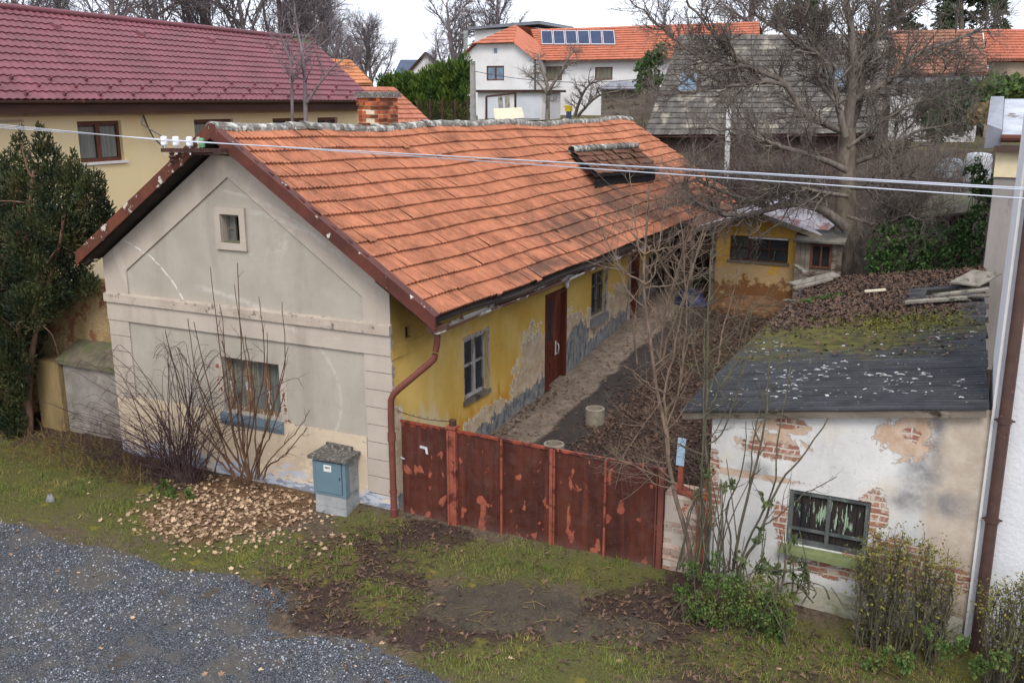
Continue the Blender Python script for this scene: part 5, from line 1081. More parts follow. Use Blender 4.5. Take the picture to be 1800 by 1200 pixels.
# garages, white sheets and clutter in front of it
def boxthing(name, px0, py0, px1, py1, y, th, mat, label, cat, parts=None):
    a = onY(px0, py1, y); b = onY(px1, py0, y); mb = MB(); mb.box(a[0], b[0], y, y + th, a[2], b[2]); return tag(mb.build(name, mat, origin=((a[0] + b[0]) / 2, y, a[2])), label, cat)
ga = thing('garage_row', (-18, 44, 5), 'low white garage row with profiled sheet doors below white gable', 'garage')
def gq(px, py, y=44): return onY(px, py, y)
mb = MB(); a, b = gq(840, 210), gq(952, 162); mb.box(a[0], b[0], 44, 47, a[2], b[2]); mb.build('wall', M['whitefar'], ga)
mb = MB(); mb.box(a[0] - .15, b[0] + .3, 43.7, 47.2, b[2], b[2] + .14); mb.build('roof', M['darkwood'], ga)
for (p0, p1) in ((852, 895), (908, 950)):
    mb = MB(); c0, c1 = gq(p0, 208), gq(p1, 171); xs = np.linspace(c0[0], c1[0], 25)
    for k in range(24): mb.hexa([(xs[k], 43.95 - .02 * (k % 2), c0[2]), (xs[k + 1], 43.95 - .02 * (k % 2), c0[2]), (xs[k + 1], 43.99, c0[2]), (xs[k], 43.99, c0[2]), (xs[k], 43.95 - .02 * (k % 2), c1[2]), (xs[k + 1], 43.95 - .02 * (k % 2), c1[2]), (xs[k + 1], 43.99, c1[2]), (xs[k], 43.99, c1[2])])
    mb.build('sheet_door', M['whitesheet'], ga)
pf = thing('pipe_gantry', tuple(gq(880, 212, 40)), 'rusty pipe gantry standing before the white garage doors', 'gantry'); mb = MB()
for (p, r_) in (((855, 215), (855, 170)), ((906, 215), (906, 164)), ((855, 170), (906, 164))): mb.bar(gq(*p, 40), gq(*r_, 40), .1, .1, up=(0, 1, 0))
mb.build('bar', M['iron'], pf)
mb = MB(); mb.hexa([gq(870, 212, 38), gq(922, 207, 38), gq(922, 206, 38.3), gq(870, 211, 38.3), gq(868, 192, 38.6), gq(917, 190, 38.6), gq(917, 189, 38.8), gq(868, 191, 38.8)]); tag(mb.build('cream_board', M['cream'], origin=tuple(gq(890, 212, 38))), 'large cream board leaning low in the garden beyond the ridge', 'board')
for i, px in enumerate((881, 893)): 
    mb = MB(); mb.bar(gq(px, 200, 39.5), gq(px - 2, 169, 40), .28, .05, up=(0, 1, 0)); tag(mb.build('grey_board', M['plank'], origin=tuple(gq(px, 200, 39.5))), 'upright grey board leaning against the garage doors', 'board', 'grey boards by garage doors')
yb = thing('yellow_container', tuple(gq(998, 206, 36)), 'bright yellow plastic can on a blue grey stand in the garden', 'can'); mb = MB(); p0, p1 = gq(993, 196, 36), gq(1003, 185, 36); mb.hexa([(p0[0], 36, p0[2]), (p1[0], 36, p0[2]), (p1[0], 36.25, p0[2]), (p0[0], 36.25, p0[2]), (p0[0] - .02, 36, p1[2]), (p1[0], 36, p1[2] - .04), (p1[0], 36.25, p1[2] - .04), (p0[0] - .02, 36.25, p1[2])]); mb.tube([(p0[0], 36.1, p1[2] - .05), (p0[0] - .12, 36.1, p1[2] - .08)], .04, 6, cap=True); mb.build('can', M['yplastic'], yb)
p0, p1 = gq(995, 214, 36), gq(1002, 196, 36); mb = MB(); mb.box(p0[0], p1[0], 36, 36.2, p0[2], p1[2]); mb.build('stand', M['bplastic'], yb)
sl_ = thing('garden_shed', tuple(gq(1080, 210, 46)), 'grey low garden shed with corrugated roof beside the ivy clump', 'shed'); mb = MB(); a, b = gq(1056, 212, 46), gq(1135, 152, 46); mb.box(a[0], b[0], 46, 49, a[2] - .5, b[2]); mb.build('wall', M['oldwood'], sl_); mb = MB(); a = gq(1050, 156, 45.5); b = gq(1140, 142, 47.5); slab(mb, (a[0], 45.5, a[2]), (b[0], 45.5, a[2]), (b[0], 48, b[2]), (a[0], 48, b[2]), .06); mb.build('roof', M['greyzinc'], sl_)
# houses farther back
fh = thing('flat_roof_house', tuple(gq(900, 100, 75)), 'white house with grey flat roof and pale chimney behind half hip', 'house'); mb = MB(); a, b = gq(835, 110, 75), gq(945, 49, 75); mb.box(a[0], b[0], 75, 82, 5, b[2]); mb.build('wall', M['whitefar'], fh); mb = MB(); mb.hexa([(a[0] - .4, 74.5, b[2]), (b[0] + .4, 74.5, b[2] + .3), (b[0] + .4, 83, b[2] + .3), (a[0] - .4, 83, b[2]), (a[0] - .4, 74.5, b[2] + .25), (b[0] + .4, 74.5, b[2] + .6), (b[0] + .4, 83, b[2] + .6), (a[0] - .4, 83, b[2] + .25)]); mb.build('roof', M['greyzinc'], fh)
a, b = gq(814, 90, 72), gq(823, 60, 72); mb = MB(); mb.lathe(((a[0] + b[0]) / 2, 72, 5), [(.2, 0), (.2, b[2] - 5), (.24, b[2] - 5), (.24, b[2] - 4.7), (0, b[2] - 4.7)], 12); mb.build('chimney', M['block'], fh)
bh = thing('slate_blue_house', tuple(gq(725, 130, 90)), 'distant white house with slate blue roof above the thuja hedge', 'house'); a, b, c, d = gq(690, 134, 90), gq(714, 134, 90), gq(734, 105, 93), gq(704, 105, 93); mb = MB(); slab(mb, a, b, c, d, .1); mb.build('roof', M['bluegrey'], bh); mb = MB(); g3 = [gq(716, 134, 90.2), gq(716, 130, 90.2), gq(748, 95, 90.2), gq(775, 118, 90.2), gq(775, 134, 90.2)]; mb.poly([(p[0], 90.2, p[2]) for p in g3]); mb.build('gable', M['whitefar'], bh); mb = MB(); mb.bar(gq(712, 134, 90), gq(748, 93, 90), .25, .25); mb.bar(gq(748, 93, 90), gq(778, 118, 90), .25, .25); mb.build('verge_board', M['darkwood'], bh)
# concrete pole
p0, p1 = onY(832, 222, 24), onY(828, 108, 24); mb = MB(); mb.hexa([(p0[0] - .11, 23.9, 4), (p0[0] + .11, 23.9, 4), (p0[0] + .11, 24.1, 4), (p0[0] - .11, 24.1, 4), (p0[0] - .08, 23.92, p1[2]), (p0[0] + .08, 23.92, p1[2]), (p0[0] + .08, 24.08, p1[2]), (p0[0] - .08, 24.08, p1[2])]); tag(mb.build('concrete_pole', M['concrete'], origin=(p0[0], 24, 4)), 'square grey concrete pole rising behind the farmhouse ridge', 'pole')
p0, p1 = onY(1278, 292, 22), onY(1281, 190, 22); mb = MB(); mb.hexa([(p0[0] - .08, 21.95, p0[2] - .8), (p0[0] + .08, 21.95, p0[2] - .8), (p0[0] + .08, 22.1, p0[2] - .8), (p0[0] - .08, 22.1, p0[2] - .8), (p1[0] - .065, 21.95, p1[2]), (p1[0] + .065, 21.95, p1[2]), (p1[0] + .065, 22.1, p1[2]), (p1[0] - .065, 22.1, p1[2])]); tag(mb.build('concrete_post', M['label'], origin=(p0[0], 22, p0[2])), 'pale concrete post in front of the grey slate barn', 'post')
mb = MB(); P = wirecurve(onY(832, 125, 24), onY(1180, 132, 24), .35, 20); mb.tube(P, .012, 4); tag(mb.build('black_cable', M['blackcable'], origin=tuple(P[0])), 'thin dark cable from concrete pole across the white house', 'cable')
# rusty mesh fence under the thuja hedge
mf = thing('mesh_fence', tuple(onY(770, 215, 27)), 'brown rusty mesh fence under the thuja hedge', 'fence'); mb = MB(); a, b = onY(735, 216, 27), onY(822, 178, 27)
for x in np.arange(a[0], b[0], .07): mb.tube([(x, 27, a[2] - .6), (x, 27, b[2])], .006, 3)
for z in np.arange(a[2] - .6, b[2], .09): mb.tube([(a[0], 27, z), (b[0], 27, z)], .006, 3)
mb.build('mesh', M['iron'], mf); mb = MB()
for x in np.linspace(a[0], b[0], 5): mb.box(x - .03, x + .03, 26.97, 27.03, a[2] - .8, b[2] + .1)
mb.build('fence_post', M['iron'], mf)
# ---------------------------------------------------------------- grey slate barn and the orange roofs behind the walnut
bn = thing('slate_barn', (0, 30, 4), 'old barn with big patchy grey slate roof behind the walnut tree', 'barn')
a, b, c, d = onY(1132, 238, 30), onY(1545, 235, 30), onY(1566, 62, 35.5), onY(1195, 62, 35.5)
mb = MB(); tileroof(mb, a, b, c, d, 19, 44, 1, .004, .045, .006, lambda U, V: -.12 * np.sin(np.pi * U) * np.sin(np.pi * V)); br = mb.build('roof', M['asb'], bn)
mb = MB(); slab(mb, a - (0, 0, .08), b - (0, 0, .08), c - (0, 0, .22), d - (0, 0, .22), .05); mb.quad(d, c, c + (1, 6, -4.2), d + (-1, 6, -4.2)); mb.build('roof_deck', M['darkwood'], br)
mb = MB(); mb.quad((a[0] + .2, 30.4, 2.5), (b[0] - .2, 30.4, 2.5), (b[0] - .2, 30.4, b[2]), (a[0] + .2, 30.4, a[2])); mb.poly([(b[0] - .2, 30.4, 2.5), (b[0] - .2, 41, 2.5), (b[0] - .2, 41, 5.2), (b[0] - .3, 35.5, 9.1), (b[0] - .2, 30.4, b[2])]); mb.poly([(a[0] + .2, 30.4, 2.5), (a[0] + .2, 41, 2.5), (a[0] + .2, 41, 5.2), (d[0], 35.5, 9.1), (a[0] + .2, 30.4, a[2])]); mb.build('wall', plain('dark_barn_boards', S(84, 72, 62), S(60, 52, 46), 2, .95, .5), bn)
nB = nrm(np.cross(b - a, d - a)); nB = nB if nB[2] > 0 else -nB
for pc in (((1192, 162), (1223, 162), (1226, 130), (1196, 130)), ((1447, 156), (1486, 156), (1486, 122), (1449, 122))):
    P = [onPlane(*p_, a + nB * .1, nB) for p_ in pc]; mb = MB(); mb.hexa([p - nB * .08 for p in P] + [p + nB * .05 for p in P]); sk = mb.build('skylight', M['greyzinc'], br)
    ctr = sum(P) / 4; P = [p * .86 + ctr * .14 + nB * .056 for p in P]; mb = MB(); mb.hexa([p - nB * .003 for p in P] + [p + nB * .006 for p in P]); mb.build('pane', M['glassblue'], sk)
mb = MB(); P = onPlane(1412, 80, a + nB * .15, nB); an = np.linspace(0, 2 * math.pi, 15); mb.tube([P + .16 * np.array([math.cos(t), 0, math.sin(t)]) + np.array([0, -.12, 0]) for t in an], .06, 6); mb.build('vent_ring', M['label'], br)
ob2 = outbuilding('brown_orange_roof_house', onY(1500, 133, 36), onY(1737, 128, 36), onY(1726, 52, 40), onY(1500, 55, 40), 4.0, 13, 40, M['tile_brown'], M['whitefar'], 'house with faded brownish orange tile roof right of the walnut crown', 'house')
mb = MB(); o_ = onY(1600, 140, 35.8); 
for k in range(3): mb.bar(onY(1545, 146, 36.2 - .1 * k), onY(1730, 143, 36.2 - .1 * k), .1, .12)
mb.build('gutter', M['greyzinc'], ob2)
ob3 = outbuilding('orange_roof_house', onY(1733, 104, 38), onY(1900, 104, 38), onY(1900, 52, 42), onY(1729, 52, 42), 4.0, 11, 36, M['tile_far'], plain('stained_stone_wall', S(176, 160, 136), S(140, 124, 104), 1.5, .95, .5), 'house with fresh orange tile roof at the right edge of skyline', 'house')
# garden things at the right
gh = thing('film_greenhouse', tuple(onY(1668, 311, 26)), 'small pale domed film greenhouse in the far garden at right', 'greenhouse')
c0, c1 = onY(1640, 312, 26), onY(1692, 283, 26); mx_ = (c0[0] + c1[0]) / 2; w_ = (c1[0] - c0[0]) / 2; hh_ = c1[2] - c0[2]
mb = MB(); prof = [(-1, 0), (-1, .6), (-.7, .88), (0, 1.0), (.7, .88), (1, .6), (1, 0)]
V = [[mx_ + w_ * u, y, c0[2] + hh_ * v] for y in (26, 28.2) for u, v in prof]; mb.add(V, [[j, j + 1, 7 + j + 1, 7 + j] for j in range(6)]); mb.poly([V[j] for j in range(7)]); mb.build('film_cover', M['polyfilm'], gh)
mb = MB()
for y in (25.98, 27, 28.2): mb.tube([[mx_ + w_ * 1.01 * u, y, c0[2] + hh_ * 1.01 * v] for u, v in prof], .03, 5)
mb.build('hoop', M['greyzinc'], gh)
c0, c1 = onY(1693, 305, 25), onY(1745, 278, 25); mb = MB(); mb.lathe(((c0[0] + c1[0]) / 2, 25.4, c0[2] - .3), [(.42, 0), (.44, .3), (.44, .75), (.4, .95), (.2, 1.0), (0, 1.0)], 20); tag(mb.build('water_tank', M['whitesheet'], origin=((c0[0] + c1[0]) / 2, 25.4, c0[2] - .3)), 'pale round water tank right of the film greenhouse', 'tank')
lt2 = thing('sheet_roof_lean_to', tuple(onY(1640, 385, 15)), 'collapsed dark lean-to with mossy sheet roof above the ivy', 'lean-to')
a, b = onY(1585, 382, 15), onY(1712, 372, 15); mb = MB(); slab(mb, a, b, b + (0, 2, .35), a + (0, 2, .35), .05); mb.build('roof', M['copingmoss'], lt2); mb = MB(); mb.quad((a[0], 16.8, 1.5), (b[0], 16.8, 1.5), (b[0], 16.8, b[2] + .3), (a[0], 16.8, a[2] + .3)); mb.build('back_wall', M['darkwood'], lt2); mb = MB()
for t in (.05, .35, .65, .95): x = a[0] + (b[0] - a[0]) * t; mb.box(x - .05, x + .05, 15.05, 15.15, 1.4, a[2] - .02)
mb.build('post', M['oldwood'], lt2)
# ---------------------------------------------------------------- vegetation
def rotm(n, tilt=math.pi, seed=None):
    a = rs.uniform(0, 2 * math.pi, n); b = rs.uniform(-tilt, tilt, n); c = rs.uniform(-tilt, tilt, n)
    ca, sa, cb_, sb, cc, sc = np.cos(a), np.sin(a), np.cos(b), np.sin(b), np.cos(c), np.sin(c); z = np.zeros(n); o = np.ones(n)
    Rz = np.stack([np.stack([ca, -sa, z], -1), np.stack([sa, ca, z], -1), np.stack([z, z, o], -1)], 1)
    Rx = np.stack([np.stack([o, z, z], -1), np.stack([z, cb_, -sb], -1), np.stack([z, sb, cb_], -1)], 1)
    Ry = np.stack([np.stack([cc, z, sc], -1), np.stack([z, o, z], -1), np.stack([-sc, z, cc], -1)], 1)
    return Rz @ Rx @ Ry
LEAF_V = [(0, 0, 0), (.32, .45, .06), (0, 1, 0), (-.32, .45, .06)]; LEAF_F = [[0, 1, 2, 3]]
MAPLE_V = [(0, -.1, 0), (.42, .0, .07), (.28, .25, .02), (.55, .55, .12), (.2, .55, .0), (0, .95, .1), (-.2, .55, .02), (-.55, .5, .1), (-.28, .25, .0), (-.42, 0, .09), (0, .3, -.04)]
MAPLE_F = [[10, i, i + 1] for i in range(9)] + [[10, 9, 0]]
def bpath(p, d, L, n, wander, trop, rng):
    P = [np.array(p, float)]; d = nrm(d); s = L / n
    for i in range(n):
        d = nrm(d + rng.normal(0, wander, 3) + np.array([0, 0, trop])); P.append(P[-1] + d * s)
    return np.array(P), d
def kids(mb, P, r0, r1, lvl, K, rng, tips=None):
    """side branches along the path P whose radius goes r0 -> r1"""
    if lvl >= len(K): return
    k = K[lvl]; nP = len(P); seg = np.linalg.norm(np.diff(P, axis=0), axis=1); Lp = seg.sum()
    cnt = rng.poisson(k['n']) if k.get('poi', True) else k['n']
    for i in range(cnt):
        t = k.get('t0', .15) + (1 - k.get('t0', .15)) * (i + rng.rand()) / max(cnt, 1); f = t * (nP - 1); j = min(int(f), nP - 2); p = P[j] + (P[j + 1] - P[j]) * (f - j)
        d0 = nrm(P[j + 1] - P[j]); ax = nrm(np.cross(d0, rng.normal(0, 1, 3))); a = R_(k['ang'] + rng.normal(0, k.get('da', 12)))
        d = d0 * math.cos(a) + ax * math.sin(a); d = d + np.array([0, 0, k.get('up', 0)]); 
        if 'flat' in k: d[1] *= k['flat']
        L = k['L'] * rng.uniform(.55, 1.25) * (1 - k.get('dec', .45) * t); r = min((r0 + (r1 - r0) * t) * .7, k['r']) * rng.uniform(.7, 1.1)
        Q, de = bpath(p, d, L, k.get('seg', 4), k.get('w', .15), k.get('tr', .05), rng); re = r * k.get('tap', .35)
        mb.tube(Q, np.linspace(r, re, len(Q)), k.get('k', 4), rng.rand())
        if tips is not None: tips.append((Q[-1], de))
        kids(mb, Q, r, re, lvl + 1, K, rng, tips)
def smooth(P, n):
    P = np.asarray(P, float); m = len(P); t = np.linspace(0, m - 1, n); out = []
    for x in t:
        i = min(int(x), m - 2); f = x - i; p0, p1, p2, p3 = P[max(i - 1, 0)], P[i], P[i + 1], P[min(i + 2, m - 1)]
        out.append(.5 * ((2 * p1) + (-p0 + p2) * f + (2 * p0 - 5 * p1 + 4 * p2 - p3) * f * f + (-p0 + 3 * p1 - 3 * p2 + p3) * f ** 3))
    return np.array(out)
def pxpath(pts, y0, y1=None, n=None):
    y1 = y0 if y1 is None else y1; m = len(pts); W = [onY(p[0], p[1], y0 + (y1 - y0) * i / (m - 1)) for i, p in enumerate(pts)]
    return smooth(W, n or m * 4)
# --- the big walnut
rng = np.random.RandomState(11); YT = 13.9
wn = thing('walnut_tree', (float(onY(1492, 470, YT)[0]), YT, 1.4), 'big bare walnut tree with wide grey limbs behind the shed', 'tree')
mb = MB(); base = onY(1494, 520, YT)
tp = pxpath([(1496, 560), (1494, 500), (1492, 440), (1487, 380), (1486, 320), (1488, 270), (1490, 225)], YT, YT, 26); mb.tube(tp, np.interp(np.linspace(0, 1, 26), [0, .12, .3, .6, 1], [.60, .48, .34, .26, .20]), 14)
for a in np.linspace(0, 2 * math.pi, 7)[:-1]:
    q = tp[4]; mb.tube(smooth([q + (0, 0, .2), q + (.45 * math.cos(a), .35 * math.sin(a), -.55), q + (.85 * math.cos(a), .7 * math.sin(a), -1.1)], 8), np.linspace(.26, .12, 8), 7)
mb.build('trunk', M['bark_walnut'], wn, smooth=True)
limbs = [([(1490, 228), (1496, 170), (1500, 100), (1494, 40), (1486, -40), (1480, -120)], 0, .3, .27, .10), ([(1492, 235), (1512, 170), (1515, 90), (1540, 20), (1570, -60)], .5, 1.4, .20, .07),
 ([(1486, 240), (1472, 180), (1455, 110), (1420, 55), (1385, 0), (1360, -50)], -.4, -1.4, .17, .05), ([(1486, 232), (1452, 218), (1413, 200), (1377, 145), (1310, 113), (1280, 90), (1250, 50), (1205, 8)], -.3, -2.4, .19, .05),
 ([(1380, 150), (1340, 143), (1290, 152), (1220, 160), (1150, 168)], -1.2, -2.2, .10, .03), ([(1500, 175), (1530, 160), (1577, 132), (1617, 95), (1700, 62), (1740, 40)], .2, 1.8, .16, .035),
 ([(1488, 300), (1440, 278), (1390, 262), (1350, 250), (1300, 230), (1240, 225)], -.6, -2.6, .15, .04), ([(1486, 400), (1450, 372), (1410, 358), (1360, 365), (1310, 378), (1255, 372), (1195, 345)], -.9, -2.9, .24, .06),
 ([(1355, 366), (1290, 345), (1230, 320), (1180, 318)], -1.6, -3.2, .12, .03), ([(1492, 290), (1540, 272), (1590, 240), (1650, 222), (1700, 215)], .3, 1.2, .12, .03), ([(1495, 330), (1540, 330), (1590, 310), (1640, 320)], -.5, -1.6, .10, .025),
 ([(1490, 380), (1545, 395), (1590, 380), (1630, 390)], -.8, -1.8, .09, .02), ([(1505, 120), (1550, 60), (1600, 20), (1650, -20)], .4, 1.5, .12, .035), ([(1480, 190), (1440, 140), (1430, 70), (1450, 0)], -.6, -1.2, .1, .03),
 ([(1470, 120), (1400, 70), (1330, 30), (1270, -20)], -.7, -2.0, .11, .03), ([(1330, 120), (1270, 110), (1210, 90), (1150, 40), (1110, 0)], -1.6, -2.8, .09, .025), ([(1490, 345), (1430, 335), (1360, 322), (1290, 300)], -1.2, -3.0, .10, .025), ([(1560, 145), (1620, 150), (1680, 130), (1730, 120)], .9, 2.0, .08, .02), ([(1490, 260), (1530, 230), (1590, 190), (1660, 165)], -.2, .8, .10, .025)]
mb = MB()
KW = [dict(n=25, ang=48, L=1.3, r=.030, seg=6, w=.16, tr=.05, k=5, t0=.12, tap=.4), dict(n=9, ang=50, L=.75, r=.016, seg=4, w=.2, tr=.08, k=4, tap=.5), dict(n=6, ang=48, L=.40, r=.0105, seg=3, w=.2, tr=.09, k=3, tap=.6)]
for pts, d0, d1, r0, r1 in limbs:
    P = pxpath(pts, YT + d0, YT + d1, len(pts) * 4); P = P + rng.normal(0, .03, P.shape) * np.linspace(0, 1, len(P))[:, None]
    mb.tube(P, np.linspace(r0 * .55, r1 * .5, len(P)), 8); kids(mb, P, r0 * .55, r1 * .5, 0, KW, rng)
mb.build('crown', M['bark_twig'], wn)
# --- thicket behind and below it (brambles, brush)
def thicket(name, spec, n, L, mat, label, cat, seed, grp=None, up=.5, r=.012, kn=5):
    rng = np.random.RandomState(seed); mb = MB(); x0, x1, y0, y1 = spec
    K = [dict(n=kn, ang=40, L=L * .45, r=r * .6, seg=4, w=.2, tr=.03, k=3), dict(n=2, ang=40, L=L * .22, r=r * .4, seg=3, w=.2, tr=.03, k=3)]
    for i in range(n):
        x, y = rng.uniform(x0, x1), rng.uniform(y0, y1); p = np.array([x, y, float(H(x, y)) - .1]); Q, _ = bpath(p, rng.normal(0, .45, 3) + np.array([0, 0, 1.0]), L * rng.uniform(.6, 1.3), 7, .12, up * .02 - .02, rng)
        mb.tube(Q, np.linspace(r, r * .4, len(Q)), 4, rng.rand()); kids(mb, Q, r, r * .4, 0, K, rng)
    return tag(mb.build(name, mat, origin=((x0 + x1) / 2, y0, float(H((x0 + x1) / 2, y0)))), label, cat, grp)
thicket('bramble_thicket', (3.2, 8.0, 14.5, 19), 260, 2.4, M['bark_twig'], 'dense brown bramble thicket right of the walnut trunk', 'brush', 31)
thicket('brushwood', (-1.8, 3.2, 19.5, 25), 240, 2.8, M['bark_purple'], 'purplish brushwood between farmhouse roof end and slate barn', 'brush', 32)
thicket('tangled_shrub', (-8.5, -5.0, 33, 36), 120, 2.4, M['bark_twig'], 'tangled dark fruit shrub in front of the white house wing', 'shrub', 33)
thicket('tall_brush', (4.5, 8.3, 20, 26), 200, 2.8, M['bark_twig'], 'tall dry brush in the far garden before the greenhouse', 'brush', 34)
# --- bare trees: three kinds copied through the background
def bare_tree(name, hgt, seed, spread=1., dense=1.0, mat='bark_far', k0=18, trunkR=.16):
    rng = np.random.RandomState(seed); t = thing(name, (0, 0, 0), 'x', 'tree'); mbt = MB(); mbc = MB()
    P, d = bpath((0, 0, -.3), (rng.normal(0, .05), 0, 1), hgt * .8, 12, .05, .06, rng); rad = np.linspace(trunkR, trunkR * .22, len(P)); mbt.tube(P, rad, 8)
    K = [dict(n=k0, poi=False, ang=46, L=hgt * .42 * spread, r=trunkR * .42, seg=7, w=.13, tr=.07, k=5, t0=.22, dec=.55, tap=.3), dict(n=10 * dense, ang=42, L=hgt * .17 * spread, r=.026, seg=5, w=.17, tr=.06, k=4, tap=.4), dict(n=7 * dense, ang=44, L=hgt * .085, r=.014, seg=3, w=.2, tr=.05, k=3, tap=.6), dict(n=2.2 * dense, ang=45, L=hgt * .045, r=.009, seg=2, w=.2, tr=.03, k=3, tap=.7)]
    kids(mbc, P, trunkR, trunkR * .22, 0, K, rng); mbt.build('trunk', M[mat], t); mbc.build('crown', M[mat], t); return t
kinds = [bare_tree('bare_tree', 9.0, 3, 1.1, 1.0), bare_tree('bare_tree', 8.0, 5, .9, 1.1, k0=20), bare_tree('bare_tree', 7.0, 8, 1.25, 1.2, k0=16, trunkR=.2)]
used = set()
def put_tree(kind, px, py_base, y, s, rz, label, grp='bare trees behind the houses', zb=None):
    p = onY(px, 170, y); z = float(H(p[0], y)) if zb is None else zb
    o = kinds[kind] if kind not in used else copy_tree(kinds[kind]); used.add(kind)
    o.location = (p[0], y, z); o.rotation_euler = (0, 0, rz); o.scale = (s, s, s); o['label'] = label; o['group'] = grp
    return o
put_tree(0, 35, 0, 46, 1.94, .3, 'bare tree at the left end above the maroon ridge'); put_tree(1, 130, 0, 44, 2.02, 1.2, 'second bare tree from the left above the maroon ridge'); put_tree(0, 205, 0, 42, 1.94, 2.2, 'third bare tree from the left above the maroon ridge')
put_tree(1, 285, 0, 40, 2.09, 3.9, 'thick trunked bare tree at the middle of the maroon ridge'); put_tree(2, 365, 0, 44, 2.33, 4.1, 'bare tree left of the rendered chimney'); put_tree(0, 440, 0, 46, 1.86, 5.0, 'bare tree just behind the rendered chimney')
put_tree(2, 500, 0, 52, 2.25, 0.7, 'spreading bare tree rising right of the rendered chimney'); put_tree(1, 585, 0, 58, 1.50, 2.9, 'bare tree above the bright orange barn roof'); put_tree(2, 640, 0, 62, 1.26, 5.6, 'low round bare tree left of the gap of open sky'); put_tree(2, 600, 0, 50, 1.08, 1.6, 'small bare tree directly above the brick chimney')
put_tree(2, 800, 0, 84, 2.10, 1.1, 'large bare tree behind the pale chimney of the flat roof house'); put_tree(2, 880, 0, 88, 2.22, 3.3, 'tall bare tree behind the half hipped gable'); put_tree(0, 762, 0, 68, 0.86, .5, 'small bare tree behind the thuja hedge')
put_tree(1, 1330, 0, 60, 1.80, .9, 'bare tree behind the ridge of the slate barn')
put_tree(0, 560, 0, 54, 1.5, 4.4, 'bare tree between the rendered chimney and the bright orange barn'); put_tree(2, 655, 0, 72, 1.45, 3.0, 'spreading bare tree at the edge of the open sky gap'); put_tree(1, 535, 0, 60, 1.7, 5.3, 'tall bare tree farthest back above the maroon roof end')
# a slender pair rising just behind the ridge of the farmhouse
def clump_tree(name, stems, y, label, mat, K, seed, r=.05, cat='tree', grp=None, smoothn=18, base=None, rtip=.25, leaves=None):
    rng = np.random.RandomState(seed); P0 = pxpath(stems[0][0], y, y + stems[0][1], 4)[0]
    t = thing(name, tuple(P0 if base is None else base), label, cat, grp); mbs = MB(); mbb = MB(); tips = []
    for st in stems:
        pts, dy, rr = st[:3]; y_ = st[3] if len(st) > 3 else y; P = pxpath(pts, y_, y_ + dy, smoothn); P = P + rng.normal(0, .006, P.shape) * (np.arange(len(P)) > 0)[:, None]
        mbs.tube(P, np.linspace(rr, rr * rtip, len(P)), 7, rng.rand()); kids(mbb, P, rr, rr * rtip, 0, K, rng, tips)
    mbs.build('stems', M[mat], t); 
    if mbb.n: mbb.build('twigs', M[mat], t)
    return t, tips
KT = [dict(n=15, ang=48, L=1.3, r=.026, seg=6, w=.12, tr=.08, k=4, t0=.3, dec=.5), dict(n=5, ang=45, L=.5, r=.012, seg=4, w=.17, tr=.06, k=3), dict(n=3, ang=45, L=.25, r=.008, seg=3, w=.2, tr=.05, k=3)]
clump_tree('slender_tree', [([(538, 235), (537, 180), (535, 130), (530, 90), (520, 30), (512, -30)], .3, .075), ([(514, 235), (513, 170), (512, 120), (500, 80), (488, 50)], -.3, .055), ([(540, 180), (560, 150), (590, 115), (620, 95)], .4, .045)], 11.5, 'slender bare tree standing between the maroon roofed house and farmhouse ridge', 'bark_far', KT, 41)
# garden fruit tree before the white house
clump_tree('fruit_tree', [([(962, 212), (963, 180), (962, 150), (950, 115), (945, 95)], .5, .14), ([(963, 160), (985, 130), (1000, 100), (1010, 90)], .6, .1), ([(1010, 205), (1020, 175), (1035, 150), (1060, 140)], -.8, .1), ([(1015, 205), (1050, 170), (1090, 160)], -.4, .09), ([(962, 165), (940, 140), (925, 135)], .3, .07)], 36, 'knotty bare fruit tree in front of the white house wing', 'bark_twig', [dict(n=12, ang=50, L=1.1, r=.04, seg=6, w=.2, tr=.02, k=4), dict(n=7, ang=50, L=.6, r=.022, seg=4, w=.22, tr=.02, k=3), dict(n=4, ang=50, L=.3, r=.015, seg=2, w=.2, tr=0, k=3)], 42)
# --- leafy masses
def leafcloud(mb, centers, radii, n, size, tmpl=(LEAF_V, LEAF_F), shell=.55, tilt=math.pi, zs=1.0, clump=0.35, keep=None):
    """leaf-sized faces in clumps around several centres"""
    centers = np.asarray(centers, float); m = len(centers); radii = np.asarray(radii, float); w = radii ** 2; idx = rs.choice(m, n // 9 + 1, p=w / w.sum())
    d = rs.normal(0, 1, (len(idx), 3)); d /= np.linalg.norm(d, axis=1)[:, None]; rr = shell + (1 - shell) * rs.rand(len(idx)) ** .6
    cp = centers[idx] + d * (radii[idx] * rr)[:, None] * np.array([1, 1, zs]); tint = np.repeat(rs.rand(len(cp)), 9)[:n]
    p = np.repeat(cp, 9, 0)[:n] + rs.normal(0, clump * .5, (n, 3))[:len(np.repeat(cp, 9, 0)[:n])] * np.repeat(radii[idx], 9)[:n, None] * .5
    tint = np.clip(tint * .7 + rs.rand(len(p)) * .3, 0, 1)
    if keep is not None: k = keep(p); p = p[k]; tint = tint[k]
    mb.scatter(tmpl[0], tmpl[1], p, rotm(len(p), tilt), size * rs.uniform(.6, 1.3, len(p)), tint)
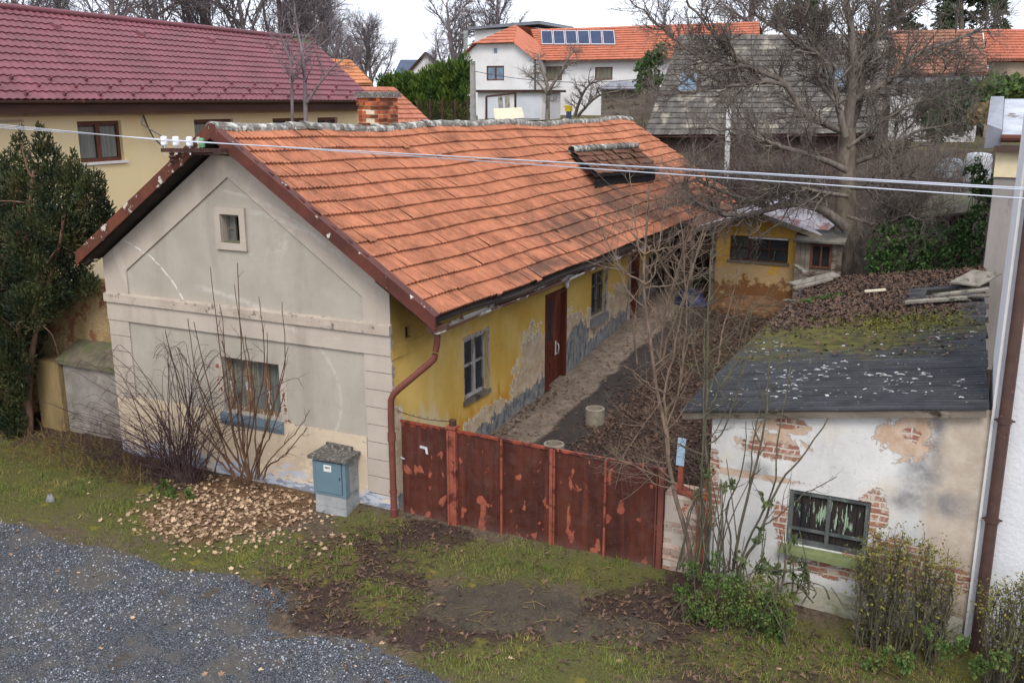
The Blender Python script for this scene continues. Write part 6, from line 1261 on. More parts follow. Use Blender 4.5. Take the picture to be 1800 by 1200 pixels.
# yew
yw = thing('yew_tree', (-8.85, .1, 0), 'dark evergreen yew with forked red brown trunk at the left edge', 'tree')
rng = np.random.RandomState(17); mb = MB(); stems = []
for pts, dy, r0 in (([(38, 790), (42, 740), (30, 690), (10, 640), (-10, 560), (-20, 420)], .2, .11), ([(46, 785), (48, 720), (46, 650), (40, 560), (45, 450), (60, 300)], .3, .12), ([(52, 785), (52, 730), (50, 690), (60, 600), (85, 500), (105, 430), (112, 380)], .2, .085), ([(30, 785), (18, 720), (-5, 660), (-50, 600)], -.1, .09), ([(60, 560), (66, 520), (80, 470), (98, 440)], .0, .05), ([(48, 640), (20, 560), (15, 450), (30, 330)], .4, .07), ([(75, 520), (66, 560), (92, 590), (106, 640)], -.2, .012)):
    P = pxpath(pts, 0.0, dy, 22); mb.tube(P, np.linspace(r0, r0 * .3, len(P)), 9); stems.append(P)
kt = MB(); kids(mb, stems[1], .1, .03, 0, [dict(n=22, ang=60, L=1.5, r=.03, seg=6, w=.14, tr=.03, k=5, t0=.3), dict(n=4, ang=45, L=.6, r=.014, seg=4, w=.15, tr=.05, k=3)], rng)
mb.build('trunk', plain('yew_bark', S(128, 96, 78), S(96, 70, 58), 6, .95, .5, S(150, 124, 104), (.56, .66), 3, .02, stretch=(1, 1, .2)), yw)
# crown: plumes with upright tips
plumes = []
for px, py, r, dy in ((75, 245, .16, .3), (80, 285, .34, .3), (35, 250, .15, .5), (30, 300, .35, .5), (128, 285, .12, .3), (130, 320, .3, .3), (165, 320, .2, .4), (160, 345, .30, .3), (100, 340, .5, .2), (50, 350, .55, .3), (5, 340, .55, .5), (-40, 330, .7, .5), (140, 390, .40, .4), (182, 370, .18, .5), (175, 395, .24, .45), (110, 410, .5, 0), (60, 430, .6, -.2), (10, 430, .7, 0), (-50, 440, .9, .2), (130, 450, .36, .2), (150, 430, .3, .4), (90, 480, .45, -.2), (35, 510, .6, -.1), (-20, 530, .8, 0), (100, 520, .32, .1), (140, 500, .26, .2), (158, 500, .18, .2), (20, 590, .5, -.1), (-30, 620, .7, -.2), (40, 620, .36, -.1), (10, 680, .42, -.2), (25, 720, .34, -.2), (-30, 720, .6, -.3), (20, 760, .25, -.2), (60, 580, .26, 0), (195, 385, .10, .6), (20, 640, .42, -.6), (0, 700, .45, -.6), (22, 740, .28, -.6), (-30, 760, .5, -.6), (30, 690, .2, -.55), (15, 560, .5, -.5), (50, 540, .4, -.5), (90, 550, .16, -.2), (70, 225, .06, .3), (36, 228, .06, .5), (78, 262, .12, .3), (128, 268, .05, .3), (88, 300, .14, .3), (110, 310, .1, .3), (172, 345, .1, .4), (190, 400, .12, .5)):
    plumes.append((onY(px, py, .35 + dy), r))
mb = MB(); C0 = np.array([p[0] for p in plumes]); R0 = np.array([p[1] for p in plumes])
def sprigs(mb, C0, R0, n, size, upb=.7, zs=1.25):
    w = R0 ** 2; idx = rs.choice(len(C0), n, p=w / w.sum()); d = rs.normal(0, 1, (n, 3)); d /= np.linalg.norm(d, axis=1)[:, None]
    p = C0[idx] + d * (R0[idx] * rs.uniform(.2, 1.0, n) ** .6)[:, None] * np.array([1, 1, zs]); keep = ~((p[:, 0] > -6.35) & (p[:, 1] > -.5) & (p[:, 2] > 3.2) & (p[:, 2] < 4.0)); p = p[keep]; d = d[keep]; n = len(p)
    dirv = d * .75 + rs.normal(0, .35, (n, 3)) + np.array([0, 0, upb]); dirv /= np.linalg.norm(dirv, axis=1)[:, None]
    cl = np.clip(.5 + .5 * np.sin(p[:, 0] * 4.3 + 2 * np.sin(p[:, 2] * 3.1)) * np.sin(p[:, 2] * 3.7 + p[:, 1] * 5) + rs.normal(0, .2, n), 0, 1)
    L = size * rs.uniform(.6, 1.3, n)
    for k in range(2):
        side = np.cross(dirv, rs.normal(0, 1, (n, 3))); side /= np.linalg.norm(side, axis=1)[:, None]; wv = side * (L * .16)[:, None]
        V = np.stack([p - wv * .5, p + wv * .5, p + dirv * (L * .6)[:, None] + wv, p + dirv * L[:, None], p + dirv * (L * .6)[:, None] - wv], 1).reshape(-1, 3)
        F = np.array([[0, 1, 2], [0, 2, 4], [4, 2, 3]]); FF = (F[None] + (np.arange(n) * 5)[:, None, None]).reshape(-1, 3); mb.add(V, FF, np.repeat(cl, 3))
sprigs(mb, C0, R0, 80000, .075); mb.build('crown', M['yew'], yw)
# thuja hedge
th = thing('thuja_hedge', tuple(onY(750, 215, 29)), 'clipped yellow green thuja hedge behind the farmhouse ridge', 'hedge'); cs = []; rr = []
for px in range(672, 818, 9):
    top = np.interp(px, [672, 700, 760, 775, 815], [140, 132, 138, 120, 108]) + rs.normal(0, 4)
    for py in np.arange(top + 8, 225, 11): cs.append(onY(px, py, 29 + rs.normal(0, .12))); rr.append(.24 + .1 * rs.rand())
mb = MB(); sprigs(mb, np.array(cs), np.array(rr), 16000, .22, 1.2, 1.5); mb.build('foliage', M['thuja'], th)
# dark conifers beyond
def conifer(px, pytop, pybot, wpx, y, n, label, seed):
    rng = np.random.RandomState(seed); b = onY(px, pybot, y); tpt = onY(px, pytop, y); w = abs(onY(px + wpx, 0, y)[0] - onY(px, 0, y)[0]); t = thing('pine_tree', tuple(b - (0, 0, 2)), label, 'tree', 'dark conifers on the skyline')
    mb = MB(); mb.tube([b - (0, 0, 3), b, tpt], [.25, .2, .05], 7); mb.build('trunk', M['bark_walnut'], t); cs = []; rr = []
    for i in range(46):
        f = rng.rand() ** .8; z = b[2] + (tpt[2] - b[2]) * f; a = rng.uniform(0, 6.28); r = w * (1 - f * .75) * rng.uniform(.35, 1); cs.append((b[0] + r * math.cos(a), y + r * math.sin(a), z)); rr.append(w * .2)
    mb = MB(); sprigs(mb, np.array(cs), np.array(rr), n, .34, .2, .7); mb.build('crown', M['conifer'], t)
conifer(1405, -70, 62, 55, 62, 4200, 'dark pine crown left of the walnut top', 1); conifer(1690, -60, 60, 75, 66, 5200, 'broad dark pine crown right of the walnut top', 2); conifer(1580, -40, 62, 45, 70, 2800, 'dark pine crown between the two larger pines', 3); conifer(1750, -20, 64, 22, 64, 900, 'small drooping pine at the far right skyline', 4)
# shrubs in the gardens
def leafbush(name, pts, y, n, size, mat, label, cat, zs=1.0, shell=.3, twig=None, grp=None, tmpl=(LEAF_V, LEAF_F), base=None):
    cs = np.array([onY(p[0], p[1], y + (p[3] if len(p) > 3 else 0)) for p in pts]); sc = 1.0; rr = np.array([p[2] for p in pts])
    t = thing(name, tuple(cs[0] - np.array([0, 0, rr[0]])) if base is None else base, label, cat, grp); mb = MB(); leafcloud(mb, cs, rr, n, size, tmpl, shell, zs=zs); mb.build('leaves', M[mat], t)
    if twig:
        rng = np.random.RandomState(5 + int(pts[0][0])); mb = MB(); lo = cs[:, 2].min() - rr.max()
        for i in range(twig):
            c = cs[rng.randint(len(cs))]; p = np.array([c[0] + rng.normal(0, .25), c[1] + rng.normal(0, .1), lo]); Q = smooth([p, (p + c) / 2 + rng.normal(0, .08, 3), c + rng.normal(0, .12, 3)], 7); mb.tube(Q, np.linspace(.012, .005, 7), 4)
        mb.build('twigs', M['bark_green'], t)
    return t
leafbush('ivy_clump', [(1148, 105, .55), (1135, 125, .6), (1165, 90, .4), (1128, 148, .5), (1150, 140, .5)], 40, 1400, .22, 'ivy', 'ivy covered stump between white house and slate barn', 'ivy')
leafbush('ivy_bank', [(1560, 420, .4), (1600, 410, .4), (1640, 425, .38), (1680, 415, .4), (1715, 400, .45), (1580, 455, .4), (1630, 460, .42), (1680, 455, .42), (1720, 445, .35), (1540, 450, .3), (1725, 360, .3), (1728, 325, .3), (1715, 300, .28), (1545, 470, .3), (1600, 480, .35), (1660, 480, .35), (1705, 480, .3)], 12.2, 7000, .085, 'ivy', 'dark glossy ivy bank beyond the shed roof by grey wall', 'ivy', twig=30)
leafbush('bamboo_clump', [(1760, 165, .9), (1730, 170, .8), (1785, 175, .9), (1750, 185, .7), (1775, 155, .5)], 33, 2200, .3, 'bushleaf', 'yellow green feathery clump under the right orange roof', 'bush', zs=.8)
leafbush('dry_grass_mound', [(1745, 198, .45), (1725, 203, .4), (1765, 203, .4)], 26, 900, .25, 'straw', 'mound of tawny dry grass behind the grey house wing', 'grass clump', zs=.6)
leafbush('garden_conifer', [(1660, 180, .7), (1690, 170, .6), (1640, 200, .7), (1680, 200, .7), (1650, 225, .5), (1695, 215, .5)], 29, 2200, .28, 'conifer', 'sprawling dull green conifer in the far garden at right', 'bush')
# --- shrubs in front
KS = [dict(n=4, ang=36, L=.45, r=.008, seg=5, w=.12, tr=.06, k=4, t0=.35), dict(n=2, ang=40, L=.18, r=.004, seg=3, w=.15, tr=.05, k=3)]
st = []
for b, c, tpx in ((430, (390, 640), (370, 470)), (432, (425, 650), (418, 462)), (436, (440, 700), (412, 500)), (440, (465, 640), (455, 520)), (446, (500, 650), (495, 530)), (428, (350, 680), (330, 560)), (450, (520, 760), (545, 720)), (446, (480, 720), (506, 610)), (425, (330, 720), (290, 580)), (438, (405, 720), (388, 535)), (452, (500, 800), (540, 752)), (420, (370, 760), (345, 690)), (434, (430, 760), (408, 640)), (444, (470, 740), (470, 585)), (426, (380, 730), (340, 565)), (448, (478, 760), (500, 690)), (418, (345, 770), (300, 690)), (440, (448, 700), (430, 590)), (422, (362, 700), (312, 610)), (436, (415, 700), (390, 600))):
    m = ((b + c[0]) / 2 - 4, (838 + c[1]) / 2); st.append(([(b + rs.normal(0, 9), 842), m, c, tpx], rs.uniform(-.25, .15), rs.uniform(.012, .020)))
t_, tips = clump_tree('sucker_shrub', st, -.45, 'bare shrub of tall upright suckers before the barred gable window', 'bark_red', KS, 51, cat='shrub', rtip=.35)
st = []
for i in range(150):
    a = rs.uniform(-1.3, .7); bx = 318 + rs.normal(0, 22); L = rs.uniform(70, 275); ex = bx + L * math.sin(a) * 1.0; ey = 850 - L * math.cos(a) * .95; mx_ = bx + (ex - bx) * .38; my = 850 - (850 - ey) * .62
    st.append(([(bx, 852), (mx_, my), (ex, ey), (ex + 22 * (1 if a > 0 else -1), ey + rs.uniform(-12, 22))], rs.uniform(-.45, .25), rs.uniform(.005, .009)))
clump_tree('purple_shrub', st, -.5, 'wide arching purple brown twiggy shrub at the left corner of the gable', 'bark_purple', [dict(n=4, ang=45, L=.38, r=.006, seg=4, w=.16, tr=.02, k=3, t0=.3), dict(n=2.5, ang=45, L=.18, r=.004, seg=3, w=.2, tr=.02, k=3)], 52, cat='shrub', rtip=.35)
def tangle(name, x0, x1, y0, y1, n, L, mat, label, seed):
    rng = np.random.RandomState(seed); mb = MB()
    for i in range(n):
        x, y = rng.uniform(x0, x1), rng.uniform(y0, y1); p = np.array([x, y, float(H(x, y)) - .03]); Q, _ = bpath(p, (rng.normal(0, .6), rng.normal(-.2, .5), 1), L * rng.uniform(.4, 1.3), 5, .2, -.06, rng); mb.tube(Q, np.linspace(.005, .002, 6), 3, rng.rand())
        kids(mb, Q, .005, .002, 0, [dict(n=2, ang=45, L=L * .4, r=.003, seg=3, w=.25, tr=-.02, k=3)], rng)
    return tag(mb.build(name, M[mat], origin=((x0 + x1) / 2, y0, 0)), label, 'weeds')
tangle('dry_weeds', -8.3, -4.6, -1.0, .15, 420, .42, 'straw', 'tangle of dry brown weeds below the yew and garden wall', 81)
tangle('bramble_runners', -6.6, -4.0, -.9, .1, 160, .7, 'bark_purple', 'low dark bramble runners under the purple shrub', 82)
leafbush('low_weed', [(300, 870, .12), (325, 868, .10), (285, 850, .10), (340, 880, .09)], -1.0, 260, .07, 'bushleaf', 'low fresh green weed at the foot of the purple shrub', 'weed')
# saplings in front of the gate pier and shed
KP = [dict(n=14, ang=62, L=.8, r=.012, seg=7, w=.10, tr=.10, k=5, t0=.22, dec=.35), dict(n=4, ang=50, L=.34, r=.006, seg=4, w=.15, tr=.08, k=3), dict(n=1.8, ang=45, L=.12, r=.004, seg=2, w=.15, tr=.05, k=3)]
stemA = [([(1216, 1000), (1205, 930), (1185, 863), (1174, 800), (1166, 730), (1155, 690), (1146, 625), (1138, 560), (1133, 500), (1135, 420), (1140, 325)], .1, .034),
 ([(1133, 498), (1112, 485), (1095, 478), (1075, 440), (1060, 412), (1046, 370)], -.2, .013, -.35), ([(1133, 500), (1148, 485), (1155, 455), (1163, 400), (1171, 330)], .2, .014, -.35), ([(1133, 447), (1122, 434), (1116, 390), (1110, 340), (1106, 300)], .2, .013, -.35),
 ([(1135, 505), (1170, 503), (1210, 492), (1240, 470)], .3, .011, -.35), ([(1133, 446), (1150, 440), (1190, 432), (1215, 420)], .2, .010, -.35), ([(1136, 530), (1150, 545), (1160, 562)], .1, .010, -.35), ([(1175, 800), (1172, 740), (1168, 690), (1180, 640), (1195, 560), (1215, 480), (1240, 410)], .3, .022, -.4), ([(1168, 690), (1140, 675), (1110, 650), (1085, 640)], -.2, .011, -.4), ([(1170, 700), (1150, 720), (1115, 770), (1095, 800)], -.15, .010, -.4), ([(1173, 745), (1190, 700), (1200, 640), (1215, 585)], .1, .013, -.4), ([(1190, 850), (1150, 835), (1110, 815), (1060, 800)], -.2, .012, -.4), ([(1190, 860), (1150, 850), (1120, 820), (1075, 812)], -.25, .009, -.4)]
clump_tree('pale_sapling', stemA, -.4, 'pale barked bare sapling with candelabra branches over the gate corner', 'bark_light', KP, 61, rtip=.4)
KY = [dict(n=11, ang=58, L=.95, r=.012, seg=7, w=.13, tr=.07, k=4, t0=.2, dec=.3), dict(n=5, ang=50, L=.42, r=.0075, seg=4, w=.17, tr=.06, k=3), dict(n=2, ang=45, L=.18, r=.005, seg=3, w=.18, tr=.05, k=3)]
clump_tree('yard_sapling', [([(1165, 640), (1172, 600), (1196, 540), (1218, 470), (1238, 400)], .3, .03), ([(1160, 640), (1166, 560), (1181, 510), (1198, 450), (1211, 400)], -.3, .024), ([(1195, 680), (1204, 600), (1206, 520), (1200, 420), (1190, 350)], .4, .026), ([(1262, 640), (1270, 580), (1283, 540), (1300, 470)], .5, .02), ([(1120, 640), (1112, 560), (1098, 500), (1075, 450)], -.4, .02)], 5.2, 'cluster of bare twiggy saplings growing inside the leafy yard', 'bark_light', KY, 64, rtip=.35)
stemB = [([(1236, 1000), (1246, 930), (1249, 863), (1240, 777), (1243, 700), (1243, 600), (1246, 520), (1250, 440)], .2, .026), ([(1242, 940), (1232, 860), (1236, 780), (1238, 640), (1238, 560)], -.1, .018), ([(1246, 720), (1262, 690), (1290, 640), (1310, 560), (1328, 530)], .2, .011), ([(1246, 780), (1270, 760), (1295, 690), (1305, 620), (1322, 545)], .1, .012), ([(1243, 680), (1225, 640), (1212, 560), (1222, 500)], .2, .011)]
clump_tree('olive_sapling', stemB, -.38, 'grey green bare sapling in front of the brick shed corner', 'bark_green', KP, 62, rtip=.4)
KB = [dict(n=6, ang=42, L=.55, r=.010, seg=6, w=.10, tr=.07, k=4, t0=.35), dict(n=2.5, ang=45, L=.22, r=.005, seg=3, w=.15, tr=.06, k=3)]
stemC = [([(1288, 1005), (1300, 930), (1316, 863), (1332, 800), (1345, 740), (1351, 647), (1352, 590)], -.1, .022), ([(1296, 1005), (1325, 960), (1338, 930), (1360, 872), (1385, 830), (1420, 790), (1455, 735)], -.1, .022), ([(1280, 1005), (1285, 950), (1276, 900), (1300, 840), (1310, 790), (1312, 740)], -.2, .015), ([(1300, 1005), (1312, 960), (1340, 900), (1362, 850), (1366, 780), (1380, 700), (1390, 640)], .0, .017), ([(1340, 925), (1370, 905), (1410, 870), (1470, 838)], -.2, .011), ([(1318, 855), (1322, 790), (1336, 720), (1345, 690)], -.1, .011)]
clump_tree('dark_sapling', stemC, -.45, 'dark stemmed bare shrub leaning over the white shed wall', 'bark_green', KB, 63, rtip=.35)
leafbush('dark_shrub', [(1345, 880, .13), (1385, 950, .12), (1400, 1000, .14), (1350, 1000, .16), (1300, 985, .16), (1420, 1030, .12), (1335, 940, .11), (1280, 850, .08), (1240, 830, .10), (1232, 870, .08)], -.6, 520, .07, 'oliveleaf', 'sparse dark leaved shrub among the stems beside the shed window', 'shrub', twig=60)
leafbush('green_bush', [(1230, 1060, .20), (1270, 1075, .24), (1310, 1060, .24), (1350, 1075, .2), (1220, 1095, .16), (1260, 1110, .2), (1310, 1115, .2), (1360, 1110, .14), (1290, 1030, .18), (1250, 1020, .14), (1340, 1030, .17), (1200, 1110, .16), (1380, 1085, .14), (1200, 1040, .14), (1215, 1000, .12), (1385, 1050, .12), (1260, 985, .1)], -1.0, 8500, .04, 'bushleaf', 'rounded fresh green bush at the foot of the saplings', 'bush', twig=60)
KH = [dict(n=16, ang=34, L=.26, r=.005, seg=4, w=.22, tr=.10, k=3, t0=.15), dict(n=3.2, ang=42, L=.13, r=.0034, seg=3, w=.25, tr=.08, k=3)]
def privet(x0, x1, y, zt, nst, label, seed):
    rng = np.random.RandomState(seed); t = thing('privet_bush', ((x0 + x1) / 2, y, -.1), label, 'bush', 'half bare privet bushes by the downpipe'); mbs = MB(); tips = []
    for i in range(nst):
        x = rng.uniform(x0, x1); p = np.array([(x0 + x1) / 2 + (x - (x0 + x1) / 2) * .8, y + rng.normal(0, .10), -.15]); top = np.array([x + rng.normal(0, .06), y + rng.normal(0, .14), zt * (1 - .25 * (abs(x - (x0 + x1) / 2) / (x1 - x0) * 2) ** 3) + rng.normal(0, .10)])
        Q = smooth([p, p * .66 + top * .34 + rng.normal(0, .04, 3), p * .33 + top * .67 + rng.normal(0, .04, 3), top], 16) + rng.normal(0, .012, (16, 3)); mbs.tube(Q, np.linspace(.011, .004, 16), 4, rng.rand()); kids(mbs, Q, .011, .004, 0, KH, rng, tips)
    mbs.build('twigs', M['bark_green'], t); tp = np.array([q[0] for q in tips]); sel = rng.rand(len(tp)) < np.interp(tp[:, 2], [0, zt * .6, zt], [.12, .3, .8]); tp = np.repeat(tp[sel], 2, 0) + rng.normal(0, .015, (sel.sum() * 2, 3))
    mb = MB(); mb.scatter(LEAF_V, LEAF_F, tp, rotm(len(tp), 1.2), rng.uniform(.022, .045, len(tp)), rng.rand(len(tp))); mb.build('leaves', M['privet'], t)
privet(6.95, 8.08, -.50, 1.27, 64, 'half bare privet bush in front of the shed wall, left of downpipe', 71)
privet(8.40, 9.4, -.75, 1.16, 60, 'half bare privet bush against the white house, right of downpipe', 72)
leafbush('low_green_plant', [(1560, 1150, .12), (1590, 1165, .13), (1660, 1140, .12), (1690, 1130, .10), (1630, 1110, .08), (1760, 1165, .14), (1530, 1170, .1), (1720, 1170, .12)], -1.15, 1300, .05, 'bushleaf', 'low leafy weeds growing along the bottom of the privet', 'weed')
leafbush('roof_weed', [(1430, 527, .07), (1445, 524, .06), (1418, 530, .05), (1460, 520, .05)], 0, 1, .04, 'bushleaf', 'x', 'weed') if False else None
# ---------------------------------------------------------------- the ground: one sheet to the horizon
def axis(parts):
    out = []
    for a, b, s in parts: out.append(np.arange(a, b, s))
    return np.concatenate(out)
xs = axis([(-400, -60, 40), (-60, -20, 4), (-20, -10, .5), (-10, 9.5, .085), (9.5, 20, .5), (20, 60, 4), (60, 401, 40)]); ys = axis([(-60, -12, 4), (-12, -7.5, .5), (-7.5, 1.2, .08), (1.2, 14.5, .14), (14.5, 60, 1.2), (60, 100, 5), (100, 421, 40)])
Xg, Yg = np.meshgrid(xs, ys, indexing='ij'); Zg = H(Xg, Yg)
fine = (Xg > -10) & (Xg < 9.5) & (Yg > -7.5) & (Yg < 14)
Zg = Zg + np.where(fine, .035 * (fbm(Xg * 3, Yg * 3, 51) - .5) + .03 * (fbm(Xg * 9, Yg * 9, 52) - .5), 0)
PX, PY, _ = project(np.stack([Xg, Yg, Zg], -1))
GRAVEL = [(-400, 905), (0, 918), (60, 925), (105, 955), (190, 962), (262, 982), (300, 1006), (360, 1004), (425, 1010), (450, 1036), (520, 1030), (500, 1070), (478, 1110), (470, 1125), (560, 1115), (640, 1128), (700, 1158), (790, 1195), (860, 1240), (900, 1500), (-600, 1500)]
LEAFP = [(230, 905), (300, 872), (360, 845), (430, 828), (548, 850), (556, 902), (500, 925), (400, 945), (340, 960), (285, 945)]
def soft(poly, px, py, r=14):
    s = 0
    for dx, dy in ((0, 0), (r, 0), (-r, 0), (0, r * .6), (0, -r * .6), (r * .7, r * .4), (-r * .7, -r * .4)): s = s + inpoly(px + dx, py + dy, poly)
    return s / 7.
def elg(px, py, cx, cy, rx, ry): return .80 * sstep(1.7, .25, np.sqrt(((px - cx) / rx) ** 2 + ((py - cy) / ry) ** 2))
def elp(px, py, cx, cy, rx, ry): return sstep(1.35, .6, np.sqrt(((px - cx) / rx) ** 2 + ((py - cy) / ry) ** 2))
front = (Yg < .15)
ga = np.where(front, soft(GRAVEL, PX, PY, 26), 0); lp = np.where(front & (Yg > -3.5), soft(LEAFP, PX, PY, 20), 0)
mud = np.where(front, np.maximum(np.maximum(elp(PX, PY, 880, 1065, 140, 48), elp(PX, PY, 1060, 1110, 110, 30)), np.maximum(.8 * elp(PX, PY, 545, 965, 45, 18), .9 * elp(PX, PY, 470, 1055, 60, 28))), 0)
lit = np.where(front, np.maximum.reduce([elp(PX, PY, 610, 1030, 150, 90), elp(PX, PY, 720, 950, 120, 36), elp(PX, PY, 850, 1130, 120, 50), elp(PX, PY, 1140, 1090, 130, 70), elp(PX, PY, 1350, 1160, 260, 50), elp(PX, PY, 330, 830, 160, 45), elp(PX, PY, 170, 800, 200, 45), elp(PX, PY, 1180, 1020, 60, 30), .7 * elp(PX, PY, 760, 1100, 100, 60)]), 1.0)
GE = [(40, 850, 300, 90), (230, 900, 160, 60), (420, 975, 230, 50), (560, 985, 90, 45), (640, 920, 70, 35), (880, 985, 230, 46), (1060, 1005, 140, 40), (680, 1060, 80, 50), (960, 1170, 300, 55), (1450, 1150, 300, 70), (1650, 1170, 220, 60), (560, 1150, 120, 30)]
grass_at = lambda px, py: np.maximum.reduce([elg(px, py, *e) for e in GE])
gr = np.where(front, grass_at(PX, PY), 0)
patch = np.maximum.reduce([elp(PX, PY, 230, 1150, 110, 48), elp(PX, PY, 440, 1085, 60, 30), elp(PX, PY, 70, 1060, 90, 22), elp(PX, PY, 330, 1040, 70, 16), .7 * elp(PX, PY, 600, 1180, 60, 20)]); patch = patch * np.clip(2.2 * fbm(Xg * 2.3, Yg * 2.3, 97) - .55, 0, 1); ga = ga * (1 - .55 * patch); mud = np.maximum(mud, np.where(front, .85 * patch, 0)); lit = lit * (1 - np.where(front, patch, 0))
pth = np.where((Yg > .1) & (Xg > -.3) & (Yg < 16), sstep(1.35, .6, Xg + .35 * (fbm(Xg * .8, Yg * .8, 77) - .5)), 0); asp = np.where((Yg > .1) & (Yg < 13) & (Xg > 0), sstep(2.4, 1.2, Xg + .7 * (fbm(Xg * .7, Yg * .7, 78) - .5)), 0) * (1 - pth)
fargreen = np.where(Yg > 16, np.where((Xg > -4) & (Yg < 33), .1, .35) + .4 * (fbm(Xg * .15, Yg * .15, 90)), 0); gr = np.maximum(gr, fargreen); lit = np.where(Yg > 16, np.where((Xg > -4) & (Yg < 33), .9, .3), lit); gr = np.where((Xg < -10) & front, .8, gr)
mb = MB(); nY = len(ys); V = np.stack([Xg, Yg, Zg], -1).reshape(-1, 3)
i, j = np.meshgrid(np.arange(len(xs) - 1), np.arange(nY - 1), indexing='ij'); i = i.ravel(); j = j.ravel()
mb.add(V, np.stack([i * nY + j, (i + 1) * nY + j, (i + 1) * nY + j + 1, i * nY + j + 1], -1)); go = mb.build('ground', M['ground'], smooth=True); tag(go, 'uneven ground of grass, mud, gravel and yard litter', None, None, 'structure')
for nme, arr in (('g_grass', gr), ('g_gravel', ga), ('g_mud', mud), ('g_leaf', lp), ('g_path', pth), ('g_asph', asp), ('g_litter', lit * (1 - pth) * (1 - asp))):
    a = go.data.attributes.new(nme, 'FLOAT', 'POINT'); a.data.foreach_set('value', arr.ravel().astype(np.float32))
# ---------------------------------------------------------------- small stuff on the ground
def gh_(x, y): return H(x, y) + .035 * (fbm(x * 3, y * 3, 51) - .5) + .03 * (fbm(x * 9, y * 9, 52) - .5)
def sample(n, x0, x1, y0, y1, wfun):
    x = rs.uniform(x0, x1, n); y = rs.uniform(y0, y1, n); z = gh_(x, y); px, py, _ = project(np.stack([x, y, z], -1)); k = rs.rand(n) < wfun(x, y, px, py); return np.stack([x, y, z], -1)[k]
def flatrot(n, tilt): return rotm(n, tilt)
wg = lambda x, y, px, py: np.clip(1.2 * (grass_at(px, py) + 1.7 * (fbm(x * 2.4, y * 2.4, 61) - .5) + .9 * (fbm(x * 8, y * 8, 62) - .5) - .50), 0, 1) * (1 - soft(GRAVEL, px, py, 8)) * (1 - .8 * soft(LEAFP, px, py, 8)) * (1 - .9 * elp(px, py, 880, 1065, 120, 40))
P = sample(230000, -10, 9, -4.6, .1, wg); n = len(P)
az = rs.uniform(0, 6.28, n); ln = rs.uniform(.3, 1.1, n); hh = rs.uniform(.014, .042, n) * (1 + 1.2 * (fbm(P[:, 0] * 3, P[:, 1] * 3, 91) > .6)); dx = np.stack([np.cos(az), np.sin(az), 0 * az], -1); sd = np.stack([-np.sin(az), np.cos(az), 0 * az], -1)
w = .0045
V = np.stack([P - sd * w, P + sd * w, P + dx * (hh * ln)[:, None] + np.array([0, 0, 1]) * hh[:, None]], 1).reshape(-1, 3); F = np.arange(n * 3).reshape(-1, 3)
mb = MB(); mb.add(V, F, np.clip(fbm(P[:, 0] * 1.3, P[:, 1] * 1.3, 63) * 1.2 - .1 + rs.normal(0, .15, n), 0, 1)); tag(mb.build('grass', M['grass']), 'short mossy grass along the verge and before the gate', None, None, 'stuff')
# pale fallen leaves
wl2 = lambda x, y, px, py: np.clip(soft(LEAFP, px, py, 44) ** 1.2 * (.22 + .65 * fbm(x * 2, y * 2, 66)) + .045 * inpoly(px, py, [(250, 900), (560, 880), (640, 940), (560, 1010), (300, 1010), (220, 950)]) + .0012 * (y < -.3) * (px > -50) + .003 * inpoly(px, py, [(0, 900), (560, 900), (640, 1040), (0, 1040)]), 0, 1)
P = sample(60000, -8, 8, -5.5, -.1, wl2); n = len(P); P[:, 2] += rs.uniform(.002, .022, n) * (soft(LEAFP, *project(P)[:2], 14) > .4) + .012
mb = MB(); mb.scatter(MAPLE_V, MAPLE_F, P, flatrot(n, .6), rs.uniform(.032, .085, n), rs.rand(n) ** .9); tag(mb.build('fallen_leaves', M['deadleaf']), 'heap of pale tan maple leaves at the foot of the shrub', None, None, 'stuff')
# dark leaves in the yard and verge
wd2 = lambda x, y, px, py: np.where(y > .2, sstep(1.2, 2.0, x + .5 * (fbm(x, y, 67) - .5)) * sstep(5.2, 4.6, x) * .95 + .06 * (x > .1) + .5 * (x > .02) * (x < .35) * (y < 6), np.maximum.reduce([0.6 * elp(px, py, 610, 1030, 150, 90), .4 * elp(px, py, 720, 950, 120, 36), .3 * elp(px, py, 850, 1130, 120, 50), .55 * elp(px, py, 1140, 1090, 130, 70), .4 * elp(px, py, 1350, 1160, 260, 50), .3 * elp(px, py, 330, 830, 140, 40), 0 * x]) + .035 * (px > 450))
P = sample(75000, -6, 9, -4.2, 13.5, wd2); n = len(P); P[:, 2] += rs.uniform(.005, .035, n); P = P[~((P[:, 0] < 0.02) & (P[:, 1] > 0))]; n = len(P)
mb = MB(); mb.scatter(MAPLE_V[:6], [[0, 1, 2], [0, 2, 3], [0, 3, 4], [0, 4, 5]], P, flatrot(n, .7), rs.uniform(.05, .10, n), rs.rand(n) ** 1.4); tag(mb.build('yard_leaves', M['darkleaf']), 'dark brown rotting leaves over the yard and verge', None, None, 'stuff')
# twigs on the verge
P = sample(1500, -2, 8, -4, -.2, lambda x, y, px, py: np.maximum.reduce([elp(px, py, 600, 1020, 120, 80), .4 * elp(px, py, 900, 1080, 400, 100), .6 * elp(px, py, 1350, 1160, 300, 60)]))
mb = MB()
for p in P:
    a = rs.uniform(0, 6.28); L = rs.uniform(.06, .35); d = np.array([math.cos(a), math.sin(a), 0]); c = np.cross(d, (0, 0, 1)) * rs.normal(0, .15) * L
    mb.tube([p + (0, 0, .012), p + d * L * .5 + c + (0, 0, .02 + .03 * rs.rand()), p + d * L + (0, 0, .012)], rs.uniform(.0018, .0045), 3, rs.rand())
tag(mb.build('twig_litter', M['straw']), 'thin dry twigs and stalks strewn over the verge', None, None, 'stuff')
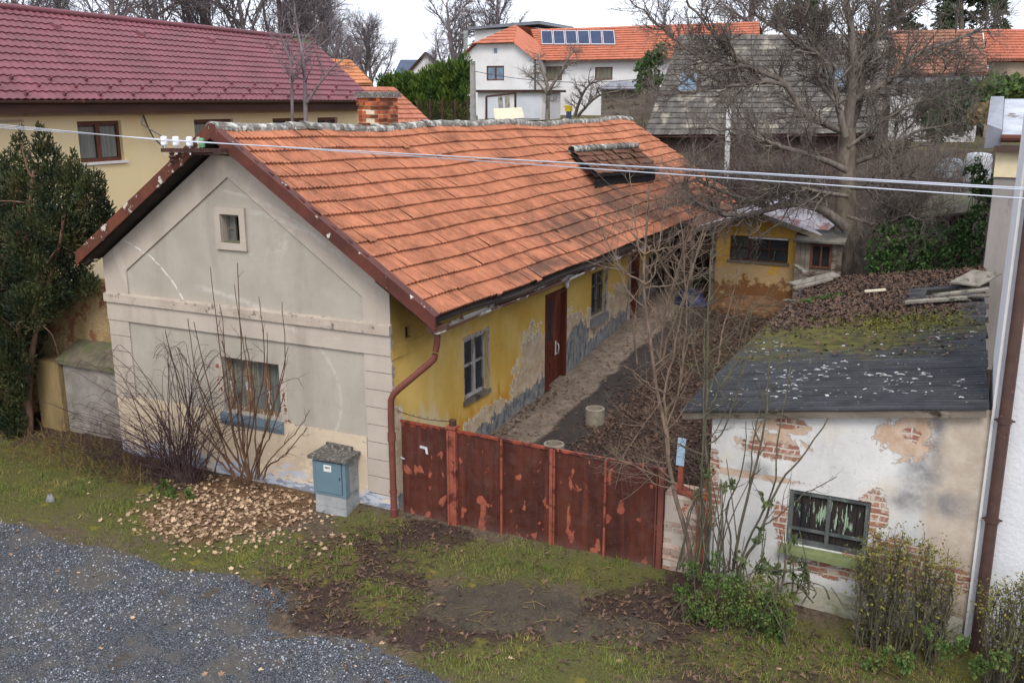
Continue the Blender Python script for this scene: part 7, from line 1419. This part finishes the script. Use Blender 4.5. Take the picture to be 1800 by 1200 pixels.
# crushed stone
P = sample(90000, -6.5, 5.5, -6.6, -1.6, lambda x, y, px, py: (1 - .8 * np.clip(2.2 * fbm(x * 2.3, y * 2.3, 97) - .55, 0, 1) * np.maximum.reduce([elp(px, py, 230, 1150, 110, 48), elp(px, py, 440, 1085, 60, 30), elp(px, py, 70, 1060, 90, 22), elp(px, py, 330, 1040, 70, 16)])) * soft(GRAVEL, px, py, 24) ** 1.3 * np.clip(1.9 * fbm(x * 1.1, y * 1.1, 69) - .42, .03, 1) * (px > -40) * (py < 1240)); n = len(P)
PV = np.array([(-.5, -.4, 0), (.55, -.3, 0), (.35, .5, 0), (-.45, .4, 0), (-.25, -.2, .5), (.3, -.1, .42), (.1, .3, .55)]); PFt = [[4, 5, 6], [0, 1, 5], [0, 5, 4], [1, 2, 6], [1, 6, 5], [2, 3, 6], [3, 0, 4], [3, 4, 6]]
mb = MB(); mb.scatter(PV, PFt, P, flatrot(n, .5), (.006 + .02 * rs.rand(n) ** 1.8) * (1 + .7 * (rs.rand(n) < .05)), rs.rand(n) ** 2.0); tag(mb.build('gravel', M['pebble']), 'loose blue grey crushed stone over the lane', None, None, 'stuff')
# leaves, moss and weeds lying on the shed roof
x = rs.uniform(4.65, 8.1, 16000); y = rs.uniform(2.5, 10.5, 16000); k = rs.rand(16000) < np.clip(sstep(4.0, 5.6, y + 1.6 * (fbm(x * .9, y * .9, 71) - .5) - .55 * (x - 5.5).clip(0)) * (1 - .8 * ((x > 7.75) & (y < 9))) + .05 * (y > 2.5), 0, 1); k &= ~((y > 7.3) & (y < 8.5) & (x > 6.8) & (x < 7.9)); x, y = x[k], y[k]; n = len(x)
P = np.stack([x, y, SR(x) + .03 + .03 * rs.rand(n) - .05 * np.exp(-((y - 7.5) ** 2) / 3) * np.sin((x - 4.6) / 3.6 * math.pi)], -1)
mb = MB(); mb.scatter(MAPLE_V[:6], [[0, 1, 2], [0, 2, 3], [0, 3, 4], [0, 4, 5]], P, flatrot(n, .7), rs.uniform(.05, .11, n), rs.rand(n) ** 1.2); tag(mb.build('roof_leaves', M['darkleaf']), 'thick brown leaf litter on the back of the shed roof', None, None, 'stuff')
cs = [onRoof(px, py, .03) for px, py in ((1405, 532), (1418, 530), (1430, 527), (1445, 525), (1458, 522), (1470, 519))]
mb = MB(); leafcloud(mb, cs, [.13] * 6, 800, .05, shell=.1, zs=.25); tag(mb.build('roof_weed', M['bushleaf'], origin=tuple(cs[2])), 'strip of fresh green weed growing among leaves on the shed roof', 'weed')
# rough moss tufts on the shed roof
x = rs.uniform(4.9, 8.0, 16000); y = rs.uniform(2.4, 6.4, 16000); k = rs.rand(16000) < np.clip(1 - np.sqrt(((x - 6.7) / 1.7) ** 2 + ((y - 4.9) / 1.0) ** 2) + 1.2 * (fbm(x * 1.5, y * 2, 73) - .5), 0, 1); x, y = x[k], y[k]; n = len(x)
mb = MB(); mb.scatter(LEAF_V, LEAF_F, np.stack([x, y, SR(x) + .03 + 0 * x], -1), flatrot(n, 1.2), rs.uniform(.03, .06, n), rs.rand(n)); tag(mb.build('roof_moss', leafmat('olive_moss', S(90, 88, 26), S(124, 118, 40))), 'olive green moss across the middle of the shed roof', None, None, 'stuff')
# flakes curling off the corrugated roof
x = rs.uniform(4.7, 8.1, 1500); y = -.05 + 4.4 * rs.rand(1500) ** 1.2; k = fbm(x * 1.4, y * 2.2, 75) > .46 + .5 * rs.rand(1500); x, y = x[k], y[k]
mb = MB()
for a_, b_ in zip(x, y):
    L = .018 + .10 * rs.rand() ** 2.2; t = np.linspace(-1.1, 1.1 * rs.uniform(.1, 1), 6); up = rs.uniform(.006, .022); cz = SR(a_) + .032; P = np.array([[a_ + L * math.sin(q) * .6, b_ + .02 * math.cos(q) + rs.normal(0, .002), cz + up * (math.cos(q) - .4)] for q in t])
    q_ = np.array([rs.normal(0, .012), rs.uniform(.004, .018), rs.uniform(0, .008)])
    for k_ in range(5): mb.quad(P[k_], P[k_ + 1], P[k_ + 1] + q_, P[k_] + q_)
fl = mb.build('bitumen_flake', plain('pale_curled_flakes', S(214, 212, 208), S(150, 148, 146), 8, .9, .2), sroof); fl['kind'] = 'stuff'
# ---------------------------------------------------------------- sky, sun, camera
w = bpy.data.worlds.new('World'); scene.world = w; w.use_nodes = True; nt = w.node_tree; bg = nt.nodes['Background']
SUN_EL, SUN_ROT = R_(48), R_(155)
sky = nt.nodes.new('ShaderNodeTexSky'); sky.sky_type = 'NISHITA'; sky.sun_disc = False; sky.sun_elevation = SUN_EL; sky.sun_rotation = SUN_ROT; sky.air_density = 1.0; sky.dust_density = 3.0; sky.ozone_density = 1.0
tc = nt.nodes.new('ShaderNodeTexCoord'); mp = nt.nodes.new('ShaderNodeMapping'); mp.inputs['Scale'].default_value = (1, 1, 3.0); nt.links.new(tc.outputs['Generated'], mp.inputs[0])
nz = nt.nodes.new('ShaderNodeTexNoise'); nz.inputs['Scale'].default_value = 2.2; nz.inputs['Detail'].default_value = 5; nt.links.new(mp.outputs[0], nz.inputs['Vector'])
rm = nt.nodes.new('ShaderNodeMapRange'); rm.inputs[1].default_value = .3; rm.inputs[2].default_value = .7; rm.inputs[3].default_value = .72; rm.inputs[4].default_value = .97; nt.links.new(nz.outputs['Fac'], rm.inputs[0])
mx = nt.nodes.new('ShaderNodeMix'); mx.data_type = 'RGBA'; nt.links.new(rm.outputs[0], mx.inputs[0]); nt.links.new(sky.outputs[0], mx.inputs[6]); mx.inputs[7].default_value = (8.1, 8.6, 9.8, 1)
nt.links.new(mx.outputs[2], bg.inputs['Color']); bg.inputs['Strength'].default_value = .125
ld = bpy.data.lights.new('sun', 'SUN'); ld.energy = 1.5; ld.angle = R_(22); ld.color = (1, .96, .90); so = bpy.data.objects.new('sun', ld); COL.objects.link(so)
# sky's sun_rotation runs clockwise from +Y: direction to the sun = (sin r, cos r)
sd_ = Vector((math.sin(SUN_ROT) * math.cos(SUN_EL), math.cos(SUN_ROT) * math.cos(SUN_EL), math.sin(SUN_EL))); so.rotation_euler = sd_.to_track_quat('Z', 'Y').to_euler(); so.location = (0, -10, 20)
cam = bpy.data.cameras.new('camera'); co = bpy.data.objects.new('camera', cam); COL.objects.link(co); co.location = tuple(CAM); co.rotation_euler = (math.pi / 2 - PITCH, 0, YAW); cam.sensor_width = 36; cam.lens = 36 * FPX / 1800; cam.clip_end = 2000; cam.clip_start = .1; scene.camera = co
scene.render.resolution_x = 1024; scene.render.resolution_y = 682
scene.view_settings.view_transform = 'Standard'; scene.view_settings.look = 'None'; scene.view_settings.exposure = 0.74; scene.view_settings.gamma = 1.0
scene.cycles.max_bounces = 5; scene.cycles.diffuse_bounces = 4; scene.cycles.glossy_bounces = 2; scene.cycles.transparent_max_bounces = 4
